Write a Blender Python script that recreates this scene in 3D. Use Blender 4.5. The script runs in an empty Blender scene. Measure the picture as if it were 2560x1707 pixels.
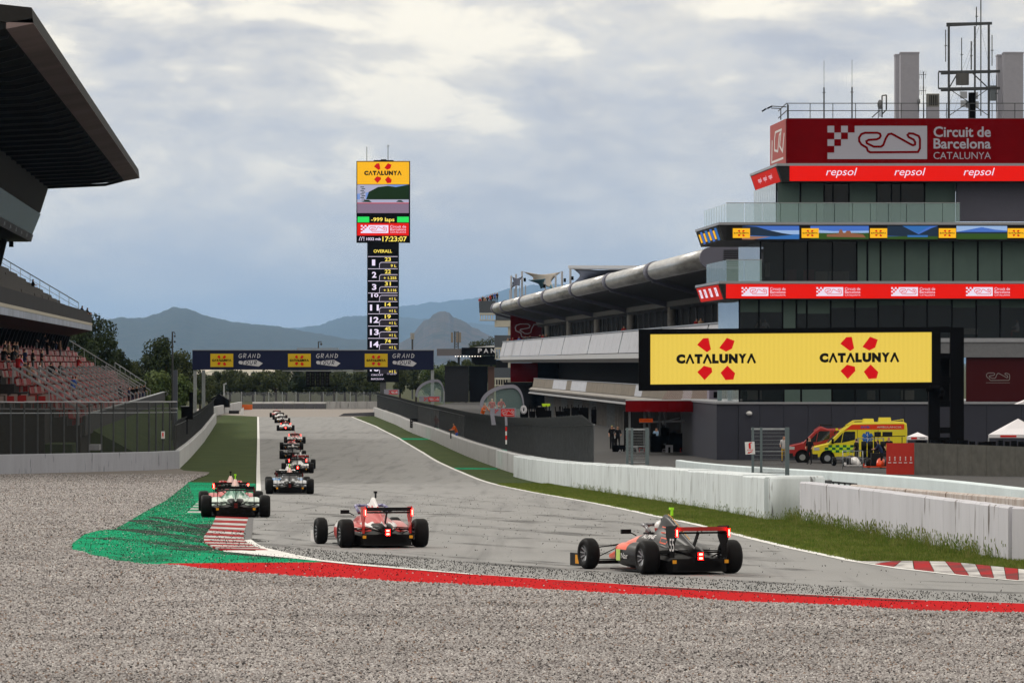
import bpy, bmesh, math, random
import numpy as np
from mathutils import Vector, Matrix, noise
R = math.radians
random.seed(7); np.random.seed(7)
SC = bpy.context.scene
COL = SC.collection
# ---------------------------------------------------------------- camera
FPX, YH, CZ = 12800.0, 906.0, 7.0          # focal length in photo pixels, eye level line, eye height
cd = bpy.data.cameras.new('camera'); cam = bpy.data.objects.new('camera', cd); COL.objects.link(cam)
cam.location = (0, 0, CZ); cam.rotation_euler = (R(90), 0, 0)
cd.sensor_width = 36; cd.lens = FPX/2560*36; cd.shift_y = (YH-853.5)/2560
cd.clip_start = 1; cd.clip_end = 120000
SC.camera = cam
# ---------------------------------------------------------------- sky and sun (bright overcast)
SUN_EL, SUN_AZ = 40.0, -52.0                # elevation, degrees to the right (negative: left) of the view direction
W = bpy.data.worlds.new('World'); SC.world = W; W.use_nodes = True
nt = W.node_tree; nt.nodes.clear()
N = nt.nodes.new; L = nt.links.new
out = N('ShaderNodeOutputWorld'); bg = N('ShaderNodeBackground'); bg.inputs[1].default_value = 0.118
L(bg.outputs[0], out.inputs[0])
sky = N('ShaderNodeTexSky'); sky.sky_type = 'NISHITA'; sky.sun_disc = False
sky.sun_elevation = R(SUN_EL); sky.sun_rotation = R(SUN_AZ); sky.dust_density = 2.5
tc = N('ShaderNodeTexCoord'); sep = N('ShaderNodeSeparateXYZ'); L(tc.outputs['Generated'], sep.inputs[0])
def M(op, a, b=None, c=None, clamp=False):
    n = N('ShaderNodeMath'); n.operation = op; n.use_clamp = clamp
    for i, v in enumerate((a, b, c)):
        if v is None: continue
        if isinstance(v, (int, float)): n.inputs[i].default_value = v
        else: L(v, n.inputs[i])
    return n.outputs[0]
def mixc(f, a, b):
    n = N('ShaderNodeMix'); n.data_type = 'RGBA'
    for i, v in ((0, f), (6, a), (7, b)):
        if isinstance(v, (int, float)): n.inputs[i].default_value = v
        elif isinstance(v, tuple): n.inputs[i].default_value = (*v, 1)
        else: L(v, n.inputs[i])
    return n.outputs[2]
mp = N('ShaderNodeMapping'); mp.inputs['Scale'].default_value = (1, 1, 2.6); L(tc.outputs['Generated'], mp.inputs[0])
def wn(scale, detail, rough, dist=0, off=0):
    m2 = N('ShaderNodeMapping'); m2.inputs['Location'].default_value = (off, off*.7, off*.3); L(mp.outputs[0], m2.inputs[0])
    n = N('ShaderNodeTexNoise'); n.inputs['Scale'].default_value = scale; n.inputs['Detail'].default_value = detail
    n.inputs['Roughness'].default_value = rough; n.inputs['Distortion'].default_value = dist
    L(m2.outputs[0], n.inputs['Vector']); return n.outputs[0]
def ramp(v, lo, hi):
    n = N('ShaderNodeMapRange'); n.interpolation_type = 'SMOOTHSTEP'
    n.inputs[1].default_value = lo; n.inputs[2].default_value = hi; L(v, n.inputs[0]); return n.outputs[0]
big = wn(16, 5, .5, .3, 3.1); mid = wn(42, 6, .55, .3, 8.2); fine = wn(110, 5, .55, .2, 1.7)
elev = ramp(sep.outputs[2], 0.0, 0.075)
shape = M('ADD', M('MULTIPLY', big, .46), M('ADD', M('MULTIPLY', mid, .36), M('MULTIPLY', fine, .18)))
puff = ramp(M('ADD', shape, M('MULTIPLY', elev, .10)),   .43, .61)
grey_hi = ramp(wn(19, 5, .5, .5, 5.5), .36, .68)
base = mixc(elev, (5.5, 5.65, 6.05), (4.6, 4.7, 5.2))
base = mixc(grey_hi, base, mixc(elev, (5.3, 5.6, 6.2), (6.0, 6.0, 6.2)))
warm = mixc(elev, (6.5, 6.5, 6.6), (8.5, 7.9, 6.9))
cloud = mixc(M('MULTIPLY', puff, .85), base, warm)
hot = M('MULTIPLY', ramp(M('ADD', M('ADD', M('MULTIPLY', mid, .5), M('MULTIPLY', big, .5)), M('MULTIPLY', elev, .1)), .555, .65), elev)
cloud = mixc(hot, cloud, (10.8, 9.9, 8.2))
up = M('ADD', 1.0, M('MULTIPLY', M('MAXIMUM', M('SUBTRACT', sep.outputs[2], .08), 0.0), .35))   # overcast: brighter overhead
vm = N('ShaderNodeVectorMath'); vm.operation = 'SCALE'; L(cloud, vm.inputs[0]); L(up, vm.inputs['Scale'])
L(mixc(.93, sky.outputs[0], vm.outputs[0]), bg.inputs[0])
sd = bpy.data.lights.new('sun', 'SUN'); sd.energy = 1.5; sd.angle = R(12); sd.color = (1, .95, .87)
sun = bpy.data.objects.new('sun', sd); COL.objects.link(sun)
sv = Vector((math.sin(R(SUN_AZ))*math.cos(R(SUN_EL)), math.cos(R(SUN_AZ))*math.cos(R(SUN_EL)), math.sin(R(SUN_EL))))
sun.rotation_euler = sv.to_track_quat('Z', 'Y').to_euler()
vs = SC.view_settings; vs.view_transform = 'Standard'; vs.look = 'None'; vs.exposure = 0.0; vs.gamma = 1; vs.use_curve_mapping = False

# ---------------------------------------------------------------- terrain profile and helpers
_t = np.array([[-300,3.5],[40,3.5],[60,3.56],[90,3.69],[107,3.81],[136,4.1],[165,4.53],[194,5.0],[225,5.5],[260,6.0],[300,6.38],[355,6.67],[400,6.8],[450,6.92],[530,7.0],[12000,7.0]])
_d = np.arange(-300, 1000, 1.0); _b = np.interp(_d, _t[:,0], _t[:,1])
_k = np.exp(-.5*(np.arange(-30,31)/9.0)**2); _k /= _k.sum()
_b = np.convolve(np.pad(_b, 30, mode='edge'), _k, 'valid')
def gz(y): return CZ - float(np.interp(y, _d, _b))
def S(d): return FPX/d
def P(x, y, d): return Vector(((x-1280)/S(d), d, CZ-(y-YH)/S(d)))
def GP(x, y):
    """ground point seen at photo pixel x, y"""
    dd = np.arange(45, 960, .25); yy = YH+FPX/dd*np.interp(dd, _d, _b)
    d = float(np.interp(-y, -yy, dd)); return ((x-1280)/S(d), d)

def tag(o, label=None, cat=None, group=None, kind=None):
    if label: o['label'] = label
    if cat: o['category'] = cat
    if group: o['group'] = group
    if kind: o['kind'] = kind
    return o
def empty(name, loc, label, cat, group=None, rz=0):
    o = bpy.data.objects.new(name, None); COL.objects.link(o); o.location = loc; o.rotation_euler = (0, 0, rz)
    o.empty_display_size = .2
    return tag(o, label, cat, group)
def copy_tree(o, parent=None):
    c = o.copy(); COL.objects.link(c); c.parent = parent
    for ch in list(o.children): copy_tree(ch, c)
    return c
class MB:
    """collects faces of one mesh object"""
    def __init__(s): s.v = []; s.f = []; s.m = []; s.sm = []
    def add(s, vs_, fs, mi=0, smooth=False):
        k = len(s.v); s.v += [tuple(p) for p in vs_]
        for i, f in enumerate(fs):
            s.f.append(tuple(a+k for a in f)); s.m.append(mi if isinstance(mi, int) else mi[i]); s.sm.append(smooth)
        return s
    def box(s, a, b, mi=0, taper=None):
        (x0,y0,z0),(x1,y1,z1) = a, b
        vv = [(x0,y0,z0),(x1,y0,z0),(x1,y1,z0),(x0,y1,z0),(x0,y0,z1),(x1,y0,z1),(x1,y1,z1),(x0,y1,z1)]
        return s.add(vv, [(0,3,2,1),(4,5,6,7),(0,1,5,4),(1,2,6,5),(2,3,7,6),(3,0,4,7)], mi)
    def bar(s, a, b, w, h=None, mi=0, n=4, smooth=False, w2=None):
        a = Vector(a); b = Vector(b); h = h or w; w2 = w2 or w
        ax = (b-a)
        if ax.length < 1e-6: return s
        ax.normalize()
        u = ax.cross(Vector((0,0,1)))
        if u.length < .05: u = Vector((1,0,0))
        u.normalize(); v = u.cross(ax).normalized()
        vv = []; off = math.pi/4 if n == 4 else 0; k = 1/math.cos(math.pi/4) if n == 4 else 1
        for (p, q) in ((a, 1.0), (b, w2/w)):
            for i in range(n):
                t = off+2*math.pi*i/n; vv.append(p+u*math.cos(t)*w/2*k*q+v*math.sin(t)*h/2*k*q)
        fs = [tuple((i, (i+1)%n, n+(i+1)%n, n+i)) for i in range(n)]+[tuple(range(n))[::-1], tuple(range(n, 2*n))]
        return s.add(vv, fs, mi, smooth)
    def tube(s, pts, r, n=6, mi=0, smooth=True):
        for p, q in zip(pts[:-1], pts[1:]): s.bar(p, q, 2*r, None, mi, n, smooth)
        return s
    def prism(s, poly, off, mi=0):
        """poly: 3D points, extruded by vector off"""
        n = len(poly); a = [Vector(p) for p in poly]; off = Vector(off)
        return s.add(a+[p+off for p in a], [tuple(range(n))[::-1], tuple(range(n, 2*n))]+[(i,(i+1)%n,n+(i+1)%n,n+i) for i in range(n)], mi)
    def loft(s, secs, mi=0, caps=True, smooth=True, close=True):
        n = len(secs[0]); vv = [p for c in secs for p in c]; fs = []
        for j in range(len(secs)-1):
            for i in range(n if close else n-1):
                fs.append((j*n+i, j*n+(i+1)%n, (j+1)*n+(i+1)%n, (j+1)*n+i))
        if caps: fs += [tuple(range(n))[::-1], tuple((len(secs)-1)*n+i for i in range(n))]
        return s.add(vv, fs, mi, smooth)
    def ball(s, c, r, mi=0, sub=2, jit=0):
        bm = bmesh.new(); bmesh.ops.create_icosphere(bm, subdivisions=sub, radius=1)
        rr = r if isinstance(r, (tuple, list)) else (r, r, r)
        vv = [(c[0]+v.co.x*rr[0]*(1+random.uniform(-jit,jit)), c[1]+v.co.y*rr[1]*(1+random.uniform(-jit,jit)), c[2]+v.co.z*rr[2]*(1+random.uniform(-jit,jit))) for v in bm.verts]
        s.add(vv, [tuple(v.index for v in f.verts) for f in bm.faces], mi, jit == 0); bm.free(); return s
    def mesh(s, name, mats, fix=True):
        me = bpy.data.meshes.new(name); me.from_pydata(s.v, [], s.f)
        for m in (mats if isinstance(mats, (list, tuple)) else [mats]): me.materials.append(m)
        me.polygons.foreach_set('material_index', s.m); me.polygons.foreach_set('use_smooth', s.sm)
        if fix:
            bm = bmesh.new(); bm.from_mesh(me); bmesh.ops.recalc_face_normals(bm, faces=bm.faces); bm.to_mesh(me); bm.free()
        me.update(); return me
    def build(s, name, mats, parent=None, fix=True, **kw):
        o = bpy.data.objects.new(name, s.mesh(name, mats, fix)); COL.objects.link(o)
        if parent: o.parent = parent
        if kw: tag(o, **kw)
        return o

# ---------------------------------------------------------------- materials
def mat(name, col, rough=.6, metal=0, var=.0, vscale=4, bump=0, bscale=40, spec=.12, col2=None, emit=None, estr=0, alpha=None, coat=0, vstretch=None):
    m = bpy.data.materials.new(name); m.use_nodes = True; t = m.node_tree; b = t.nodes['Principled BSDF']
    b.inputs['Roughness'].default_value = rough; b.inputs['Metallic'].default_value = metal
    b.inputs['Specular IOR Level'].default_value = spec; b.inputs['Coat Weight'].default_value = coat
    b.inputs['Base Color'].default_value = (*col, 1)
    tcn = t.nodes.new('ShaderNodeTexCoord'); src = tcn.outputs['Object']
    if vstretch:
        mpn = t.nodes.new('ShaderNodeMapping'); mpn.inputs['Scale'].default_value = vstretch; t.links.new(src, mpn.inputs[0]); src = mpn.outputs[0]
    if var or col2:
        n = t.nodes.new('ShaderNodeTexNoise'); n.inputs['Scale'].default_value = vscale; n.inputs['Detail'].default_value = 6; n.inputs['Roughness'].default_value = .65
        t.links.new(src, n.inputs['Vector'])
        r = t.nodes.new('ShaderNodeValToRGB'); r.color_ramp.elements[0].position = .3; r.color_ramp.elements[1].position = .7
        c2 = col2 or tuple(c*(1+var) for c in col); c1 = col if col2 else tuple(c*(1-var) for c in col)
        r.color_ramp.elements[0].color = (*c1, 1); r.color_ramp.elements[1].color = (*c2, 1)
        t.links.new(n.outputs[0], r.inputs[0]); t.links.new(r.outputs[0], b.inputs['Base Color'])
    if bump:
        n2 = t.nodes.new('ShaderNodeTexNoise'); n2.inputs['Scale'].default_value = bscale; n2.inputs['Detail'].default_value = 4
        t.links.new(src, n2.inputs['Vector']); bp = t.nodes.new('ShaderNodeBump'); bp.inputs['Strength'].default_value = bump
        bp.inputs['Distance'].default_value = .02
        t.links.new(n2.outputs[0], bp.inputs['Height']); t.links.new(bp.outputs[0], b.inputs['Normal'])
    if emit: b.inputs['Emission Color'].default_value = (*emit, 1); b.inputs['Emission Strength'].default_value = estr
    if alpha is not None: b.inputs['Alpha'].default_value = alpha
    return m
def led(name, col, s=1.0):
    """a lit screen pixel colour"""
    m = mat(name, tuple(c*.03 for c in col), .9, spec=.05, emit=col, estr=s); return m
def weathered(name, col, dirt, scale=1.5, amt=.5, rough=.7, vertical=True, fleck=None):
    """painted concrete: stains running down, chips"""
    m = mat(name, col, rough); t = m.node_tree; b = t.nodes['Principled BSDF']; A = t.nodes.new
    tcn = A('ShaderNodeTexCoord'); mpn = A('ShaderNodeMapping'); mpn.inputs['Scale'].default_value = (1, 1, .18 if vertical else 1); t.links.new(tcn.outputs['Object'], mpn.inputs[0])
    n = A('ShaderNodeTexNoise'); n.inputs['Scale'].default_value = scale*3; n.inputs['Detail'].default_value = 8; n.inputs['Roughness'].default_value = .7; t.links.new(mpn.outputs[0], n.inputs[0])
    r = A('ShaderNodeMapRange'); r.inputs[1].default_value = .42; r.inputs[2].default_value = .75; r.inputs[4].default_value = amt; t.links.new(n.outputs[0], r.inputs[0])
    mx = A('ShaderNodeMix'); mx.data_type = 'RGBA'; mx.inputs[6].default_value = (*col, 1); mx.inputs[7].default_value = (*dirt, 1)
    t.links.new(r.outputs[0], mx.inputs[0]); last = mx.outputs[2]
    n3 = A('ShaderNodeTexNoise'); n3.inputs['Scale'].default_value = 3.4; n3.inputs['Detail'].default_value = 7; t.links.new(mpn.outputs[0], n3.inputs[0])
    r3 = A('ShaderNodeMapRange'); r3.inputs[1].default_value = .62; r3.inputs[2].default_value = .68; r3.inputs[4].default_value = .85; t.links.new(n3.outputs[0], r3.inputs[0])
    mx3 = A('ShaderNodeMix'); mx3.data_type = 'RGBA'; mx3.inputs[7].default_value = (*(fleck or tuple(c*.5 for c in dirt)), 1)
    t.links.new(r3.outputs[0], mx3.inputs[0]); t.links.new(last, mx3.inputs[6]); t.links.new(mx3.outputs[2], b.inputs['Base Color'])
    bp = A('ShaderNodeBump'); bp.inputs['Strength'].default_value = .12; bp.inputs['Distance'].default_value = .02; t.links.new(n.outputs[0], bp.inputs['Height']); t.links.new(bp.outputs[0], b.inputs['Normal'])
    return m
def rand_mat(name, stops, rough=.8):
    """each instance picks its own colour"""
    m = mat(name, (.5,.5,.5), rough); t = m.node_tree; oi = t.nodes.new('ShaderNodeObjectInfo'); r = t.nodes.new('ShaderNodeValToRGB')
    el = r.color_ramp.elements
    while len(el) < len(stops): el.new(.5)
    for e, (p, c) in zip(el, stops): e.position = p; e.color = (*c, 1)
    r.color_ramp.interpolation = 'CONSTANT' if len(stops) > 3 else 'LINEAR'
    nn_ = t.nodes.new('ShaderNodeTexNoise'); nn_.inputs['Scale'].default_value = .35; nn_.inputs['Detail'].default_value = 4; t.links.new(oi.outputs['Location'], nn_.inputs['Vector'])
    mr = t.nodes.new('ShaderNodeMapRange'); mr.inputs[1].default_value = .32; mr.inputs[2].default_value = .68; mr.inputs[3].default_value = .88; mr.inputs[4].default_value = 1.16; t.links.new(nn_.outputs[0], mr.inputs[0])
    vm_ = t.nodes.new('ShaderNodeVectorMath'); vm_.operation = 'SCALE'; t.links.new(oi.outputs['Random'], r.inputs[0]); t.links.new(r.outputs[0], vm_.inputs[0]); t.links.new(mr.outputs[0], vm_.inputs['Scale'])
    t.links.new(vm_.outputs[0], t.nodes['Principled BSDF'].inputs['Base Color']); return m

K = dict(
 black=mat('black', (.003,.003,.004), .7, spec=.05), dark=mat('dark_grey', (.018,.018,.020), .55, var=.2), mid=mat('mid_grey', (.16,.165,.18), .5, var=.1),
 white=mat('white_paint', (.66,.66,.67), .4, var=.06, vscale=2), red=mat('red_panel', (.15,.001,.003), .7, spec=.02, var=.15, vscale=.6), bred=mat('bright_red', (.62,.015,.012), .4),
 steel=mat('galvanised_steel', (.32,.34,.36), .45, .6, var=.2), dsteel=mat('dark_steel', (.07,.075,.08), .5, .4, var=.2),
 alu=mat('aluminium', (.62,.62,.64), .28, .85, var=.12, vscale=1.2, bump=.15, bscale=3),
 conc=mat('concrete', (.30,.285,.27), .85, var=.18, vscale=1.5, bump=.3, bscale=20),
 rubber=mat('rubber', (.008,.008,.009), .62, bump=.1, bscale=60, spec=.1),
 skin=mat('skin', (.45,.25,.17), .6), hair=mat('hair', (.02,.013,.01), .6),
)
def glass(name, col, rough=.05, alpha=.55):
    m = mat(name, col, rough, spec=.8, alpha=alpha); return m

# ---------------------------------------------------------------- ground sheets
def sheet(name, poly, off, m, step=2.0, kind='structure', parent=None, relief=0, **kw):
    """poly: ground points (x, y); a sheet that follows the terrain"""
    bm = bmesh.new(); vv = [bm.verts.new((x, y, 0)) for x, y in poly]; bm.faces.new(vv)
    ys = [p[1] for p in poly]; a, b = min(ys), max(ys)
    y = math.floor(a/step)*step+step
    while y < min(b, 560):
        bmesh.ops.bisect_plane(bm, geom=bm.verts[:]+bm.edges[:]+bm.faces[:], dist=1e-5, plane_co=(0, y, 0), plane_no=(0, 1, 0)); y += step
    if relief:
        xs_ = [p[0] for p in poly]; x = math.floor(min(xs_)/.5)*.5+.5
        while x < max(xs_): bmesh.ops.bisect_plane(bm, geom=bm.verts[:]+bm.edges[:]+bm.faces[:], dist=1e-5, plane_co=(x, 0, 0), plane_no=(1, 0, 0)); x += .5
    bmesh.ops.triangulate(bm, faces=bm.faces[:])
    for v in bm.verts:
        v.co.z = gz(v.co.y)+off
        if relief: v.co.z += relief*max(0, noise.noise(Vector((v.co.x*.35, v.co.y*.8, 0)))*.8+noise.noise(Vector((v.co.x*1.1, v.co.y*1.6, 4)))*.5+math.sin(v.co.y*1.9+v.co.x*.25)*.22+.3)
    bmesh.ops.recalc_face_normals(bm, faces=bm.faces)
    for f in bm.faces:
        if f.normal.z < 0: f.normal_flip()
    me = bpy.data.meshes.new(name); bm.to_mesh(me); bm.free(); me.materials.append(m)
    o = bpy.data.objects.new(name, me); COL.objects.link(o)
    if parent: o.parent = parent
    if kind: o['kind'] = kind
    if kw: tag(o, **kw)
    return o
def GPs(pts): return [GP(x, y) for x, y in pts]
def scatter(name, patches, sources, density, smin, smax, kind='stuff', tilt=True, seed=1, flat=1.0, **kw):
    """geometry nodes scatter of tiny uncountable bits over one patch mesh"""
    src = patches
    ng = bpy.data.node_groups.new(name, 'GeometryNodeTree'); ng.interface.new_socket('Geometry', in_out='INPUT', socket_type='NodeSocketGeometry'); ng.interface.new_socket('Geometry', in_out='OUTPUT', socket_type='NodeSocketGeometry')
    n = ng.nodes.new; l = ng.links.new
    gi, go = n('NodeGroupInput'), n('NodeGroupOutput'); dp = n('GeometryNodeDistributePointsOnFaces'); l(gi.outputs[0], dp.inputs['Mesh']); dp.inputs['Density'].default_value = density; dp.inputs['Seed'].default_value = seed
    ip = n('GeometryNodeInstanceOnPoints'); l(dp.outputs['Points'], ip.inputs['Points'])
    jn = n('GeometryNodeJoinGeometry')
    for sme in sources:
        oi = n('GeometryNodeObjectInfo'); oi.inputs[0].default_value = sme; oi.inputs['As Instance'].default_value = True; l(oi.outputs['Geometry'], jn.inputs[0])
    l(jn.outputs[0], ip.inputs['Instance']); ip.inputs['Pick Instance'].default_value = True
    rv = n('FunctionNodeRandomValue'); rv.data_type = 'FLOAT_VECTOR'
    rv.inputs[0].default_value = (-3.1, -3.1, -3.1) if tilt else (-.15, -.15, -3.1); rv.inputs[1].default_value = (3.1, 3.1, 3.1) if tilt else (.15, .15, 3.1)
    l(rv.outputs[0], ip.inputs['Rotation'])
    rs = n('FunctionNodeRandomValue'); rs.data_type = 'FLOAT'; rs.inputs[2].default_value = smin; rs.inputs[3].default_value = smax; rs.inputs['Seed'].default_value = 5
    cx = n('ShaderNodeCombineXYZ'); mm = n('ShaderNodeMath'); mm.operation = 'MULTIPLY'; mm.inputs[1].default_value = flat
    l(rs.outputs[1], mm.inputs[0]); l(rs.outputs[1], cx.inputs[0]); l(rs.outputs[1], cx.inputs[1]); l(mm.outputs[0], cx.inputs[2])
    l(cx.outputs[0], ip.inputs['Scale']); l(ip.outputs[0], go.inputs[0])
    src.name = name; src['kind'] = kind
    md = src.modifiers.new('scatter', 'NODES'); md.node_group = ng
    if kw: tag(src, **kw)
    return src
def source(name, mb, mats): return bpy.data.objects.new(name, mb.mesh(name, mats))
# ================================================================ GROUND
def asphalt(name, col, dark, scale=1.0, streak=(1.2, .035, 1), amt=.5):
    m = mat(name, col, .85, spec=.12); t = m.node_tree; b = t.nodes['Principled BSDF']; A = t.nodes.new; l = t.links.new
    tcn = A('ShaderNodeTexCoord')
    mpn = A('ShaderNodeMapping'); mpn.inputs['Scale'].default_value = streak; mpn.inputs['Rotation'].default_value = (0, 0, R(-3)); l(tcn.outputs['Object'], mpn.inputs[0])
    n = A('ShaderNodeTexNoise'); n.inputs['Scale'].default_value = 1.2; n.inputs['Detail'].default_value = 3.5; n.inputs['Roughness'].default_value = .6; n.inputs['Distortion'].default_value = .4; l(mpn.outputs[0], n.inputs[0])
    r = A('ShaderNodeMapRange'); r.inputs[1].default_value = .5; r.inputs[2].default_value = .74; r.inputs[4].default_value = amt; l(n.outputs[0], r.inputs[0])
    n2 = A('ShaderNodeTexNoise'); n2.inputs['Scale'].default_value = .22; n2.inputs['Detail'].default_value = 5; l(tcn.outputs['Object'], n2.inputs[0])
    n3 = A('ShaderNodeTexNoise'); n3.inputs['Scale'].default_value = 60; n3.inputs['Detail'].default_value = 2; l(tcn.outputs['Object'], n3.inputs[0])
    a1 = A('ShaderNodeMix'); a1.data_type = 'RGBA'; a1.inputs[6].default_value = (*[c*.82 for c in col], 1); a1.inputs[7].default_value = (*[c*1.15 for c in col], 1); l(n2.outputs[0], a1.inputs[0])
    a2 = A('ShaderNodeMix'); a2.data_type = 'RGBA'; a2.inputs[7].default_value = (*dark, 1); l(a1.outputs[2], a2.inputs[6]); l(r.outputs[0], a2.inputs[0])
    a3 = A('ShaderNodeMix'); a3.data_type = 'RGBA'; a3.blend_type = 'OVERLAY'; a3.inputs[0].default_value = .35; l(a2.outputs[2], a3.inputs[6]); l(n3.outputs[0], a3.inputs[7])
    l(a3.outputs[2], b.inputs['Base Color'])
    bp = A('ShaderNodeBump'); bp.inputs['Strength'].default_value = .35; bp.inputs['Distance'].default_value = .01; l(n3.outputs[0], bp.inputs['Height']); l(bp.outputs[0], b.inputs['Normal'])
    return m
m_track = asphalt('track_asphalt', (.25,.25,.252), (.09,.09,.095), amt=.45)
m_pit = asphalt('pit_asphalt', (.065,.064,.066), (.05,.05,.05), amt=.3)
m_earth = mat('dry_grass_earth', (.025,.035,.012), .95, col2=(.06,.06,.028), vscale=.15, bump=.4, bscale=2)
m_grass = mat('turf', (.020,.040,.007), .95, col2=(.055,.072,.018), vscale=.5, bump=.8, bscale=14)
m_grassd = mat('embankment_grass', (.02,.04,.01), .95, col2=(.05,.075,.02), vscale=.4, bump=.8, bscale=10)
m_gravel = mat('gravel_bed', (.10,.09,.083), .95, col2=(.30,.275,.26), vscale=26, bump=1.0, bscale=30)
m_gravelf = mat('far_gravel', (.22,.20,.185), .95, col2=(.30,.275,.26), vscale=3, bump=.6, bscale=9)
def paint(name, col, worn, scale=2.2, thr=(.52, .72), amt=.9, stretch=(1,1,1), rough=.7):
    m = mat(name, col, .9, spec=.03); t = m.node_tree; b = t.nodes['Principled BSDF']; A = t.nodes.new; l = t.links.new
    tcn = A('ShaderNodeTexCoord'); mpn = A('ShaderNodeMapping'); mpn.inputs['Scale'].default_value = stretch; l(tcn.outputs['Object'], mpn.inputs[0])
    n = A('ShaderNodeTexNoise'); n.inputs['Scale'].default_value = scale; n.inputs['Detail'].default_value = 9; n.inputs['Roughness'].default_value = .72; l(mpn.outputs[0], n.inputs[0])
    r = A('ShaderNodeMapRange'); r.inputs[1].default_value = thr[0]; r.inputs[2].default_value = thr[1]; r.inputs[4].default_value = amt; l(n.outputs[0], r.inputs[0])
    a = A('ShaderNodeMix'); a.data_type = 'RGBA'; a.inputs[6].default_value = (*col, 1); a.inputs[7].default_value = (*worn, 1); l(r.outputs[0], a.inputs[0]); l(a.outputs[2], b.inputs['Base Color'])
    return m
m_green = paint('green_paint', (.0,.27,.125), (.012,.03,.024), 1.1, (.44,.66), .85, (.5, .22, 1))
m_redp = paint('red_paint', (.42,.006,.009), (.12,.018,.018), 1.3, (.56,.8), .6, (1,.3,1))
m_wline = paint('white_line_paint', (.68,.68,.67), (.36,.35,.35), 1.8, (.5,.7), .6)
m_kr = paint('kerb_red_paint', (.36,.02,.025), (.09,.05,.05), 1.3, (.40,.62), .8)
m_kw = paint('kerb_white_paint', (.56,.55,.54), (.15,.14,.15), 1.3, (.40,.62), .8)
m_kdark = paint('rubbered_kerb_edge', (.16,.16,.165), (.05,.05,.05), 3)
# base sheet to the horizon
bm_ = MB(); ysr = list(range(-300, 60, 30))+list(range(60, 560, 4))+[600, 800, 1200, 2000, 4000, 9500, 29000, 95000]
for a, b in zip(ysr[:-1], ysr[1:]):
    bm_.add([(-45000,a,gz(a)-.03),(45000,a,gz(a)-.03),(45000,b,gz(b)-.03),(-45000,b,gz(b)-.03)], [(0,1,2,3)])
bm_.build('ground', m_earth, kind='structure')
# curves read off the photograph and laid on the terrain
TL = [(643,1042),(643,1100),(641,1180),(640,1235),(636,1262),(632,1294),(628,1330),(629,1350),(645,1362),(666,1371),(740,1388),(804,1401)]
RU = [(900,1411),(1182,1436),(1394,1450),(1606,1464),(1959,1484),(2312,1501),(2560,1509)]
RLW = [(392,1411),(478,1419),(574,1429),(727,1440),(900,1450),(1253,1468),(1606,1489),(1959,1511),(2312,1527),(2560,1534)]
TR = [(882,1042),(940,1065),(998,1094),(1060,1131),(1100,1155),(1157,1180),(1233,1208),(1341,1231),(1494,1258),(1641,1289),(1762,1314),(1900,1349),(1992,1371),(2139,1402),(2267,1422),(2400,1437),(2560,1452)]
gTL, gRU, gRL, gTR = GPs(TL), GPs(RU), GPs(RLW), GPs(TR)
ext = lambda p, q, k: (q[0]+(q[0]-p[0])*k, q[1]+(q[1]-p[1])*k)
eU, eL, eR = ext(gRU[-2], gRU[-1], 6), ext(gRL[-2], gRL[-1], 6), ext(gTR[-2], gTR[-1], 5)
eR = (eU[0]+3, eR[1])
sheet('track', gTL+gRU+[eU, eR]+gTR[::-1], .008, m_track)
# right verge, pit side
WALL = [(940,1039),(998,1062),(1041,1083),(1093,1102),(1157,1131),(1254,1168),(1330,1191),(1494,1222),(1700,1252),(2029,1306),(2200,1337),(2395,1374),(2560,1404)]
gW = GPs(WALL)
sheet('grass_verge_right', gTR+[eR, (gW[-1][0]+12, gW[-1][1]-14)]+gW[::-1], .004, m_grass)
pl_ = [(x, y) for x, y in gW]
sheet('pit_apron', [(x+.0, y) for x, y in gW]+[(90, 60), (90, 900), (-10, 900)], .002, m_pit, step=4)
# left verge
LW = [(0,1185),(200,1180),(380,1175),(449,1171),(480,1140),(510,1105),(541,1057)]
gLW = GPs(LW)
sheet('grass_verge_left', [gLW[3], gLW[4], gLW[5], gLW[6]]+GPs([(559,1037),(642,1041),(642,1100),(640,1180),(639,1209),(470,1207),(488,1199),(520,1186),(524,1180),(460,1176)]), .004, m_grass)
GRN = [(471,1205),(452,1222),(413,1253),(356,1283),(325,1302),(287,1323),(245,1327),(210,1337),(180,1360),(178,1373),(230,1389),(287,1402),(360,1411)]
gG = GPs(GRN)
sheet('green_runoff', gG+GPs([(392,1411),(421,1409),(804,1406),(804,1403),(740,1389),(666,1372),(645,1363),(629,1351),(628,1330),(632,1294),(636,1262),(639,1209)]), .012, m_green)
sheet('red_strip', gRL+[eL, eU]+gRU[::-1]+GPs([(804,1406),(421,1409)]), .010, m_redp)
# gravel trap: everything this side of green and red
grav = [(-60, 40), (40+eL[0], 40), (eL[0]+40, eL[1]-2), eL]+gRL[::-1]+gG[::-1]+GPs([(488,1197),(520,1185),(524,1180),(460,1175)])+[gLW[3], gLW[2], gLW[1], gLW[0], (-60, 285)]
sheet('gravel_trap', grav, .003, m_gravel)
sheet('far_gravel_trap', GPs([(560,1038),(643,1042),(882,1042),(940,1039)])+[(-18,775),(-60,775)], .003, m_gravelf)
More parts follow.
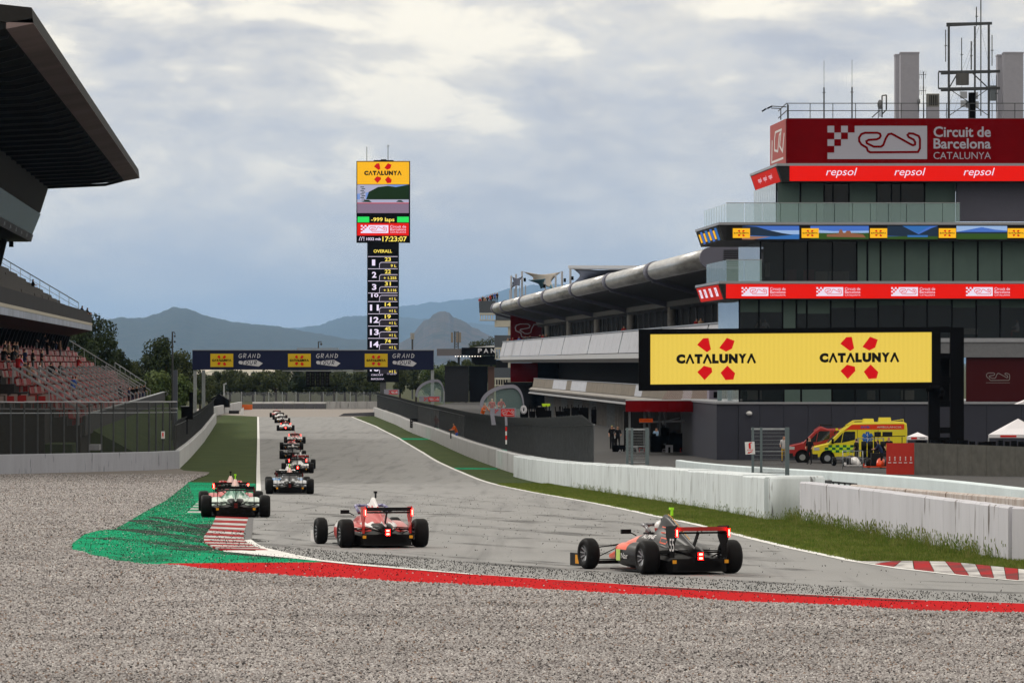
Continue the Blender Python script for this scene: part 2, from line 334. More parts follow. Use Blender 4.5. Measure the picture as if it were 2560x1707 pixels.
# white edge lines
def line(name, pts, w0, w1, side=1, m=m_wline, off=.016):
    n = len(pts); a = []; b = []
    for i, (x, y) in enumerate(pts):
        p = pts[max(0, i-1)]; q = pts[min(n-1, i+1)]; tx, ty = q[0]-p[0], q[1]-p[1]; l_ = math.hypot(tx, ty); w = w0+(w1-w0)*i/(n-1)
        a.append((x, y)); b.append((x+side*ty/l_*w, y-side*tx/l_*w))
    return sheet(name, a+b[::-1], off, m)
line('white_edge_line', gTR+[eR], .22, .2, 1)
line('white_edge_line_left', gTL[:6], .22, .2, -1)
sheet('white_kerb_line', GPs([(611,1351),(628,1350),(645,1362),(666,1371),(740,1388),(804,1401),(900,1411),(1182,1436),(1182,1438),(900,1415),(804,1405),(740,1398),(640,1388),(560,1380),(553,1375),(640,1379)]), .020, m_wline)
line('thin_white_line', gRU[1:]+[eU], .05, .05, 1)
# left kerb: its red and white stripes one by one
def kerb(name, left, right, n, mats, h0=.02, h1=.05, label=None):
    o = empty(name, (0,0,0), None, None); o['kind'] = 'structure'
    def at(c, t):
        k = t*(len(c)-1); i = min(int(k), len(c)-2); f = k-i; return (c[i][0]*(1-f)+c[i+1][0]*f, c[i][1]*(1-f)+c[i+1][1]*f)
    for i in range(n):
        a, b, c, d = at(left, i/n), at(left, (i+1)/n-.004), at(right, (i+1)/n-.004), at(right, i/n)
        mb = MB(); z = lambda p, h: (p[0], p[1], gz(p[1])+h)
        mb.add([z(a,0),z(b,0),z(c,0),z(d,0),z(a,h1),z(b,h1),z(c,h0),z(d,h0)], [(0,3,2,1),(4,5,6,7),(0,1,5,4),(1,2,6,5),(2,3,7,6),(3,0,4,7)])
        mb.build('kerb_block', mats[i%len(mats)], o)
    return o
KL = GPs([(545,1285),(540,1294),(533,1312),(524,1328),(509,1346),(511,1359),(530,1370),(553,1378)])
KR = GPs([(623,1285),(621,1294),(616,1312),(610,1330),(609,1348),(618,1358),(645,1369),(672,1377)])
kerb('striped_kerb_left', KL, KR, 22, [m_kw, m_kr])
sheet('rubbered_strip', GPs([(623,1285),(634,1285),(630,1340),(629,1350),(611,1350),(610,1330)]), .018, m_kdark)
kerb('sawtooth_kerb', GPs([(501,1249),(464,1288)]), GPs([(560,1249),(545,1288)]), 12, [m_kw, m_green], .02, .03)
KR2 = GPs([(2210,1410),(2267,1409),(2373,1411),(2470,1421),(2560,1431)]); KL2 = GPs([(2139,1405),(2267,1423),(2400,1438),(2480,1446),(2560,1453)])
KR2.append(ext(KR2[-2], KR2[-1], 3)); KL2.append(ext(KL2[-2], KL2[-1], 3))
kerb('striped_kerb_right', KR2, KL2, 13, [m_kw, m_kr], .02, .06)
# green grid-marks on the right verge
for (a, b, y) in ((996,1090,1097),(1136,1243,1171)):
    sheet('green_stripe', GPs([(a,y-2),(b,y-1),(b,y+2),(a,y+2)]), .012, m_green)
# starting grid boxes: thin worn marks across the straight
m_mark = mat('grid_mark_paint', (.48,.48,.48), .7, alpha=.55)
for i in range(26):
    d = 175+i*16; cx = -.0497*d+ (4.3 if i % 2 else 9.0)+random.uniform(-.2,.2)
    mb = MB(); z = gz(d)+.013
    mb.box((cx-1.2, d, z), (cx+1.2, d+.2, z+.001)).box((cx-1.2, d-.9, gz(d-.9)+.013), (cx-1.1, d-.001, z+.001)).box((cx+1.1, d-.9, gz(d-.9)+.013), (cx+1.2, d-.001, z+.001))
    o = mb.build('grid_box_line', m_mark); o['kind'] = 'structure'
# skid marks: thin, broken, along the racing line
m_skid = mat('tyre_rubber_mark', (.05,.05,.052), .8); _t = m_skid.node_tree
_n = _t.nodes.new('ShaderNodeTexNoise'); _n.inputs['Scale'].default_value = .5; _n.inputs['Detail'].default_value = 6
_r = _t.nodes.new('ShaderNodeMapRange'); _r.inputs[1].default_value = .42; _r.inputs[2].default_value = .72; _r.inputs[4].default_value = .5
_c = _t.nodes.new('ShaderNodeTexCoord'); _t.links.new(_c.outputs['Object'], _n.inputs[0]); _t.links.new(_n.outputs[0], _r.inputs[0]); _t.links.new(_r.outputs[0], _t.nodes['Principled BSDF'].inputs['Alpha'])
sk = MB(); sk_dark = MB()
def skid(pts, w, sk=sk):
    for (x0,y0),(x1,y1) in zip(pts[:-1], pts[1:]):
        n = max(1, int(abs(y1-y0)/3)+1)
        for i in range(n):
            t0, t1 = i/n, (i+1)/n; xa, ya, xb, yb = x0+(x1-x0)*t0, y0+(y1-y0)*t0, x0+(x1-x0)*t1, y0+(y1-y0)*t1
            l_ = math.hypot(xb-xa, yb-ya) or 1; nx, ny = (yb-ya)/l_*w/2, -(xb-xa)/l_*w/2
            sk.add([(xa-nx,ya-ny,gz(ya)+.0135),(xa+nx,ya+ny,gz(ya)+.0135),(xb+nx,yb+ny,gz(yb)+.0135),(xb-nx,yb-ny,gz(yb)+.0135)], [(0,1,2,3)])
skid(GPs([(628,1346),(700,1358),(900,1375),(1200,1398),(1600,1428),(2100,1454),(2560,1472)]), .35)
skid(GPs([(622,1330),(760,1352),(1000,1378),(1400,1408),(1900,1440),(2560,1462)]), .25)
skid(GPs([(640,1358),(800,1376),(1100,1400),(1500,1432),(2000,1462),(2560,1484)]), .5)
for k in range(20):
    y0 = random.uniform(1070, 1340); x0 = random.uniform(665, 700+(y0-1042)*2.2); ln = random.uniform(.01,.05)
    a = GP(x0, y0); dirx = -.05 if y0 < 1200 else random.uniform(.05,.5)
    skid([a, (a[0]+dirx*random.uniform(4,10), a[1]+random.uniform(4,16))], random.uniform(.08,.25))
for pts, w in (([(340,1300),(430,1318),(540,1340),(610,1350)], .8),([(300,1322),(420,1338),(560,1362),(660,1374)], .6),([(240,1345),(400,1356),(540,1376),(740,1394)], .7),([(380,1292),(470,1310),(560,1330),(612,1340)], .35),([(520,1310),(560,1325),(625,1338)], .6),([(530,1330),(570,1340),(640,1356)], .5),([(420,1372),(560,1384),(780,1400),(1000,1414)], .4),([(1394,1456),(1800,1478),(2300,1506)], .3)):
    skid(GPs(pts), w, sk_dark)
for k in range(6):
    y0 = 1200+k*25; skid(GPs([(650+k*3,y0),(900+k*25,y0+24),(1300+k*50,y0+62),(1700+k*70,y0+105)]), random.uniform(.3,.9))
m_skid2 = m_skid.copy(); m_skid2.name = 'heavy_rubber_mark'; m_skid2.node_tree.nodes['Principled BSDF'].inputs['Base Color'].default_value = (.02,.022,.022,1)
for n_ in m_skid2.node_tree.nodes:
    if n_.type == 'MAP_RANGE': n_.inputs[1].default_value = .30; n_.inputs[2].default_value = .62; n_.inputs[4].default_value = .85
sk_dark.build('heavy_tyre_marks', m_skid2, fix=False)['kind'] = 'stuff'
sk_o = sk.build('tyre_marks', m_skid, fix=False); sk_o['kind'] = 'stuff'
# ---- loose stones, rubber crumbs, grass blades
m_stone = rand_mat('pebble', [(0,(.34,.32,.32)),(.3,(.235,.215,.215)),(.5,(.46,.44,.44)),(.64,(.11,.10,.10)),(.74,(.37,.35,.35)),(.85,(.24,.165,.125)),(.89,(.055,.053,.055)),(.95,(.56,.54,.53))], .85)
stones = []
for k in range(4):
    mb = MB(); mb.ball((0,0,0), (1,.85,.62), 0, 1, .22); stones.append(source('pebble_shape', mb, m_stone))
def cut(x0, x1, y0, y1): return [(x0, y0), (x1, y0), (x1, y1), (x0, y1)]
def clip_poly(poly, y0, y1, xlo=-1e9, xhi=1e9):
    for ax, lim, keep in ((1, y0, 1), (1, y1, -1), (0, xlo, 1), (0, xhi, -1)):
        outp = []
        for i in range(len(poly)):
            p, q = poly[i-1], poly[i]; pin = (p[ax]-lim)*keep >= 0; qin = (q[ax]-lim)*keep >= 0
            if pin != qin:
                t = (lim-p[ax])/(q[ax]-p[ax]); outp.append((p[0]+(q[0]-p[0])*t, p[1]+(q[1]-p[1])*t))
            if qin: outp.append(q)
        poly = outp
    return poly
for (a, b, xl, xr, dn, s0, s1) in ((50,66,-9,9,620,.011,.026), (66,84,-11,11,480,.011,.027), (84,112,-13,12,340,.012,.029), (112,160,-17,0,140,.016,.034), (160,286,-31,-10,42,.02,.04)):
    pp = clip_poly(grav, a, b, xl, xr)
    if len(pp) > 2:
        scatter('loose_gravel', sheet('loose_gravel', pp, .004, m_gravel, kind='stuff', step=.5 if a < 112 else 2, relief=.028 if a < 112 else 0), stones, dn, s0, s1, seed=int(a))
for k_, (pp, dn) in enumerate(((gRL+[eL, eU]+gRU[::-1]+GPs([(804,1406),(421,1409)]), 2.0), (gG+GPs([(392,1411),(804,1404),(740,1390),(640,1386),(553,1377),(509,1355),(520,1330),(540,1294),(500,1294)]), 5.0), (gRL+[eL, (eL[0], eL[1]+.35)]+[(x, y+.30) for x, y in gRL[::-1]], 40))):
    scatter('spilled_stones', sheet('spilled_stones', pp, .013, m_redp if k_ != 1 else m_green, kind='stuff'), stones, dn, .008, .022, seed=90+k_)
m_crumb = mat('rubber_crumb', (.012,.012,.012), .7)
crumbs = []
for k in range(3):
    mb = MB(); mb.ball((0,0,0), (1,.45,.35), 0, 1, .35); crumbs.append(source('crumb_shape', mb, m_crumb))
band = GPs([(640,1365),(760,1372),(1000,1392),(1394,1424),(1800,1450),(2200,1474),(2560,1490)])+gRU[::-1]+GPs([(804,1402),(740,1390),(666,1372)])
def crumb(poly, dn, s0, s1, sd, off=.02): scatter('rubber_crumbs', sheet('rubber_crumbs', poly, off, m_crumb, kind='stuff'), crumbs, dn, s0, s1, seed=sd)
crumb(band, 75, .006, .02, 1)
crumb(gRL+[eL, eU]+gRU[::-1]+GPs([(804,1406),(421,1409)]), 16, .006, .02, 2)
crumb(gG+GPs([(392,1411),(804,1404),(740,1390),(640,1386),(553,1377),(509,1355),(520,1330),(540,1294),(500,1294)]), 22, .008, .022, 3)
crumb(GPs([(480,1205),(560,1205),(545,1285),(400,1300),(330,1300),(413,1253)]), 5, .008, .02, 4)
crumb(GPs([(640,1240),(640,1355),(760,1370),(1394,1422),(2560,1488),(2560,1456),(2139,1405),(1762,1318),(1341,1236)]), 1.0, .007, .022, 5)
crumb(GPs([(509,1346),(520,1330),(620,1330),(612,1350),(660,1375),(553,1378)]), 22, .008, .02, 6, .05)
# grass
m_blade = rand_mat('grass_blade', [(0,(.08,.135,.018)),(.5,(.14,.19,.032)),(1,(.22,.22,.07))], .9)
def tuft(n, h, sp, seeds=False):
    mb = MB()
    for i in range(n):
        a = random.uniform(0, 6.28); r = random.uniform(0, sp); x, y = r*math.cos(a), r*math.sin(a); hh = h*random.uniform(.5,1); le = random.uniform(.1,.5)*hh; w = .005
        dx, dy = math.cos(a), math.sin(a)
        mb.add([(x-w,y,0),(x+w,y,0),(x+dx*le*.4+w*.6,y+dy*le*.4,hh*.6),(x+dx*le,y+dy*le,hh),(x+dx*le*.4-w*.6,y+dy*le*.4,hh*.6)], [(0,1,2,3,4)])
        if seeds and random.random() < .3: mb.box((x+dx*le-.006,y+dy*le-.006,hh-.02),(x+dx*le+.006,y+dy*le+.006,hh+.05))
    return mb
tall = [source('tall_grass_shape', tuft(14, .40, .10, True), m_blade) for _ in range(3)]
short = [source('short_grass_shape', tuft(14, .075, .10), m_blade) for _ in range(3)]
def band_along(pts, w0, w1):
    """strip on the track side of the right wall between offsets w0 and w1"""
    a, b = [], []
    for i, (x, y) in enumerate(pts):
        p = pts[max(0,i-1)]; q = pts[min(len(pts)-1,i+1)]; tx, ty = q[0]-p[0], q[1]-p[1]; l_ = math.hypot(tx,ty)
        nx, ny = ty/l_, -tx/l_
        if nx > 0: nx, ny = -nx, -ny
        a.append((x+nx*w0, y+ny*w0)); b.append((x+nx*w1, y+ny*w1))
    return a+b[::-1]
near = gW[7:]
scatter('tall_grass', sheet('tall_grass', band_along(near, .03, .55), .004, m_grass, kind='stuff'), tall, 22, .35, 1.0, tilt=False, seed=3)
scatter('tall_grass', sheet('tall_grass', band_along(near, .5, 1.2), .004, m_grass, kind='stuff'), tall, 7, .3, .7, tilt=False, seed=4)
v1 = clip_poly(gTR[:14]+KR2+[(gW[-1][0]+12, gW[-1][1]-14)]+gW[::-1], 92, 240, -10, 12.5)
scatter('short_grass', sheet('short_grass', v1, .004, m_grass, kind='stuff'), short, 90, .6, 1.5, tilt=False, seed=5)
# haze and hills -----------------------------------------------------------
def hill(name, pts, d, depth, m, seed=0, rough=1.0, base=-30, nx=420, ny=14, twig=0):
    """pts: skyline in photo pixels at distance d; a real ridge with depth"""
    s = S(d); xs = np.linspace(pts[0][0], pts[-1][0], nx); ys = np.interp(xs, [p[0] for p in pts], [p[1] for p in pts])
    vv = []; fs = []
    for j in range(ny):
        t = j/(ny-1); u = math.sin(t*math.pi)**.8 if t < 1 else 0
        for i in range(nx):
            X = (xs[i]-1280)/s*(1+(t-.5)*depth/d); Y = d+(t-.5)*depth; H = CZ-(ys[i]-YH)/s
            fz = noise.fractal(Vector((X/ (60*rough), Y/(60*rough), seed)), 1, 2, 5)
            h = base+(H-base)*u*(1+fz*.28*(1-u))+ (noise.fractal(Vector((X*.35/rough/9, Y*.35/rough/9, seed+5)), 1, 2, 3)*1.6*rough)
            if j == (ny-1)//2 or abs(t-.5) < .05: h = H + noise.fractal(Vector((X/11/rough, 0, seed)), .8, 2, 5)*1.3*twig*rough
            vv.append((X, Y, h))
    for j in range(ny-1):
        for i in range(nx-1): fs.append((j*nx+i, j*nx+i+1, (j+1)*nx+i+1, (j+1)*nx+i))
    mb = MB(); mb.add(vv, fs, 0, True); return mb.build(name, m, fix=False, kind='structure')
m_hill = mat('wooded_hill', (.012,.020,.012), .95, col2=(.045,.05,.03), vscale=.016, bump=1, bscale=.010)
m_rock = mat('rocky_hill', (.018,.028,.014), .95, col2=(.10,.07,.055), vscale=.012, bump=1, bscale=.010)
m_quarry = mat('pale_quarry', (.10,.12,.07), .95, col2=(.62,.55,.50), vscale=.05)
hill('hill_ridge', [(-400,880),(0,850),(150,815),(245,800),(300,797),(350,796),(400,784),(430,770),(445,768),(470,775),(520,792),(580,805),(640,812),(700,818),(760,828),(850,845),(920,850),(1000,855),(1100,850),(1200,850),(1300,850),(1500,860),(2000,880)], 28000, 9000, m_hill, 1, 7, twig=1)
hill('rocky_hill', [(900,900),(960,880),(1000,855),(1030,842),(1045,820),(1058,803),(1072,797),(1082,786),(1098,783),(1112,779),(1124,783),(1134,793),(1150,799),(1166,806),(1180,818),(1205,830),(1230,842),(1262,858),(1300,872),(1400,900)], 22000, 3500, m_rock, 4, 5, twig=1)
hill('hill_ridge', [(300,880),(600,830),(830,812),(900,795),(960,775),(1020,765),(1080,757),(1180,748),(1230,735),(1280,722),(1360,712),(1500,712),(1700,730),(2000,770),(2600,800)], 66000, 12000, m_hill, 9, 15, twig=1)
hill('hill_ridge', [(300,880),(600,835),(750,822),(800,812),(860,792),(960,790),(1100,800),(1250,815),(1500,830)], 46000, 9000, m_hill, 19, 10, twig=1)
hill('quarry_slope', [(470,965),(495,925),(540,918),(600,922),(650,920),(720,926),(800,940),(900,965)], 2300, 300, m_quarry, 6, .3, base=-12, nx=90, twig=.4)
hz = MB(); hz.box((-46000, -260, -1.2), (46000, 96000, 1100)); hm = bpy.data.materials.new('haze'); hm.use_nodes = True; t = hm.node_tree
t.nodes.remove(t.nodes['Principled BSDF']); pv = t.nodes.new('ShaderNodeVolumePrincipled'); pv.inputs['Color'].default_value = (.36,.61,1,1)
pv.inputs['Density'].default_value = 0.000018; pv.inputs['Anisotropy'].default_value = .3
t.links.new(pv.outputs[0], t.nodes['Material Output'].inputs['Volume'])
hz.build('haze', hm, kind='stuff')
# ================================================================ flat print: lettering, logos, screens
_tc = {}
def glyphs(txt, bold=.0, shear=0, align='LEFT'):
    k = (txt, bold, shear)
    if k not in _tc:
        cu = bpy.data.curves.new('t', 'FONT'); cu.body = txt; cu.offset = bold; cu.shear = shear; cu.resolution_u = 3; cu.fill_mode = 'FRONT'
        o = bpy.data.objects.new('t', cu); COL.objects.link(o); bpy.context.view_layer.update()
        me = bpy.data.meshes.new_from_object(o.evaluated_get(bpy.context.evaluated_depsgraph_get()))
        vv = [(v.co.x, v.co.y) for v in me.vertices]; ff = [tuple(p.vertices) for p in me.polygons]
        bpy.data.objects.remove(o); bpy.data.curves.remove(cu); bpy.data.meshes.remove(me)
        x0 = min(v[0] for v in vv); x1 = max(v[0] for v in vv); y0 = min(v[1] for v in vv); y1 = max(v[1] for v in vv)
        _tc[k] = ([((a-x0)/(x1-x0), (b-y0)/(y1-y0)) for a, b in vv], ff)
    return _tc[k]
class Flat:
    """flat print on a plane: fn(x, y, layer) gives the 3D point"""
    def __init__(s, fn): s.fn = fn; s.mb = MB()
    def poly(s, pts, mi=0, layer=1): s.mb.add([s.fn(x, y, layer) for x, y in pts], [tuple(range(len(pts)))], mi); return s
    def rect(s, x0, y0, x1, y1, mi=0, layer=1): return s.poly([(x0,y0),(x1,y0),(x1,y1),(x0,y1)], mi, layer)
    def text(s, t, x0, y0, x1, y1, mi=0, layer=2, bold=0, shear=0):
        vv, ff = glyphs(t, bold, shear)
        s.mb.add([s.fn(x0+(x1-x0)*a, y1+(y0-y1)*b, layer) for a, b in vv], ff, mi); return s
    def stroke(s, pts, w, mi=0, layer=2, closed=False, px=1):
        n = len(pts); m = n if closed else n-1; L_, R_ = [], []
        for i in range(n):
            p = pts[(i-1) % n] if closed or i > 0 else pts[i]; q = pts[(i+1) % n] if closed or i < n-1 else pts[i]; c = pts[i]
            d1 = Vector((c[0]-p[0], c[1]-p[1])); d2 = Vector((q[0]-c[0], q[1]-c[1]))
            d1 = d1.normalized() if d1.length else d2.normalized(); d2 = d2.normalized() if d2.length else d1
            t = (d1+d2); t = t.normalized() if t.length > .01 else d1; nn = Vector((-t.y, t.x)); k = w/2/max(.5, nn.dot(Vector((-d1.y, d1.x))))
            L_.append((c[0]+nn.x*k, c[1]+nn.y*k)); R_.append((c[0]-nn.x*k, c[1]-nn.y*k))
        for i in range(m):
            j = (i+1) % n; s.poly([L_[i], L_[j], R_[j], R_[i]], mi, layer)
        return s
    def build(s, name, mats, parent, **kw): return s.mb.build(name, mats, parent, fix=False, **kw)
CIRC = [(1225,940),(1240,917),(1265,908),(1350,908),(1368,915),(1372,930),(1364,944),(1345,953),(1290,957),(1274,966),(1278,980),(1325,1003),(1375,1003),(1390,992),(1408,945),(1425,918),(1447,914),(1575,985),(1593,994),(1608,988),(1608,972),(1598,955),(1565,938),(1556,924),(1566,912),(1595,914),(1632,930),(1641,950),(1641,1015),(1627,1040),(1300,1042),(1284,1032),(1277,1010),(1240,988),(1225,965)]
def circuit_logo(F, x0, y0, x1, y1, white, red, text=None, layer=1, tx=None):
    """white panel with chequers and the winding outline inside x0..x1, y0..y1"""
    sx, sy = (x1-x0)/682, (y1-y0)/228; f = lambda a, b: (x0+(a-1008)*sx, y0+(b-860)*sy)
    F.rect(x0, y0, x1, y1, white, layer)
    for c, r in ((1,0),(3,0),(0,1),(2,1),(1,2),(0,3)): F.rect(x0+46.5*c*sx, y0+46*r*sy, x0+46.5*(c+1)*sx, y0+46*(r+1)*sy, red, layer+1)
    F.stroke([f(*p) for p in CIRC], 15*abs(sy), red, layer+1, True)
    if text is not None:
        w = (x1-x0); a, b = x1+.065*w, x1+.64*w; h = y1-y0
        bo = .02 if w > 80 else 0; F.text('Circuit de', a, y0+.02*h, b, y0+.34*h, text, layer+1, bo)
        F.text('Barcelona', a, y0+.38*h, b, y0+.69*h, text, layer+1, bo)
        F.text('CATALUNYA', a, y0+.79*h, b, y0+1.0*h, text, layer+1, -.005)
FL = [[(430,190),(465,152),(497,150),(511,218),(488,234)], [(560,209),(605,150),(650,168),(635,214),(600,231)], [(431,350),(470,313),(515,325),(519,350),(474,397)], [(568,355),(608,313),(653,358),(643,395),(597,398)]]
def catalunya(F, cx, cy, w, ky=1.0, txt=1, fl=0, layer=1):
    """four red petals round the word; w = width of the word"""
    k = w/470; f = lambda a, b: (cx+(a-541)*k, cy+(b-272)*k*ky)
    for p in FL: F.poly([f(*q) for q in p], fl, layer+1)
    x = cx-w/2; ch = [('C',52),('Λ',48),('T',46),('Λ',50),('L',38),('U',52),('N',52),('Y',48),('Λ',50)]; tot = sum(c[1] for c in ch)
    for c, wd in ch:
        ww = wd/tot*w; h = 28*k*ky; a, b = x+ww*.03, x+ww*.97
        if c == 'Λ':
            F.stroke([(a+ww*.06, cy+h), ((a+b)/2, cy-h*.8)], ww*.24, txt, layer+1).stroke([((a+b)/2, cy-h*.8), (b-ww*.06, cy+h)], ww*.24, txt, layer+1)
            F.rect((a+b)/2-ww*.13, cy-h, (a+b)/2+ww*.13, cy-h*.7, txt, layer+1)
        else: F.text(c, a, cy-h, b, cy+h, txt, layer+1, .085)
        x += ww
# ================================================================ CONTROL TOWER (front at 348 m)
DT = 348.0; XT = lambda x, d=DT: (x-1280)/S(d); ZT = lambda y, d=DT: CZ-(y-YH)/S(d)
def front(d): return lambda x, y, l: P(x, y, d-.008*l)
m_panel = mat('grey_blue_cladding', (.040,.042,.058), .45, var=.08, vscale=.4)
m_slab = mat('pale_metal_edge', (.30,.31,.34), .35, .4, var=.06)
m_blind = mat('teal_roller_blind', (.085,.125,.115), .8, var=.08, vscale=.8)
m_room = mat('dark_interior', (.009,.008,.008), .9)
m_glassd = mat('tinted_window_glass', (.012,.018,.02), .06, spec=.3, alpha=.50)
m_glassg = mat('greenish_clear_glass', (.35,.52,.52), .05, spec=.6, alpha=.30)
m_frame = K['dark']
L_red, L_dred, L_wh = led('led_red', (.80,.012,.008), .95), led('led_side_red', (.55,.02,.015), .9), led('led_white', (.85,.72,.85), 1.0)
L_yel, L_blk, L_fl = led('led_yellow', (.83,.62,.10), 1.0), mat('led_off_black', (.008,.008,.008), .4), led('led_petal_red', (.66,.008,.012), .9)
L_or = led('led_orange_yellow', (.95,.48,.02), 1.0)
tw = empty('control_tower', (XT(2200), DT+9, 0), 'grey and red race control tower with lit advertising bands at right of the pits', 'building')
inv = Matrix.Translation(-tw.location)
def part(mb, name, mats, parent=None, **kw):
    """child built in world coordinates"""
    par = parent or tw; o = par; off = Vector((0,0,0))
    while o is not None: off += o.location; o = o.parent
    if par is tw: mb.v = [(p[0]-.04805*max(0, p[1]-DT-.3), p[1], p[2]) if p[0] < 40 else tuple(p) for p in mb.v]   # side walls run parallel to the straight
    mb.v = [tuple(Vector(p)-off) for p in mb.v]
    return mb.build(name, mats, par, fix=kw.pop('fix', True), **kw)
XR = XT(2760)
mb = MB(); mb.box((XT(1795)+.0, DT+1.2, 0), (XR, DT+30, ZT(1010))); part(mb, 'base_wall', m_panel)
# wall panels in front, one by one
seams = [1850,1903,1963,2024,2083,2142,2204,2265,2325,2410,2472,2560,2640,2700]
for a, b in zip(seams[:-1], seams[1:]):
    mb = MB(); mb.box((XT(a)+.012, DT+1.12, 0), (XT(b)-.012, DT+1.195, ZT(1010)-.02)); part(mb, 'wall_panel', m_panel)
m_side = mat('ribbed_grey_side_cladding', (.075,.08,.09), .5, var=.12, vscale=2, vstretch=(8,8,.1))
mb = MB(); mb.prism([(XT(1795), DT+6, 0), (XT(1850)-.02, DT+1.14, 0), (XT(1850)-.02, DT+1.19, 0), (XT(1795), DT+6.2, 0)], (0,0,ZT(1008)+.02)); part(mb, 'side_wall', m_side)
mb = MB(); mb.box((XT(1795)-.1, DT+1.0, ZT(1010)), (XR, DT+30, ZT(1010)+.14)); part(mb, 'ledge', m_slab)
mb = MB(); mb.box((XT(1800,354),354-.1,.02), (XT(1812,354),354-.04,2.3)); 
def ribbon(name, xl, yt, yb, xled, mats, drawer, xback, side_draw=None, sl=5):
    """projecting floor band: pale top edge, slanted LED face, chamfer, slanted LED side"""
    z1, z0 = ZT(yt), ZT(yb); zt = z1-.17
    mb = MB(); mb.box((XT(xl), DT-.25, zt), (XR, DT+20, z1)); part(mb, 'floor_edge', m_slab)
    mb = MB(); mb.prism([(XT(xl)+.02, DT-.22, zt-.004),(XT(xl)+.37, DT+.15, z0),(XT(xl)+.37, DT+19, z0),(XT(xl)+.02, DT+19, zt-.004)], (XR-XT(xl)-.4, 0, 0)); part(mb, 'floor_band', K['dark'])
    F = Flat(lambda x, y, l: P(x, y, DT-.24-.012*l)); drawer(F); return F.build
def add_led(name, F, mats):
    mbx = F.mb; F.mb = None; return part(mbx, name, mats, fix=False)
def band(xl, yt, yb):
    z1, z0 = ZT(yt), ZT(yb); zt = z1-.17
    mb = MB(); mb.box((XT(xl), DT-.25, zt), (XR, DT+19.4, z1)); part(mb, 'floor_edge', m_slab)
    mb = MB(); mb.prism([(XT(xl)+.02, DT-.2, zt-.004),(XT(xl)+.37, DT-.2, z0),(XT(xl)+.37, DT+19, z0),(XT(xl)+.02, DT+19, zt-.004)][:4], (0,0,0)) if False else mb
    a, b = XT(xl), XT(xl)+.38
    mb = MB(); mb.add([(a+.02,DT-.2,zt-.004),(b,DT-.2,z0),(XR,DT-.2,z0),(XR,DT-.2,zt-.004),(a+.02,DT+19,zt-.004),(b,DT+19,z0),(XR,DT+19,z0),(XR,DT+19,zt-.004)],
        [(0,1,2,3),(7,6,5,4),(0,4,5,1),(1,5,6,2),(2,6,7,3),(3,7,4,0)]); part(mb, 'floor_band', K['dark'])
    # local frame of the slanted left face: u along depth 0..1, v top..bottom 0..1
    return lambda u, v, l: Vector((a+.02+(b-a-.02)*v-.02*l-.02, DT-.15+u*18.9, zt-.01+(z0-zt+.02)*v))
dF = lambda x, y, l: P(x, y, DT-.21-.014*l)
# band 1 : plain word three times on red
s1 = band(1941, 409, 455)
F = Flat(dF); F.rect(1974,415,2760,453,0); 
for x in (2065, 2236, 2409, 2582): F.text('repsol', x, 420, x+78, 445, 1, 2, .0, .25)
add_led('led_band', F, [L_red, L_wh])
F = Flat(s1); F.rect(.04,.05,.98,.97,0)
for u in (.3,.5,.7): F.text('repsol', u+.07, .3, u-.05, .7, 1, 2)
add_led('led_side_panel', F, [L_dred, L_wh])
# band 2 : landscape pictures and yellow logos
s2 = band(1797, 556, 602)
Ls = [led('led_sky_blue', (.07,.17,.55), .9), led('led_pale_sky', (.38,.55,.85), .8), led('led_dark_hill', (.02,.035,.06), .9), led('led_brown', (.32,.13,.07), .8), led('led_sea', (.04,.16,.45), .9), led('led_green', (.04,.09,.02), .9), L_or, L_blk, L_fl, led('led_sand', (.45,.22,.14), .7)]
F = Flat(dF); F.rect(1816,563,2760,599,7,1)
def scene(a, b, kind):
    w = b-a
    if kind == 0: F.rect(a,565,b,583,0,2).rect(a+w*.3,576,b,586,1,3).rect(a,583,b,598,4,2); F.poly([(a,565),(a+w*.25,567),(a+w*.45,575),(a+w*.7,583),(a+w*.9,587),(a+w*.6,591),(a,588)],2,4); F.poly([(a,590),(a+w*.5,592),(a+w*.2,599),(a,599)],9,5)
    if kind == 1: F.rect(a,565,b,582,0,2).poly([(a,574),(a+w*.4,578),(b,577),(b,583),(a,583)],1,3); F.rect(a,582,b,598,5,3); F.poly([(a+w*.28,592),(a+w*.28,586),(a+w*.48,584),(a+w*.5,574),(a+w*.54,574),(a+w*.56,582),(a+w*.6,582),(a+w*.62,577),(a+w*.68,577),(a+w*.7,583),(a+w*.9,586),(a+w*.95,594)],3,5)
    if kind == 2: F.rect(a,565,b,598,0,2); F.poly([(a+w*.3,565),(a+w*.85,565),(a+w*.6,583)],4,3); F.poly([(a,565),(a+w*.3,565),(a+w*.62,586),(a+w*.62,592),(a,590)],2,4); F.poly([(b,565),(a+w*.88,570),(a+w*.62,586),(a+w*.62,592),(b,592)],2,4); F.rect(a,591,b,598,5,5); F.rect(a+w*.4,588,a+w*.8,593,4,6)
    if kind == 3: F.rect(a,565,b,585,1,2); F.poly([(a,580),(a+w*.3,573),(a+w*.5,568),(a+w*.75,574),(b,577),(b,586),(a,586)],0,3); F.rect(a,583,b,598,5,4); F.rect(a,580,b,584,2,5)
edges = [(1855,1998,0),(2026,2172,1),(2218,2345,2),(2391,2518,3),(2560,2680,0)]
for a, b, k in edges: scene(a, b, k)
for x in (1853, 2025, 2196, 2368, 2540): F.rect(x-21,571,x+22,595,6,8); catalunya(F, x, 583, 38, .8, 7, 8, 9)
add_led('led_band', F, Ls)
F = Flat(s2); F.rect(.04,.05,.98,.97,7)
for i, u in enumerate((.13,.33,.53,.73)): F.rect(u,.12,u+.09,.9,0 if i % 2 else 4,2); F.rect(u+.1,.25,u+.17,.8,6,3)
add_led('led_side_panel', F, Ls)
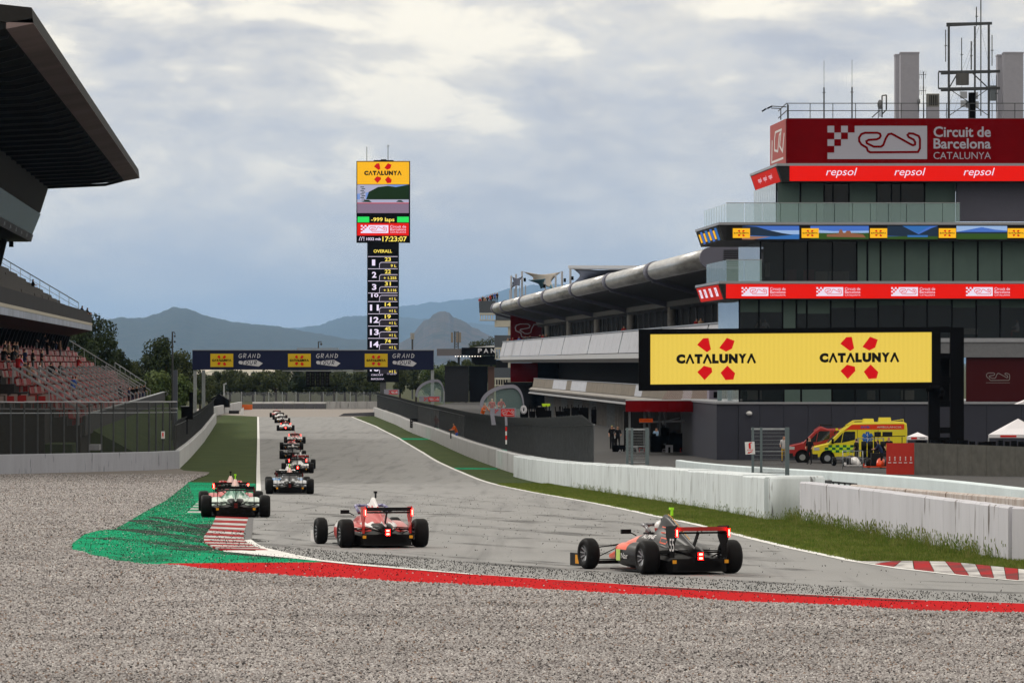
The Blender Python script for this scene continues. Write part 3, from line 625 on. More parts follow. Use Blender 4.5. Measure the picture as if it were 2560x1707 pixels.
# band 3 : circuit logos on red
s3 = band(1797, 703, 749)
F = Flat(dF); F.rect(1815,710,2760,746,0)
for x in (1854, 2041, 2228, 2415, 2602): circuit_logo(F, x, 718, x+67, 740, 1, 0, 1, 2)
add_led('led_band', F, [L_red, L_wh])
F = Flat(s3); F.rect(.04,.05,.98,.97,0)
for u in (.15,.38,.6,.8): F.rect(u+.1,.2,u,.75,1,2); F.stroke([(u+.02,.3),(u+.08,.35),(u+.03,.5),(u+.08,.6)],.015,0,3)
add_led('led_side_panel', F, [L_dred, L_wh])
# lower pale edge and recess
mb = MB(); mb.box((XT(1850), DT+.6, ZT(855)), (XR, DT+20, ZT(845))); part(mb, 'floor_edge', m_slab)
mb = MB(); mb.box((XT(1852), DT+.7, ZT(893)), (XR, DT+20, ZT(855)-.004)); part(mb, 'parapet', K['mid'])
m_redd = mat('dark_red_panel', (.045,.002,.004), .5)
mb = MB(); mb.box((XT(2420), DT+1.0, ZT(1010)+.16), (XR, DT+1.15, ZT(893)-.01)); rp = part(mb, 'red_wall', m_redd)
F = Flat(front(DT+.98)); k = lambda a, b: (2466+(a-1215)*.139, 931+(b-900)*.139)
F.stroke([k(*p) for p in CIRC], 1.7, 0, 1, True); F.rect(2466,956,2526,957,0,1); fm = F.mb; part(fm, 'logo', mat('faint_silver_print', (.22,.2,.2), .5), fix=False)
# glazed storeys: back room, panes one by one, mullions
def storey(yt, yb, xl, xr, panes, dd=1.2, blinds=None, side=None, room=True):
    z1, z0 = ZT(yt)-.01, ZT(yb)+.01
    if room:
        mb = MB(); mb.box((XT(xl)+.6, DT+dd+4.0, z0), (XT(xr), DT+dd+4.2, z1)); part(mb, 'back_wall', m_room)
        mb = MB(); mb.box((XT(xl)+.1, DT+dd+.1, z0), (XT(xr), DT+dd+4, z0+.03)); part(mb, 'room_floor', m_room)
    for i, (a, b) in enumerate(zip(panes[:-1], panes[1:])):
        bl = blinds(i) if blinds else 0
        mb = MB(); mb.box((XT(a)+.05, DT+dd, z0), (XT(b)-.05, DT+dd+.03, z1)); part(mb, 'window_pane', m_glassd)
        mb = MB(); mb.box((XT(a)-.045, DT+dd-.05, z0), (XT(a)+.045, DT+dd+.08, z1)); part(mb, 'mullion', K['black'])
        if bl: mb = MB(); mb.box((XT(a)+.07, DT+dd-.03, z1-(z1-z0)*bl), (XT(b)-.07, DT+dd-.01, z1)); part(mb, 'roller_blind', m_blind)
    if side:
        n = 10
        for i in range(n):
            y0, y1 = DT+dd+i*1.6, DT+dd+(i+1)*1.6-.04
            mb = MB(); mb.box((XT(xl)-.03, y0, z0), (XT(xl), y1, z1)); part(mb, 'side_pane', side)
m_sg = mat('sky_mirroring_glass', (.42,.50,.53), .08, .3, spec=.8, alpha=.75)
storey(455, 556, 1948, 2400, [1948,2008,2068,2090,2130,2200,2237,2260,2320,2400], 2.0, lambda i: 1.0 if i in (0,1,4) else (.98 if i == 8 else 0), m_sg)
mb = MB(); mb.box((XT(2400), DT+1.6, ZT(552)), (XR, DT+2.2, ZT(453)-.02)); part(mb, 'blank_panel', mat('lilac_grey_panel', (.095,.095,.125), .6, var=.04))
storey(602, 703, 1905, 2760, [1905,1963,2023,2085,2146,2173,2206,2267,2327,2388,2450,2510,2572,2640,2700], 1.2, lambda i: 1.0 if i >= 4 else 0, m_sg)
storey(749, 845, 1852, 2760, [1852,1901,1960,1995,2021,2081,2142,2200,2264,2323,2385,2446,2506,2570,2640], 1.2, lambda i: [.32,.32,1,.36,.36,.2,.2,.14,.14,.14,.2,.14,.2,.2][i], m_sg)
storey(893, 1006, 1852, 2408, [1852,1901,1963,2007,2085,2142,2204,2265,2325], 1.25, lambda i: [0,0,1,1,0,0,0,0][i], m_sg)
def furn(name, a, b, m, n=1, **kw):
    mb = MB(); mb.box(a, b); return part(mb, name, m, **kw)
mw = mat('cream_furniture', (.42,.40,.36), .6); mr = mat('dark_red_furniture', (.16,.015,.02), .6)
D2 = DT+3.2
furn('counter', (XT(2052), D2, ZT(700)), (XT(2082), D2+.6, ZT(676)), mw); furn('counter', (XT(2085), D2, ZT(700)), (XT(2136), D2+.6, ZT(676)), mw)
furn('cabinet', (XT(1925), D2, ZT(690)), (XT(1936), D2+.4, ZT(654)), mw); furn('armchair', (XT(1978), D2, ZT(700)), (XT(2003), D2+.7, ZT(672)), mr); furn('armchair', (XT(2022), D2, ZT(700)), (XT(2048), D2+.7, ZT(672)), mr)
for a, b in ((1905,1915),(2115,2140),(2420,2440)): furn('desk', (XT(a), D2, ZT(835)), (XT(b+20), D2+.5, ZT(820)), mw)
for a, b in ((1880,1915),(2182,2202),(2268,2300)): furn('desk', (XT(a), D2, ZT(1000)), (XT(b), D2+.5, ZT(976)), mw)
# glass balustrades
def balus(y0, y1, xs, sideback):
    z0, z1 = ZT(y1), ZT(y0)
    for a, b in zip(xs[:-1], xs[1:]):
        mb = MB(); mb.box((XT(a)+.02, DT-.05, z0), (XT(b)-.02, DT-.02, z1)); part(mb, 'glass_balustrade', m_glassg)
    for i in range(sideback):
        mb = MB(); mb.box((XT(xs[0]), DT+i*2, z0), (XT(xs[0])+.03, DT+i*2+1.95, z1)); part(mb, 'glass_balustrade', m_glassg)
    mb = MB(); mb.box((XT(xs[0])-.02, DT-.07, z1), (XT(xs[-1]), DT-.0, z1+.04)); part(mb, 'rail', K['steel'])
balus(508, 556, list(range(1816, 2400, 45))+[2400], 9)
balus(650, 703, [1816, 1860, 1905], 8)
# red crown with the big logo
mb = MB(); mb.box((XT(1968), DT+.5, ZT(409)+.0), (XR, DT+12, ZT(296))); cr = part(mb, 'red_crown', K['red']); mb = MB(); mb.box((XT(1968)+.1, DT+.6, ZT(296)+.002), (XR, DT+11.9, ZT(296)+.03)); part(mb, 'bounce_slab', K['mid'])  # unseen grey slab added on top to stop red bounce onto the chimneys
F = Flat(front(DT+.48)); circuit_logo(F, 2069, 315, 2318, 398, 0, 1, 0, 1); part(F.mb, 'lettering', [mat('white_vinyl', (.36,.36,.43), .5), K['red']], fix=False)
F = Flat(lambda u, v, l: Vector((XT(1968)-.01*l-.03, DT+.6+(1-u)*11, ZT(409)+(ZT(296)-ZT(409))*(1-v)))); F.rect(.0,.0,1,1,1,1)
F.stroke([(.75,.2),(.35,.2),(.3,.35),(.3,.6),(.5,.65),(.6,.3),(.7,.25),(.62,.55),(.8,.7),(.9,.3)][::1], .05, 0, 2); F.stroke([(.15,.35),(.12,.85),(.85,.85)], .05, 0, 2)
part(F.mb, 'side_print', [mat('white_vinyl_lit', (.62,.58,.58), .5), mat('lit_red_side', (.36,.06,.05), .5)], fix=False)  # lighter copies of the crown red and white: side light put into the colour
# roof clutter: each a thing of its own
mb = MB()
zr = ZT(296); r0 = XT(1968)
for z in (.55, 1.05):
    mb.bar((r0, DT+.8, zr+z), (XR, DT+.8, zr+z), .05).bar((r0, DT+.8, zr+z), (r0, DT+11.5, zr+z), .05)
for x in list(range(1970, 2720, 57)): mb.bar((XT(x), DT+.8, zr), (XT(x), DT+.8, zr+1.07), .05)
o = mb.build('roof_railing', K['dsteel']); tag(o, 'thin dark railing round the roof of the red tower crown', 'railing')
def chimney(x0, x1, y0, d, lab):
    o = empty('chimney', (XT((x0+x1)/2, d), d, zr), lab, 'chimney', 'square white chimneys on the tower roof')
    mb = MB(); w = (x1-x0)/S(d)/2; h = ZT(y0, d)-zr; mb.box((-w,-w,0), (w,w,h-.12)); mb.build('shaft', m_ch, o)
    mb = MB(); mb.box((-w-.03,-w-.03,h-.118), (w+.03,w+.03,h)); mb.build('cap', m_ch, o)
m_ch = mat('white_render', (.30,.30,.345), .8, var=.05)
chimney(2250,2296,132,350.2,'tall white chimney left of the antenna mast, nearer one'); chimney(2237,2279,137,355,'tall white chimney mostly hidden behind the left chimney')
chimney(2508,2556,132,350.2,'tall white chimney right of the antenna mast, nearer one'); chimney(2492,2535,138,355,'tall white chimney mostly hidden behind the right chimney')
def whip(x, y0, y1, lab, w=.05):
    mb = MB(); dd = DT+1.6; mb.bar(P(x, y1, dd), P(x, (y0+y1)/2-5, dd), .10, n=6).bar(P(x, (y0+y1)/2-5, dd), P(x, y0, dd), .03, n=5); mb.bar(P(x-4, (y0+y1)/2+8, dd), P(x+4, (y0+y1)/2+8, dd), .05)
    tag(mb.build('whip_antenna', K['dsteel']), lab, 'antenna')
whip(2060,152,296,'thin whip antenna on the tower roof, left one'); whip(2130,150,296,'thin whip antenna on the tower roof, nearer the chimneys')
def lamp():
    o = empty('roof_floodlight', (XT(1972), DT+1, zr), 'bent twin-arm floodlight reaching out over the left corner of the tower roof', 'floodlight')
    q = lambda x, y: P(x, y, DT+1)-o.location
    mb = MB(); mb.tube([q(1970,300),q(1970,262)], .06).tube([q(1966,268),q(1930,266)], .035).tube([q(1952,300),q(1952,272),q(1928,271)], .035); mb.build('arm', K['dsteel'], o)
    for a in ((1930,266,1918,272),(1916,272,1905,279)):
        mb = MB(); mb.bar(q(a[0],a[1]), q(a[2],a[3]), .25, .1); mb.build('lamp_head', K['black'], o)
lamp()
o = empty('antenna_mast', (XT(2440), DT+3, zr), 'dark steel lattice frame with aerials standing on the tower roof', 'antenna mast')
q = lambda x, y, dd=0: P(x, y, DT+3+dd)-o.location
mb = MB()
for x in (2372, 2472): mb.bar(q(x,296), q(x,60), .16, n=6); mb.bar(q(x,296,3), q(x,68,3), .16, n=6)
mb.build('post', K['dsteel'], o)
mb = MB()
for y in (60, 180, 222):
    mb.bar(q(2346 if y > 100 else 2366, y), q(2500 if y > 100 else 2480, y-2), .13).bar(q(2352 if y > 100 else 2366, y+5, 3), q(2500 if y > 100 else 2480, y, 3), .13).bar(q(2372,y), q(2372,y,3), .1).bar(q(2472,y), q(2472,y,3), .1)
mb.bar(q(2372,222), q(2395,182), .08).bar(q(2472,222), q(2430,182), .08).bar(q(2346,222), q(2346,182), .08).bar(q(2372,290), q(2472,222), .05).bar(q(2472,290), q(2372,222), .05)
mb.build('brace', K['dsteel'], o)
for x, a, b, w in ((2437,296,66,.14),(2452,290,-20,.09),(2404,180,95,.07),(2364,155,75,.07),(2480,165,88,.07),(2441,66,18,.08),(2428,175,104,.1),(2491,280,188,.06)):
    mb = MB(); mb.bar(q(x,a), q(x,b), w, n=5)
    if b > 0: mb.bar(q(x-3,(a+b)/2), q(x+4,(a+b)/2), .05)
    mb.build('aerial', K['dsteel'], o)
mb = MB(); mb.bar(q(2406,213), q(2406,184), .9, n=12); mb.build('drum', mat('grey_drum', (.10,.10,.10), .6), o)
for x, y in ((2409,238),(2436,240),(2410,260),(2438,262),(2424,262)):
    mb = MB(); mb.box(q(x-8,y+8), q(x+8,y-8,.3)); mb.build('equipment_box', mat('pale_box', (.36,.38,.42), .5), o)
mb = MB(); mb.bar(q(2430,296), q(2430,232), .5, n=8); mb.build('cable_bundle', K['black'], o)
mb = MB(); mb.box(q(2476,252), q(2489,215,.4)); mb.build('equipment_box', mat('grey_box', (.15,.17,.19), .5), o)
for x in (2392, 2412, 2470):
    mb = MB(); mb.bar(q(2450,60), q(x-30 if x < 2450 else x+30, 290), .015, n=3); mb.build('guy_wire', K['dsteel'], o)
o = empty('air_conditioner', (XT(2338), DT+2, zr), 'boxy rooftop air conditioning unit between chimney and mast', 'air conditioner')
mb = MB(); mb.box((-.42,-.4,0), (.42,.4,.85)); mb.build('housing', m_ch, o); mb = MB(); mb.box((-.42,-.4,.855), (.42,.4,1.75)); mb.build('cooling_unit', mat('grille_grey', (.18,.18,.17), .6), o)
mb = MB()
for i in range(5): mb.box((-.26+i*.12,-.43,.95), (-.20+i*.12,-.405,1.65))
mb.build('grille', K['black'], o)
o = empty('tv_aerial', (XT(2316), DT+2.5, zr), 'spiky television aerial beside the left chimney', 'aerial')
mb = MB(); mb.bar((0,0,0), (0,0,3.3), .06)
for z in (2.0, 3.1):
    mb.bar((-.45,0,z), (.2,0,z), .03)
    for k in range(5): mb.bar((-.4+k*.13,0,z-.28), (-.34+k*.13,0,z+.28), .02)
mb.build('rods', K['dsteel'], o)
def dish(x, y, r, lab):
    o = empty('satellite_dish', P(x, y, DT+1.5), lab, 'satellite dish'); mb = MB()
    rings = [[(math.cos(a)*r*k*.55, -.12*(1-k*k)+.0, math.sin(a)*r*k) for a in np.linspace(0, 6.2832, 17)[:-1]] for k in (.02,.5,1)]
    mb.loft(rings, 0, False); mb.build('reflector', K['mid'], o); mb = MB(); mb.bar((0,.05,0), (0,.05,-(y-260)*0-r-.5), .06); mb.build('stand', K['dsteel'], o)
dish(2200, 262, .33, 'grey satellite dish on the roof left of the chimneys'); dish(2297, 254, .2, 'small dish peeking out right of the near left chimney')
mb = MB(); g_ = lambda x, y: P(x, y, DT+.9)
mb.tube([g_(2205,294),g_(2205,240),g_(2216,238),g_(2216,275),g_(2205,286)], .05).tube([g_(2180,294),g_(2200,276)], .04)
tag(mb.build('roof_ladder', K['dsteel']), 'small bent access ladder frame on the roof beside the dish', 'ladder')
mb = MB(); mb.ball(P(1963,1056-1.0*S(DT)/S(DT),347.9) if False else P(1873,1033,DT+.9), (.22,.3,.16)); mb.bar(P(1873,1033,DT+.9), P(1873,1031,DT+1.2), .08)
tag(mb.build('wall_camera', K['white']), 'small white security camera on the dark blue tower wall', 'camera')
# ================================================================ BIG SCREEN on dark posts (300 m)
DS = 300.0; o = empty('led_screen', (XT(1975, DS), DS, gz(DS)), 'huge yellow trackside LED screen showing two petal logos and the word Catalunya twice', 'screen'); bs = o
def fr(x, y, dd=0): return P(x, y - (x-1597)*6/755, DS+dd)
def quadbox(x0, y0, x1, y1, d0, d1):
    mb = MB(); mb.prism([fr(x0,y0,d0),fr(x1,y0,d0),fr(x1,y1,d0),fr(x0,y1,d0)], (0,d1-d0,0)); return mb
for nm, a in (('frame',(1597,823,2352,836)),('frame',(1597,961,2352,977)),('frame',(1597,836.1,1626,960.9)),('frame',(2330,836.1,2352,960.9))): part(quadbox(*a, -.15, .5), nm, K['black'], o)
part(quadbox(1620, 834, 2334, 963, .06, .4), 'back_panel', K['black'], o)
m_ys = bpy.data.materials.new('yellow_led_wall'); m_ys.use_nodes = True; t = m_ys.node_tree; b = t.nodes['Principled BSDF']; b.inputs['Base Color'].default_value = (.05,.04,.01,1)
wv = t.nodes.new('ShaderNodeTexWave'); wv.inputs['Scale'].default_value = 4.2; tcn = t.nodes.new('ShaderNodeTexCoord'); t.links.new(tcn.outputs['Object'], wv.inputs[0])
rr = t.nodes.new('ShaderNodeValToRGB'); rr.color_ramp.elements[0].color = (.66,.45,.035,1); rr.color_ramp.elements[1].color = (.86,.63,.10,1); t.links.new(wv.outputs[0], rr.inputs[0]); t.links.new(rr.outputs[0], b.inputs['Emission Color']); b.inputs['Emission Strength'].default_value = 1
F = Flat(lambda x, y, l: fr(x, y, .05-.012*l)); F.rect(1626,836,2329,961,2,1)
catalunya(F, 1790, 898, 200, 1.0, 1, 0, 2); catalunya(F, 2148, 898, 200, 1.0, 1, 0, 2)
part(F.mb, 'display', [L_fl, L_blk, m_ys], o, fix=False)
for x0, x1 in ((2324,2352),(2378,2412)):
    mb = MB(); mb.box((XT(x0,DS), DS+.55, gz(DS)-.3), (XT(x1,DS), DS+1.1, ZT(818,DS))); part(mb, 'post', K['black'], o)
for y in (818, 885, 945, 1004, 1070, 1095):
    mb = MB(); mb.box((XT(2352.5,DS), DS+.6, ZT(y+13,DS)), (XT(2377.5,DS), DS+1.05, ZT(y-2,DS))); part(mb, 'rung', K['black'], o)
mb = MB(); mb.box((XT(2352.5,DS), DS+.62, ZT(835,DS)), (XT(2330,DS), DS+1.0, ZT(823,DS))); part(mb, 'bracket', K['black'], o)
mb = MB(); mb.tube([P(2315,975,DS-.2),P(2330,968,DS-.2),P(2350,970,DS-.2),P(2358,982,DS-.2),P(2350,996,DS-.2)], .16); part(mb, 'cable', K['black'], o)
# ================================================================ TIMING TOWER (753 m)
DM = 753.0; o = empty('timing_tower', (XT(958, DM), DM, 0), 'tall black timing tower with lit yellow logo, picture and position rows', 'timing tower'); tt = o
def bx(x0, y0, x1, y1, d0, d1): mb = MB(); mb.box((XT(x0,DM), d0, ZT(y1,DM)), (XT(x1,DM), d1, ZT(y0,DM))); return mb
part(bx(891, 403, 1025, 607, DM, DM+1.2), 'head_cabinet', K['black'], o); part(bx(918, 607.2, 997, 955, DM+.05, DM+1.1), 'column_cabinet', K['black'], o)
part(bx(950, 955.1, 965, 1030, DM+.3, DM+.9), 'post', K['dsteel'], o)
L_y2, L_gr, L_w2 = led('led_text_yellow', (.95,.75,.12), 1.1), led('led_green_block', (.03,.75,.12), 1), led('led_text_white', (.85,.75,.95), 1.0)
ld = lambda l: DM-.01-.02*l
F = Flat(lambda x, y, l: P(x, y, ld(l))); F.rect(893,405,1023,461,2,1); catalunya(F, 957, 433, 94, 1.0, 1, 0, 2); part(F.mb, 'logo_display', [L_fl, L_blk, L_or], o, fix=False)
Lp = [led('led_pic_sky', (.20,.33,.72), .9), led('led_pic_tree', (.012,.03,.01), .9), led('led_pic_track', (.26,.18,.26), .9), led('led_pic_red', (.6,.05,.05), .9), led('led_pic_pale', (.45,.45,.6), .9)]
F = Flat(lambda x, y, l: P(x, y, ld(l))); F.rect(893,462,1022,533,0,1).poly([(893,462),(960,462),(1000,470),(893,485)],4,2); F.poly([(915,500),(922,480),(945,468),(970,465),(990,468),(1022,462),(1022,500)],1,3); F.rect(900,465,914,508,4,4)
for i in range(9): F.rect(901+i%2*3,467+i*4.4,910+i%2*3,469+i*4.4,1,5)
F.rect(893,499,1022,507,4,5).rect(893,507,1022,509,3,6).rect(893,509,1022,533,2,5).poly([(905,505),(912,500),(922,500),(930,506)],1,7).poly([(990,505),(996,501),(1003,501),(1010,506)],1,7)
part(F.mb, 'picture_display', Lp, o, fix=False)
F = Flat(lambda x, y, l: P(x, y, ld(l))); F.rect(894,542,923,556,1,1).rect(993,542,1022,556,1,1).text('-999 laps', 928,544,986,557,0,1,.02)
F.rect(893,558,1022,589,2,1); circuit_logo(F, 902, 563, 971, 583, 3, 2, 3, 2); F.text('1032 mb', 916,594,952,601,3,1,.02).text('17:23:07', 956,591,1017,604,0,1,.02)
F.stroke([(898,602),(899,596),(902,592)],1.2,3,1).stroke([(903,602),(904,596),(907,592)],1.2,3,1).rect(909,592,910.5,598,3,1).rect(909,600,910.5,602,3,1)
part(F.mb, 'lettering', [L_y2, L_gr, L_red, L_w2], o, fix=False)
F = Flat(lambda x, y, l: P(x, y, ld(l))); F.text('OVERALL', 934,624,980,632,0,1,.02); part(F.mb, 'lettering', [L_y2], o, fix=False)
rows = [('1','23','9 L'),('2','22','+ 1.255'),('3','31','+ 3.116'),('10','','+1 L'),('11','14','+1 L'),('12','19','+1 L'),('13','45','+1 L'),('14','74','+1 L'),('15','','+1 L'),('16','','+1 L')]
ys = [641, 671.5, 702, 732, 753.5, 784, 814.5, 845, 875.5, 905]
mlil = mat('dark_lilac_cell', (.035,.03,.045), .5)
for (n_, a, b), y in zip(rows, ys):
    h = 21.5 if n_ == '10' else 30
    F = Flat(lambda x, y, l: P(x, y, ld(l))); F.rect(920,y,994,y+1.1,2,1)
    if n_ == '10': F.text(n_, 928,y+2,946,y+11,2,1,.03)
    else: F.text(n_, 930 if len(n_) == 1 else 925,y+8,(938 if n_ == '1' else 941) if len(n_) == 1 else 947,y+23,2,1,.03)
    if a: F.text(a, 962,y+2.5,977,y+12.5,0,1,.02)
    yb = y+h-15; F.rect(950,yb,994,y+h-1,1,1).stroke([(948.5,y+h-1),(949,yb+3),(953,yb),(994,yb)],1,2,2); F.text(b, 990-4.4*len(b),yb+5,991,yb+12,0,2,.02)
    part(F.mb, 'position_row', [L_y2, mlil, L_w2], o, fix=False)
F = Flat(lambda x, y, l: P(x, y, ld(l))); F.text('17:23:07', 968,931,992,936,0,1).text('BARCELONA', 928,945,960,949,0,1).text('CIRCUIT', 928,935,958,939,0,1); part(F.mb, 'lettering', [L_w2], o, fix=False)
for x, y in ((917,367),(970,362)):
    mb = MB(); mb.bar(P(x,403,DM+.5), P(x,y,DM+.5), .1, n=5)
    if x == 970: mb.bar(P(x-4,366,DM+.5), P(x+4,366,DM+.5), .06)
    part(mb, 'aerial', K['dsteel'], o)
mb = MB(); mb.box(P(934,403,DM+.3), P(984,401,DM+.8)).box(P(952,401,DM+.3), P(966,399,DM+.8)); part(mb, 'roof_gear', K['dark'], o)
# ================================================================ START GANTRY (512 m)
DG = 512.0; o = empty('start_gantry', (XT(783, DG), DG, 0), 'dark blue start gantry spanning the straight with three yellow logos', 'gantry'); ga = o
m_navy = mat('navy_banner', (.010,.014,.045), .5); gp = lambda x, y, l=0: P(x, y, DG-.015*l)
mb = MB(); mb.box((XT(481,DG), DG, ZT(924,DG)), (XT(1084,DG), DG+1.4, ZT(876,DG))); part(mb, 'banner_beam', m_navy, o)
mb = MB(); mb.box((XT(480,DG), DG-.05, ZT(876,DG)), (XT(1085,DG), DG+1.45, ZT(874.3,DG))); part(mb, 'top_rail', m_slab, o)
mb = MB(); mb.box((XT(742,DG), DG+.2, ZT(872.3,DG)), (XT(846,DG), DG+1.2, ZT(870,DG)))
for x in range(744, 848, 20): mb.bar(gp(x,871)+Vector((0,.7,0)), gp(x,874.5)+Vector((0,.7,0)), .08)
part(mb, 'walkway', m_slab, o)
mb = MB(); mb.box((XT(706,DG), DG+.1, ZT(928.2,DG)), (XT(912,DG), DG+1.2, ZT(925.8,DG))); part(mb, 'lower_walkway', m_slab, o)
m_hand = mat('white_hand_lettering', (.55,.55,.6), .5)
for cx, gx in ((554,597),(748,791),(940,982)):
    F = Flat(gp); F.rect(cx-28,884,cx+29,917,2,1); catalunya(F, cx, 900.5, 48, 1.0, 1, 0, 2); part(F.mb, 'logo_print', [K['bred'], K['black'], mat('yellow_print', (.62,.42,.02), .5)], o, fix=False)
    F = Flat(gp)
    # hand-drawn words
    H = {'G':[[(8,1),(3,1),(0,5),(1,9),(5,10),(8,6),(4,6)]], 'R':[[(0,10),(2,0),(7,1),(6,5),(1,5),(6,10)]], 'A':[[(0,10),(6,0),(7,10)],[(2,6),(7,6)]], 'N':[[(0,10),(2,1),(6,9),(8,0)]], 'D':[[(1,10),(3,0),(8,3),(7,8),(1,10)]], 'T':[[(0,1),(9,0)],[(5,1),(3,10)]], 'O':[[(4,0),(0,5),(2,10),(6,8),(8,3),(4,0)]], 'U':[[(1,0),(0,8),(4,10),(7,6),(8,0)]]}
    x = gx
    for c in 'GRAND':
        for st in H[c]: F.stroke([(x+a*1.0, 884+b*1.05) for a, b in st], 1.5, 0, 1)
        x += 11.3
    F.poly([(gx+1,902),(gx+44,899.5),(gx+60,908),(gx+50,916),(gx+2,910),(gx-1,906)], 0, 1); x = gx+7
    for c in 'TOUR':
        for st in H[c]: F.stroke([(x+a*.9, 901.5+b*.95) for a, b in st], 1.5, 1, 2)
        x += 10.5
    part(F.mb, 'lettering', [m_hand, m_navy], o, fix=False)
for x in (487, 501, 1081):
    mb = MB(); mb.box((XT(x-4,DG), DG+(.2 if x != 501 else 5), 0), (XT(x+4,DG), DG+(.6 if x != 501 else 5.4), ZT(925,DG)-.01)); part(mb, 'post', K['steel'], o)
mb = MB(); mb.bar(P(796,870,DG+.5), P(796,854,DG+.5), .12).bar(P(796,854,DG+.5), P(804,854,DG+.5), .08).ball(P(803,860,DG+.5), .12); part(mb, 'camera_pole', K['dsteel'], o)
mb = MB()
for a, b in (((733,925),(733,939)),((733,939),(759,939)),((759,939),(759,925))): mb.bar(P(*a,DG+.4), P(*b,DG+.4), .05)
part(mb, 'hoop', K['dsteel'], o)
sl = empty('start_lights', (XT(795,DG), DG+.3, ZT(963,DG)), 'rack of five unlit black start light columns hung under the gantry', 'start lights')
for i in range(5):
    x = 765+i*12.2
    mb = MB(); mb.box((XT(x,DG), DG+.1, ZT(963,DG)), (XT(x+9.4,DG), DG+.5, ZT(931,DG)))
    c = part(mb, 'light_column', K['black'], sl)
    for k in range(4):
        mb = MB(); p = P(x+4.7, 935.5+k*7.8, DG+.09); mb.bar(p, p+Vector((0,.06,0)), .22, n=12); part(mb, 'lamp', K['dark'], c)
mb = MB(); mb.box((XT(764,DG), DG+.52, ZT(966,DG)), (XT(827,DG), DG+.6, ZT(963.2,DG))).box((XT(764,DG), DG+.52, ZT(932,DG)), (XT(827,DG), DG+.6, ZT(928.4,DG))); part(mb, 'rail', K['black'], sl)
# ================================================================ WALLS AND FENCES
def Q(C, d, z): return Vector((C-.04805*d, d, z))
m_wall = weathered('white_painted_wall', (.56,.57,.59), (.20,.20,.21), .4, .8)
m_wallg = weathered('grey_white_wall', (.40,.40,.41), (.18,.17,.17), .8, .6)
m_wallw = weathered('bright_white_blocks', (.62,.67,.70), (.24,.26,.27), .30, .45, fleck=(.06,.05,.05))
m_wallp = weathered('white_wall_panels', (.52,.52,.57), (.26,.25,.27), .22, .38, fleck=(.10,.08,.07))
m_rust = weathered('rust_stained_wall', (.48,.44,.42), (.22,.12,.07), 1.4, .7)
def resample(pts, step):
    out_ = [pts[0]]; carry = 0
    for p, q in zip(pts[:-1], pts[1:]):
        l_ = math.hypot(q[0]-p[0], q[1]-p[1]); n = max(1, round(l_/step))
        for i in range(1, n+1): out_.append((p[0]+(q[0]-p[0])*i/n, p[1]+(q[1]-p[1])*i/n))
    return out_
def wall(name, pts, h, th, m, label, cat='wall', step=4, side=1, gap=.012, jit=.0, top=None, cap=None, pname='wall_panel', rnd=0, group=None):
    pts = resample(pts, step); x0, y0 = pts[0]; o = empty(name, (x0, y0, gz(y0)), label, cat, group)
    for (xa, ya), (xb, yb) in zip(pts[:-1], pts[1:]):
        l_ = math.hypot(xb-xa, yb-ya); tx, ty = (xb-xa)/l_, (yb-ya)/l_; nx, ny = ty*side, -tx*side
        xa2, ya2, xb2, yb2 = xa+tx*gap, ya+ty*gap, xb-tx*gap, yb-ty*gap; k = random.uniform(-jit, jit); hh = h+random.uniform(-jit, jit)
        A_, B_ = (xa2+nx*k, ya2+ny*k), (xb2+nx*k, yb2+ny*k); C_, D_ = (xb2+nx*th, yb2+ny*th), (xa2+nx*th, ya2+ny*th)
        mb = MB(); bv = .035
        def z(p, q, t=0): return Vector((p[0]+nx*t, p[1]+ny*t, gz(p[1])+q))
        secs = [[z(A_,-.3), z(A_,hh-bv), z(A_,hh,bv), z(D_,hh,-bv), z(D_,hh-bv), z(D_,-.3)], [z(B_,-.3), z(B_,hh-bv), z(B_,hh,bv), z(C_,hh,-bv), z(C_,hh-bv), z(C_,-.3)]]
        mb.loft(secs, 0, True, False); part(mb, pname, m, o)
    return o
w1 = wall('pit_wall', gW[:6], 1.12, .35, m_wallg, 'long grey-white concrete wall under the dark fence on the right of the straight', step=8)
w2 = wall('pit_wall', gW[5:7], 1.1, .35, m_wall, 'short white wall stretch with blue paint smears beside the green marker strip', step=5)
w3 = wall('pit_wall', gW[6:9]+[(gW[8][0]+(gW[9][0]-gW[8][0])*.95, gW[8][1]+(gW[9][1]-gW[8][1])*.95)], 1.12, 1.0, m_wallw, 'thick bright white block wall with dark drip stains behind the orange race car', step=3.2, jit=.012, gap=.008)
w4 = wall('pit_wall', [gW[9], gW[10], gW[11], gW[12], (gW[12][0]+5, gW[12][1]-7)], 1.04, .3, m_wallp, 'white wall of tall flat panels rising from long grass at the right edge', step=1.15, jit=.004, gap=.005)
# bulky rounded end of the block wall
e = gW[9]; mb = MB(); cx, cy = e[0]-.62, e[1]+1.9; ring = lambda r, z: [(cx+.35+math.cos(a)*r*1.0, cy+math.sin(a)*r*.9, z) for a in np.linspace(0, 2*math.pi, 25)[:-1]]
g0 = gz(cy); mb.loft([ring(.72, g0-.3), ring(.72, g0+1.08), ring(.66, g0+1.16)], 0, True, True); part(mb, 'rounded_end', m_wallw, w3)
mb = MB(); y_ = GP(1505, 1224); mb.box((y_[0]-.1, y_[1]-.25, gz(y_[1])-.1), (y_[0]+.12, y_[1]+.1, gz(y_[1])+1.12)); part(mb, 'dark_post', mat('brown_post', (.07,.06,.055), .8), w3)
m_mint = mat('mint_marker_paint', (.22,.50,.43), .6)
for (x, yb, w) in ((1092,1102,7),(1261,1170,8)):
    g = GP(x, yb); mb = MB(); mb.box((g[0]-.16, g[1]-.12, gz(g[1])), (g[0]+.16, g[1]+.3, gz(g[1])+1.13)); part(mb, 'marker_strip', m_mint, w1)
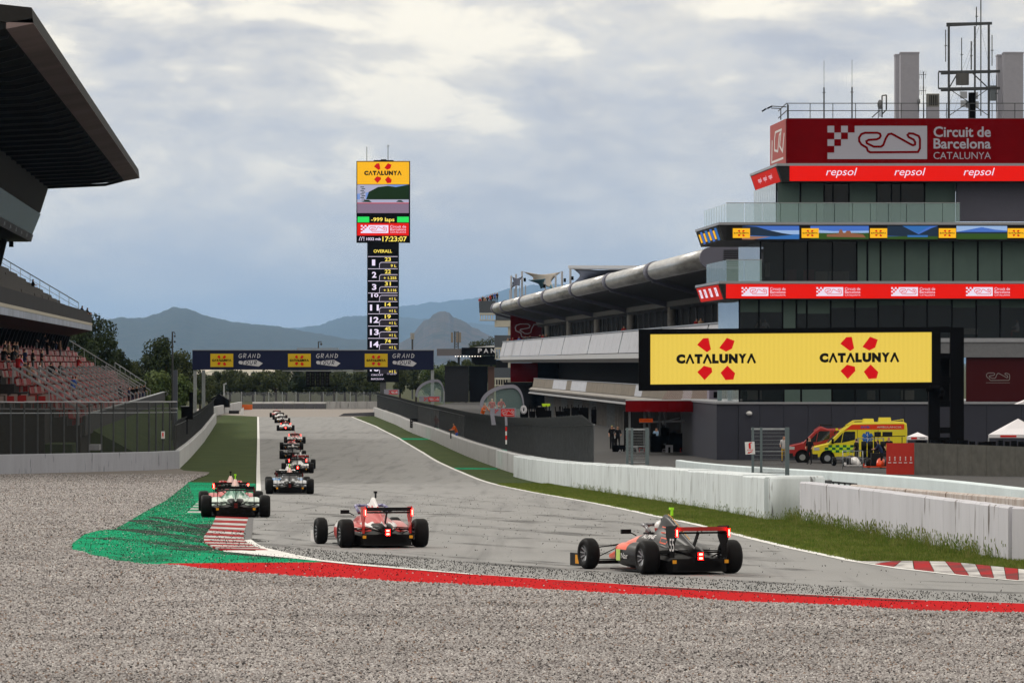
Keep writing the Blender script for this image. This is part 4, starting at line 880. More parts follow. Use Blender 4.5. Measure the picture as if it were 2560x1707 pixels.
mb = MB(); g = gW[5]; m_blue = mat('blue_paint_smear', (.03,.10,.45), .6)
F = Flat(lambda x, y, l: Vector((GP(x, 1190)[0], 0, 0)) )
g1, g2 = Vector((*gW[5], gz(gW[5][1]))), Vector((*gW[6], gz(gW[6][1]))); nn = Vector((-(g2-g1).y, (g2-g1).x, 0)).normalized(); nn = nn if nn.x < 0 else -nn
for u, v, w, h in ((.3,.5,.08,.35),(.36,.25,.12,.5),(.42,.1,.1,.6),(.36,.75,.1,.2),(.12,.3,.05,.3),(.14,.15,.05,.3),(.46,.3,.05,.25)):
    a = g1.lerp(g2, u)+nn*.02; b = g1.lerp(g2, u+w)+nn*.02; a.z += v; b.z += v
    j = lambda: random.uniform(-.06, .06)
    mb.add([a, a.lerp(b,.5)+Vector((0,0,-.05+j())), b+Vector((0,0,j())), b+Vector((0,0,h*.5)), b+Vector((0,0,h+j())), a.lerp(b,.6)+Vector((0,0,h*.8)), a+Vector((0,0,h+j()))], [tuple(range(7))])
part(mb, 'blue_smear', m_blue, w2, fix=False)
# inner white pit-entry wall, rust-topped wall, grey barrier with red banner
i1 = [(8.8, 266), (9.9, 210), (11.0, 165), (12.1, 121), (13.5, 100)]
wall('pit_entry_wall', i1, 1.0, .3, mat('pale_blue_white_paint', (.60,.68,.71), .6, var=.08, vscale=.6), 'smooth pale white wall in front of the ambulance and grey barrier', step=6, gap=.004)
i2 = [GP(2144, 1262), GP(2300,1300), GP(2560,1348)]; a_ = P(2144, 1214, 128); b_ = P(2560, 1250, 108)
wall('low_rusty_wall', [(a_.x, 128), ((a_.x+b_.x)/2-.1, 119), (b_.x, 108), (b_.x+2, 98)], .98, .2, m_rust, 'low white wall with rust-stained top between the two pit walls', step=2)
ob = empty('grey_barrier', (*P(2420, 1160, 285).xy, gz(285)), 'dark grey barrier board wall behind the pit entry beside the red banner', 'barrier')
m_gb = mat('weathered_grey_board', (.10,.098,.09), .85, var=.2, vscale=2)
for i in range(14):
    x0 = 2286+i*36; mb = MB(); dd = 285-i*1.2
    mb.prism([P(x0, 1106+i*1.4, dd), P(x0+35.7, 1107.4+i*1.4, dd-1.2), P(x0+35.7, 1260, dd-1.2), P(x0, 1260, dd)], (0, .12, 0)); part(mb, 'board', m_gb, ob)
rb = empty('red_banner', (*P(2250, 1150, 286).xy, gz(286)), 'red upright banner with five small white column headings at the end of the grey barrier', 'banner')
mb = MB(); mb.prism([P(2216,1107,286), P(2285.5,1107,285.5), P(2285.5,1230,285.5), P(2216,1230,286)], (0,.1,0)); part(mb, 'banner_board', mat('red_banner_cloth', (.46,.035,.025), .6, var=.05), rb)
F = Flat(lambda x, y, l: P(x, y, 285.4-.012*l))
for i in range(5):
    x = 2223+i*13.3; F.rect(x-3,1155,x+5,1157,0,1)
    for k in range(3): F.rect(x-.5,1141+k*3.6,x+2.5,1143.4+k*3.6,0,1)
part(F.mb, 'print', K['white'], rb, fix=False)
# small railing and dark ramp between walls
mb = MB(); rr = lambda x, y: P(x, y, 132)
mb.bar(rr(2060,1203), rr(2143,1210), .05)
for x in (2083, 2097, 2112, 2126, 2141): mb.bar(rr(x,1203+(x-2060)*.08), rr(x,1230), .05)
tag(mb.build('handrail', K['dsteel']), 'short grey handrail between the white walls below the banner', 'handrail')
mb = MB(); mb.prism([P(2046,1204,134), P(2080,1200,134), P(2078,1218,134), P(2062,1214,134)], (0,1.0,0)); tag(mb.build('equipment_box', K['dsteel']), 'dark sloping box behind the rounded wall end', 'box')
# debris fence on the right wall
m_mesh = mat('dark_wire_mesh', (.018,.021,.024), .7, alpha=.52, vstretch=(1,1,1)); m_mesh2 = mat('wire_mesh', (.10,.105,.11), .5, .3, alpha=.12)
def debris_fence(name, pts, base, h, label, spacing, lean, m, cols=None, rail=K['steel'], curl=.35, group=None, postw=.08):
    pts = resample(pts, spacing); o = empty(name, (pts[0][0], pts[0][1], gz(pts[0][1])+base), label, 'fence', group)
    for i, ((xa, ya), (xb, yb)) in enumerate(zip(pts[:-1], pts[1:])):
        za, zb = gz(ya)+base, gz(yb)+base
        def prof(x, y, z): return [(x, y, z), (x, y, z+h*.8), (x+lean*.5, y, z+h*.93), (x+lean, y, z+h)]
        A_, B_ = prof(xa, ya, za), prof(xb, yb, zb)
        mb = MB(); mb.loft([A_, B_], 0, False, False, False); part(mb, 'mesh_panel', m, o, fix=False)
        mb = MB()
        for p, q in zip(A_[:-1], A_[1:]): mb.bar(p, q, postw)
        part(mb, 'post', K['dsteel'], o)
        mb = MB(); mb.bar(A_[1], B_[1], .05); 
        if rail: part(mb, 'cable', rail, o)
    return o
f1 = [(x+.18, y) for x, y in gW[:6]]+[(gW[6][0]+.18, gW[6][1]), (gW[7][0]-.1, gW[7][1]+3)]
debris_fence('debris_fence', f1, 1.12, 2.05, 'dark close-posted debris fence curling over the right-hand wall of the straight', 2.6, -.55, m_mesh)
# vertical ribs seen on its near face
fo = empty('fence_ribs', (0,0,0), None, None)
bpy.data.objects.remove(fo)
mb = MB(); pr = resample(f1[4:], .62)
for x, y in pr: z = gz(y)+1.12; mb.bar((x-.03,y,z), (x-.03,y,z+1.64), .035).bar((x-.03,y,z+1.64), (x-.55,y,z+2.05), .035)
o = mb.build('fence_ribs', K['dsteel']); o.parent = bpy.data.objects['debris_fence']; o.matrix_parent_inverse = Matrix.Translation(-bpy.data.objects['debris_fence'].location); o['kind'] = 'stuff'
# wire gates on the white walls
m_gpost = mat('grey_green_post', (.11,.14,.15), .6)
def gate(name, x0, y0, x1, y1, d, label, posts):
    o = empty(name, P(x0, y1, d), label, 'gate'); q = lambda x, y: P(x, y, d)
    mb = MB(); mb.prism([q(x0,y0), q(x1,y0), q(x1,y1), q(x0,y1)], (0,.01,0)); part(mb, 'mesh_panel', m_mesh2, o)
    for x, w in posts:
        mb = MB(); mb.bar(q(x,y1+4), q(x,y0-4), w); part(mb, 'post', m_gpost, o)
    mb = MB(); mb.bar(q(x0,y0), q(x1,y0), .06).bar(q(x0,y1-3), q(x1,y1-3), .03).bar(q(x0,(y0+y1)/2), q(x1,(y0+y1)/2), .02); part(mb, 'rail', K['steel'], o)
    mb = MB(); n = 8; st = (x1-x0)/n
    for k in range(1, 12): mb.bar(q(x0,y0+(y1-y0)*k/12), q(x1,y0+(y1-y0)*k/12), .006)
    part(mb, 'wire', K['steel'], o)
gate('wire_gate', 1878, 1072, 1962, 1184, 172, 'wire mesh gate between grey posts on the white wall beside the fire sign', [(1882,.08),(1903,.08),(1968,.14)])
gate('wire_gate', 1564, 1073, 1614, 1158, 205, 'wire mesh gate between grey posts at the near end of the dark fence', [(1568,.1),(1580,.1),(1618,.15)])
fs = empty('fire_sign', P(1876, 1135, 171), 'white fire extinguisher sign with red symbol fixed to the wire gate', 'sign')
fq = lambda x, y, l=0: P(x + (y-1120)*.06, y+(x-1876)*-.05, 171-.01*l); mb = MB(); mb.prism([fq(1863,1104), fq(1887,1104), fq(1887,1135), fq(1863,1135)], (0,.02,0)); part(mb, 'board', K['white'], fs)
F = Flat(fq); F.poly([(1872,1110),(1873,1107),(1876,1107),(1877,1110),(1877,1121),(1872,1121)],0,1).poly([(1874,1106),(1881,1105),(1881,1107),(1876,1107.5)],0,1).rect(1877,1106.6,1879,1108,0,1); F.text('FIRE',1868,1123,1883,1125.5,0,1,.02).poly([(1868,1132),(1872,1128),(1872.6,1129.6),(1880,1127),(1881,1129),(1873.4,1131.4),(1874,1133)],0,1)
part(F.mb, 'symbol', K['bred'], fs, fix=False)
# ---- left walls and fences
lwall = wall('left_wall', [ext(gLW[1], gLW[0], .6)]+gLW[:4], 1.1, .3, weathered('lilac_white_wall', (.34,.35,.40), (.27,.28,.31), .6, .7), 'long stained white wall across the gravel trap on the left', step=6, side=-1, gap=.004)
wall('left_wall', [gLW[3], gLW[4], gLW[5], gLW[6]], 1.12, .3, m_wall, 'white wall running away along the left of the straight below the black fence', step=6, side=-1, gap=.01)
gfar = GPs([(546,1050),(560,1034)]); wall('left_wall', [(gfar[0][0]-3.5, gfar[0][1]+35), (gfar[1][0]-1, gfar[1][1]+60)], 1.2, .3, m_wall, 'far end of the white left wall before the orange barriers', step=8)
fl = [ext(gLW[1], gLW[0], .6)]+gLW[:4]; fl = [(x-.2, y+.25) for x, y in fl]
fo1 = debris_fence('catch_fence', fl, 1.1, 2.9, 'tall wire catch fence on posts above the stained left wall', 1.55, 0, mat('catch_wire', (.03,.032,.03), .7, alpha=.50), curl=0, postw=.1)
for dz, off in ((2.95, 0),(2.55, .6)):
    mb = MB()
    pr = resample(fl, 3)
    for p, q in zip(pr[:-1], pr[1:]): mb.bar((p[0],p[1]+off,gz(p[1])+1.1+dz), (q[0],q[1]+off,gz(q[1])+1.1+dz+random.uniform(-.02,.02)), .075, n=6)
    part(mb, 'top_pipe', m_slab, fo1)
fl2 = [(x-.3, y) for x, y in [gLW[3], gLW[4], gLW[5], gLW[6]]]
debris_fence('catch_fence', fl2, 1.1, 1.9, 'dark catch fence above the white wall running away on the left', 5, .3, mat('black_fence_cloth', (.02,.02,.022), .8, alpha=.88))
o = empty('trackside_screen', P(467, 1048, 345), 'black flat box screen on a pole behind the left wall corner', 'screen')
mb = MB(); mb.box(P(453,1048,345), P(483,1016,345.5)); part(mb, 'box', K['black'], o); mb = MB(); mb.box(P(452,1016,344.9), P(484,1014.5,345.6)); part(mb, 'top_edge', m_slab, o); mb = MB(); mb.bar(P(468,1048,345.2), P(468,1085,345.2), .12); part(mb, 'pole', K['dark'], o)
o = empty('lamp_pole', P(431, 1120, 330), 'slim dark mast with small lamps left of the gantry', 'lamp pole')
mb = MB(); mb.bar(P(432,1100,330), P(431,829,330), .17, n=6, w2=.1); part(mb, 'pole', K['dsteel'], o)
mb = MB(); mb.tube([P(431,830,330),P(436,830,330),P(438,836,330)], .03).ball(P(437,840,330), .07).ball(P(437,854,330), .07); part(mb, 'lamp', K['dsteel'], o)
mb = MB(); mb.box(P(432.5,1115,330.2), P(444,925,330.6)); tag(mb.build('grey_cabinet', mat('blue_grey_box', (.09,.10,.13), .6)), 'tall narrow blue-grey cabinet beside the slim mast', 'cabinet')
for x, y0, y1, w in ((427,995,1050,9),(433,1003,1090,3),(473,980,1030,10)):
    mb = MB(); mb.box(P(x,y1,331), P(x+w,y0,331.3)); tag(mb.build('loudspeaker', K['black']), {427:'tall black loudspeaker at the ramp end',433:'thin black post beside the loudspeaker',473:'black loudspeaker column left of the gantry foot'}[x], 'loudspeaker')
mb = MB(); g = P(407, 1090, 283); mb.box(P(403,1096,283), P(412,1078,283.04)); o = mb.build('number_sign', K['white']); tag(o, 'small white sign with a red figure on the left catch fence', 'sign')
F = Flat(lambda x, y, l: P(x, y, 282.98)); F.text('1', 405.5,1081,409,1090,0,1,.04).text('%', 405.5,1091,409.5,1094,0,1); part(F.mb, 'figure', K['bred'], o, fix=False)
# ================================================================ LEFT GRANDSTAND
gs = empty('grandstand', Q(-20, 400, 0), 'large grandstand with dark overhanging roof and red seats on the left', 'grandstand')
D0, D1 = 262, 482
def exq(prof, d0, d1, m, name, **kw):
    mb = MB(); mb.loft([[Q(c, d0, z) for c, z in prof], [Q(c, d1, z) for c, z in prof]], 0, True, False); return part(mb, name, m, gs, **kw)
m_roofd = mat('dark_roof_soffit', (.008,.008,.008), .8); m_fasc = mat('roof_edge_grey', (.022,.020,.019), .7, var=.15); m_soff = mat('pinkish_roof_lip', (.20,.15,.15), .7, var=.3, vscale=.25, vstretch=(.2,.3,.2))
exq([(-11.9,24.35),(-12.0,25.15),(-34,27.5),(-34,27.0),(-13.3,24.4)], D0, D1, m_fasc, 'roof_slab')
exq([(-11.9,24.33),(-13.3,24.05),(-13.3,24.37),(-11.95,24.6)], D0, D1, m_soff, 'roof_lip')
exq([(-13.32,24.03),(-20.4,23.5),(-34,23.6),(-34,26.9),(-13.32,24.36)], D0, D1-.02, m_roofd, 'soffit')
n = 26
for i in range(n):
    d = D0+4+i*(D1-D0-8)/(n-1); mb = MB()
    pr = [(-13.35,24.02),(-15,23.72),(-20.4,23.45),(-20.4,23.2),(-15,23.45),(-13.4,23.85)]
    mb.loft([[Q(c, d, z) for c, z in pr], [Q(c, d+.25, z) for c, z in pr]], 0, True, False); part(mb, 'roof_rib', K['dark'], gs)
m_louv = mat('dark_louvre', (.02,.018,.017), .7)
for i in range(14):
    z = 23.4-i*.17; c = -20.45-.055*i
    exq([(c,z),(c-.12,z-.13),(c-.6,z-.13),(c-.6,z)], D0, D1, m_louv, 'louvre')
exq([(-21.25,20.98),(-22.05,19.0),(-22.3,19.0),(-21.6,20.98)], D0, D1, K['dark'], 'gallery_wall')
m_bg = mat('painted_sky_glass', (.05,.14,.22), .25, .0, spec=.3, var=.15, vscale=.3)  # blue sky reflection is put into the base colour, little real mirroring
npn = 40
for i in range(npn):
    d0 = D0+i*(D1-D0)/npn; d1 = d0+(D1-D0)/npn-.06; mb = MB(); pr = [(-21.2,20.95),(-21.98,19.05),(-22.04,19.05),(-21.26,20.95)]
    mb.loft([[Q(c, d0, z) for c, z in pr], [Q(c, d1, z) for c, z in pr]], 0, True, False); part(mb, 'gallery_window', m_bg, gs)
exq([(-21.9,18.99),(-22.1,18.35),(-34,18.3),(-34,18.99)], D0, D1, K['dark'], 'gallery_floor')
for i in range(22):
    mb = MB(); d = D0+8+i*10; mb.bar(Q(-22.15,d,18.7), Q(-22.7,d+2.5,18.5), .5, .3); part(mb, 'floor_light', K['steel'], gs)
mb = MB(); mb.bar(Q(-24,470,18.3), Q(-25.5,470,12), .5); part(mb, 'strut', K['dark'], gs); mb = MB(); mb.bar(Q(-24.5,472,18.3), Q(-28,472,12), .5); part(mb, 'strut', K['dark'], gs)
mb = MB(); mb.box(Q(-23.6,470,17.6), Q(-23.2,470.6,18.1)); part(mb, 'floodlight', K['black'], gs)
exq([(-30,0),(-30,27),(-34,27),(-34,0)], D0, D1, K['dark'], 'rear_wall')
# upper balcony
m_par = mat('dark_balcony_parapet', (.016,.0155,.018), .7, var=.2, vscale=.3); m_cream = mat('cream_band', (.42,.39,.33), .7, var=.1)
exq([(-16.4,10.7),(-16.4,11.7),(-16.6,11.7),(-16.6,10.7)], D0, D1, m_par, 'balcony_parapet')
exq([(-16.35,10.46),(-16.35,10.69),(-16.8,10.69),(-16.8,10.46)], D0, D1, m_cream, 'balcony_edge')
exq([(-16.38,9.98),(-16.38,10.45),(-16.9,10.45),(-16.9,9.98)], D0, D1, mat('pale_blue_band', (.30,.33,.40), .4, .3, var=.35, vscale=.25), 'balcony_band')
exq([(-16.45,9.97),(-19.8,9.2),(-30,11),(-30,11.3),(-16.6,10.44)], D0, D1, mat('brown_soffit', (.08,.045,.035), .8), 'balcony_soffit')
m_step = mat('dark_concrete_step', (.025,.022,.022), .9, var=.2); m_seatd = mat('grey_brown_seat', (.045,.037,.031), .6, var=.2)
prof = [(-16.9,11)]
for i in range(10): prof += [(-16.9-.8*i, 11+.5*i), (-16.9-.8*(i+1), 11+.5*i)]
prof += [(-24.9,15.5),(-24.9,10.6)]
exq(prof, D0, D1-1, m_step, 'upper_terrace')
def seat_mesh(m):
    mb = MB(); mb.box((-.2,0,.38), (.22,.42,.43)); mb.add([(-.2,0,.42),(-.2,.42,.42),(-.27,.42,.8),(-.27,0,.8),(-.24,0,.42),(-.24,.42,.42),(-.31,.42,.8),(-.31,0,.8)], [(0,1,2,3),(7,6,5,4),(0,4,5,1),(2,6,7,3),(1,5,6,2),(3,7,4,0)]); mb.box((-.04,.17,0), (.02,.23,.38)); return mb.mesh('seat', m)
m_seatr = mat('red_plastic_seat', (.20,.005,.005), .5); m_seatw = mat('white_plastic_seat', (.20,.15,.14), .5)
sm = {k: seat_mesh(m) for k, m in (('r', m_seatr), ('w', m_seatw), ('d', m_seatd))}
rest = {'r': MB(), 'w': MB(), 'd': MB()}
def seats(rows, c0, z0, dc, dz, d0, d1, pick, pitch=.95, budget=0, skip=()):
    todo = []
    for i in range(rows):
        c = c0-dc*i-.45; z = z0+dz*(i) ; d = d0
        while d < d1:
            p = Q(c, d, z); px = 1280+p.x*S(d)
            if px > -8 and not any(a < (d-d0) % 14 < b for a, b in skip) and random.random() < .985: todo.append((d, p, pick(i, d)))
            d += pitch
    todo.sort(key=lambda t: t[0])
    for j, (d, p, k) in enumerate(todo):
        if j < budget:
            o = bpy.data.objects.new('seat', sm[k]); COL.objects.link(o); o.parent = gs; o.location = p-gs.location; o.rotation_euler = (0,0,R(2.75)+0)
        else:
            me = sm[k]; rest[k].add([v.co+p for v in me.vertices], [tuple(f.vertices) for f in me.polygons])
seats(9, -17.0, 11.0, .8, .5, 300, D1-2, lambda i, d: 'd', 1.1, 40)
# lower bowl
prof = [(-11.2,3.2)]
for i in range(11): prof += [(-11.2-.8*i, 3.2+.5*i), (-11.2-.8*(i+1), 3.2+.5*i)]
prof += [(-20,8.2),(-20,0),(-11.2,0)]
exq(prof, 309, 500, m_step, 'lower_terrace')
pick = lambda i, d: ('w' if (int(d/3.2)+i*2) % 6 in (0, 3) else 'r') if random.random() < .75 else random.choice('rrw')
seats(11, -11.25, 3.2, .8, .5, 310, 498, pick, .85, 232, skip=((6.2,7.6),))
prof = [(-12.6,2.8)]
for i in range(6): prof += [(-12.6-.8*i, 2.8+.5*i), (-12.6-.8*(i+1), 2.8+.5*i)]
prof += [(-17.4,5.3),(-17.4,0),(-12.6,0)]
exq(prof, 512, 590, m_step, 'far_terrace')
seats(6, -12.6, 2.8, .8, .5, 514, 588, pick, .95, 0)
for k, m in (('r', m_seatr), ('w', m_seatw), ('d', m_seatd)):
    if rest[k].v: part(rest[k], 'seats', m, gs, kind='stuff', fix=False)
m_rail = mat('pale_grey_rail', (.26,.27,.29), .5)
d = 311
while d < 500:
    for dd in (0, 1.3):
        mb = MB(); mb.bar(Q(-11.4,d+dd,4.2), Q(-15.4,d+dd,6.7), .10)
        for c in (-11.4, -13.2, -15.4): z = 3.2+(-c-11.4)*.625; mb.bar(Q(c,d+dd,z), Q(c,d+dd,z+1.0), .05)
        part(mb, 'aisle_rail', m_rail, gs)
    d += 12
for C0, C1, z0, z1, d, m in ((-11.3,-19.9,4.3,9.6,500,K['dsteel']),(-12.7,-17.4,3.9,7.0,590,K['dsteel']),(-17.6,-24.9,12.6,16.9,481,K['dsteel'])):
    mb = MB(); mb.bar(Q(C0,d,z0), Q(C1,d,z1), .09)
    for k in range(9): t = k/8; mb.bar(Q(C0+(C1-C0)*t,d,z0+(z1-z0)*t-1.05), Q(C0+(C1-C0)*t,d,z0+(z1-z0)*t), .05)
    if C0 < -17: mb.bar(Q(C0,d,z0-.5), Q(C1,d,z1-.5), .04)
    part(mb, 'end_rail', K['steel'], gs)
exq([(-13.0,0),(-13.0,4.2),(-21,4.4),(-21,0)], 300.6, 308.8, m_step, 'corner_terrace')
for i in range(9):
    for dd in (302, 304.2, 306.4):
        o = bpy.data.objects.new('seat', sm[random.choice('rwd')]); COL.objects.link(o); o.parent = gs; o.location = Q(-13.4-i*.62, dd, 4.22+(dd-302)*.02)-gs.location; o.rotation_euler = (0,0,R(-80))
exq([(-11.0,2.55),(-11.0,3.75),(-11.18,3.75),(-11.18,2.55)], 312, 577, mat('ramp_parapet_grey', (.05,.05,.055), .7, var=.15), 'front_parapet')
exq([(-10.96,3.752),(-10.96,3.84),(-11.22,3.84),(-11.22,3.752)], 325.9, 577, K['steel'], 'parapet_cap')
# gallery under the balcony
m_gl = mat('pale_glazing', (.33,.33,.30), .15, .3, var=.3, vscale=.2)
for i in range(34):
    d0 = 300+i*5.6; mb = MB(); mb.loft([[Q(c, dd, z) for c, z in ((-20.6,7.3),(-20.6,9.9),(-20.7,9.9),(-20.7,7.3))] for dd in (d0, d0+5.3)], 0, True, False); part(mb, 'gallery_panel', m_gl, gs)
    mb = MB(); mb.bar(Q(-19.6,d0+1,6.8), Q(-18.6,d0+1,9.7), .45, .25); part(mb, 'slanted_column', K['black'], gs)
exq([(-20.0,6.2),(-20.0,7.3),(-20.9,7.3),(-20.9,6.2)], 332, 499, K['mid'], 'gallery_sill')
mb = MB(); mb.box(Q(-13.6,296,0), Q(-13.5,520,2.4)); 
mb = MB(); mb.loft([[Q(c, dd, z) for c, z in ((-6.5,0),(-6.5,.3),(-11.4,2.9),(-11.4,0))] for dd in (326, 585)], 0, True, False); mb.build('embankment', m_grassd, kind='structure')
mb = MB(); mb.loft([[Q(c, dd, z) for c, z in ((-11.4,0),(-11.4,2.2),(-60,2.2),(-60,0))] for dd in (301, 308.5)], 0, True, False); mb.build('embankment', m_grassd, kind='structure')
mb = MB()
for p in ((240,1108,12),(350,1110,14),(375,1098,12),(400,1092,8)):
    pass
mb.box(P(222,1125,288), P(253,1110,289.5)); tag(mb.build('grey_box', K['mid']), 'grey concrete block behind the left wall under the catch fence', 'block')
# flags on balcony
mb = MB(); mb.bar(P(42,768,430), P(42,738,430), .06); mb.box(P(38,768,429.8), P(45,752,429.9)); tag(mb.build('hanging_flag', mat('orange_cloth', (.45,.18,.03), .8)), 'small orange flag hanging on the balcony parapet', 'flag')
# ================================================================ PIT BUILDING
pb = empty('pit_building', Q(40, 560, 0), 'long pit building with silver tube roof edge and two white balcony bands', 'building')
E0, E1 = 402, 776
def exr(prof, d0, d1, m, name, par=None, **kw):
    mb = MB(); mb.loft([[Q(c, d0, z) for c, z in prof], [Q(c, d1, z) for c, z in prof]], 0, True, kw.pop('smooth', False)); return part(mb, name, m, par or pb, **kw)
def stad(c0, c1, zc, r, n=14, k=1):
    a = [(c0-math.cos(t)*r*k, zc+math.sin(t)*r) for t in np.linspace(-math.pi/2, math.pi/2, n)]
    return a
TC, TZ, TR_ = 34.9, 15.2, .80
m_tube = mat('brushed_silver_tube', (.36,.36,.36), .34, .75, var=.35, vscale=1.2, vstretch=(.6,.15,3), bump=.3, bscale=2)
prev = E0+6; k = 0; segs = [402, 460, 517, 575, 633, 691, 745, 774]
for a, b in zip(segs[:-1], segs[1:]):
    ring = [(TC-math.cos(t)*TR_, TZ+math.sin(t)*TR_) for t in np.linspace(0, 2*math.pi, 25)[:-1]]
    exr(ring, a+.6, b-.6, m_tube, 'tube_segment', smooth=True)
    ring = [(TC-math.cos(t)*TR_*1.09, TZ+math.sin(t)*TR_*1.09) for t in np.linspace(0, 2*math.pi, 25)[:-1]]
    exr(ring, b-2.2, b+2.2, mat('rib_lilac_grey', (.13,.13,.17), .6) if k == 0 else bpy.data.materials['rib_lilac_grey'], 'tube_collar', smooth=True)
    mb = MB(); pr = [(TC-.3,TZ-.78),(TC+5.5,TZ-2.1),(TC+5.5,TZ-2.6),(TC-.2,TZ-1.05)]
    mb.loft([[Q(c, dd, z) for c, z in pr] for dd in (b-.45, b+.45)], 0, True, False); part(mb, 'roof_beam', bpy.data.materials['rib_lilac_grey'], pb); k += 1
    mb = MB(); mb.bar(Q(41,b,9.5), Q(41,b,TZ-2.0), .9, n=10, smooth=True); part(mb, 'column', K['conc'], pb)
exr([(TC+.4,TZ+.7),(TC+14,TZ+.75),(TC+14,TZ-1.9),(TC+5.4,TZ-2.05),(TC+.2,TZ-.65)], E0+1, E1-2, K['dark'], 'roof_slab')
cap = [(TC-math.cos(t)*TR_*1.06, TZ+math.sin(t)*TR_*1.06) for t in np.linspace(-math.pi/2, math.pi/2, 12)]+[(TC+3.3+math.cos(t)*TR_*1.06, TZ+math.sin(t)*TR_*1.06) for t in np.linspace(math.pi/2, -math.pi/2, 12)]
exr(cap, E0-.3, E0+.55, bpy.data.materials['rib_lilac_grey'], 'end_cap')
for i in range(9): exr([(TC+1.0,14.55+i*.15),(TC+1.0,14.62+i*.15),(TC+3.2,14.62+i*.15),(TC+3.2,14.55+i*.15)], E0-.36, E0-.305, K['dark'], 'vent_slat')
m_alus = weathered('white_metal_cladding', (.42,.43,.48), (.30,.31,.35), .5, .6, rough=.45)
# upper balcony band in panels
n = 30
for i in range(n):
    a = E0+(E1-E0)*i/n; b = E0+(E1-E0)*(i+1)/n-.12; gapp = (i % 4 == 1)
    exr([(35.9,10.1),(35.4,7.95),(35.7,7.95),(36.2,10.1)], a+(1.1 if gapp else 0), b, m_alus, 'balcony_panel')
    if gapp: exr([(35.95,10.1),(35.45,8.2),(35.6,8.2),(36.1,10.1)], a+.1, a+.9, m_glassg, 'glass_slot')
exr([(35.8,10.1),(35.8,10.2),(36.3,10.2),(36.3,10.11)], E0, E1, m_slab, 'balcony_cap')
exr([(35.5,7.9),(35.35,7.4),(35.9,7.0),(44,7.0),(44,7.9)], E0, E1-1, mat('grey_bullnose', (.24,.235,.24), .35, .6, var=.15), 'balcony_lip')
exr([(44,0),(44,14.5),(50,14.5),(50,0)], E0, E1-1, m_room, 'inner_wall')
exr([(41.5,9.0),(41.5,12.9),(41.7,12.9),(41.7,9.0)], E0, E1-1, K['black'], 'glazed_wall')
exr([(40.5,12.6),(40.5,13.6),(44,13.6),(44,12.6)], E0, E1-1, mat('pale_soffit', (.16,.155,.15), .8), 'ceiling_strip')
mb = MB(); d = E0+4
while d < E1-6:
    mb = MB(); mb.box(Q(41.3,d,10.0), Q(41.45,d+.25,12.9)); part(mb, 'glazing_bar', K['mid'], pb); mb = MB(); mb.box(Q(40.3,d+1.5,12.3), Q(41.4,d+1.9,12.55)); part(mb, 'bracket', K['mid'], pb); d += 8.6
# lower band
m_tan = weathered('stained_tan_concrete', (.19,.165,.135), (.09,.08,.07), .6, .7)
for i in range(n):
    a = E0+(E1-90-E0)*i/n; b = E0+(E1-90-E0)*(i+1)/n-.1
    m = m_alus if i in (22, 23, 24, 18, 19, 20, 9, 3) else m_tan
    exr([(35.9,4.85),(35.7,3.75),(35.9,3.75),(36.1,4.85)], a, b, m, 'lower_panel')
exr([(35.85,4.86),(35.85,4.93),(36.15,4.93),(36.15,4.86)], E0, E1-90, m_slab, 'lower_cap')
exr([(35.6,3.7),(35.2,3.45),(35.4,3.2),(44,3.1),(44,3.7)], E0, E1-90, K['conc'], 'lower_slab')
exr([(35.3,3.1),(35.1,2.9),(35.4,2.8),(44,2.8),(44,3.09)], E0, E1-90, K['mid'], 'lower_soffit')
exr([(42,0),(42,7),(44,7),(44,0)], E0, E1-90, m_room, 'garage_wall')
d = E0+2
while d < E1-92:
    mb = MB(); mb.box(Q(37.2,d,0), Q(37.5,d+.45,2.79)); part(mb, 'garage_column', K['conc'] if int(d) % 2 else K['steel'], pb); d += 4.3
# red end wall with outline
X0, X1 = 1276, 1372; DE = 768
mb = MB(); mb.box(P(1330,1015,DE+3), P(1420,905,DE+4)); part(mb, 'end_wall', K['black'], pb)
mb = MB(); mb.box(P(X0,860,DE), P(X1,786,DE+1)); part(mb, 'red_end_wall', K['red'], pb)
F = Flat(lambda x, y, l: P(x, y, DE-.03*l)); k = lambda a, b: (1287+(a-1215)*.215*.98, 809+(b-905)*.245)
cc = [k(*p) for p in CIRC]; cc = [p for p in cc if p[0] < 1371]; i0 = next(i for i, p in enumerate(cc) if p[0] > 1340) 
F.stroke([(1371,828),(1360,820),(1341,811),(1335,811),(1329,822),(1327,831),(1320,834),(1313,834),(1300,826),(1302,823),(1316,821),(1323,819),(1325,814),(1320,810),(1300,810),(1291,813),(1288,819),(1290,827),(1302,832),(1304,841),(1308,843),(1371,843)],2.2,0,1); part(F.mb, 'circuit_print', m_hand, pb, fix=False)
mb = MB(); mb.box(P(X0,955,DE+.5), P(1344,907,DE+1.5)); part(mb, 'red_lower_wall', K['red'], pb); mb = MB(); mb.box(P(1262,1024,DE+3), P(1345,955.5,DE+4)); part(mb, 'plinth_wall', K['dark'], pb)
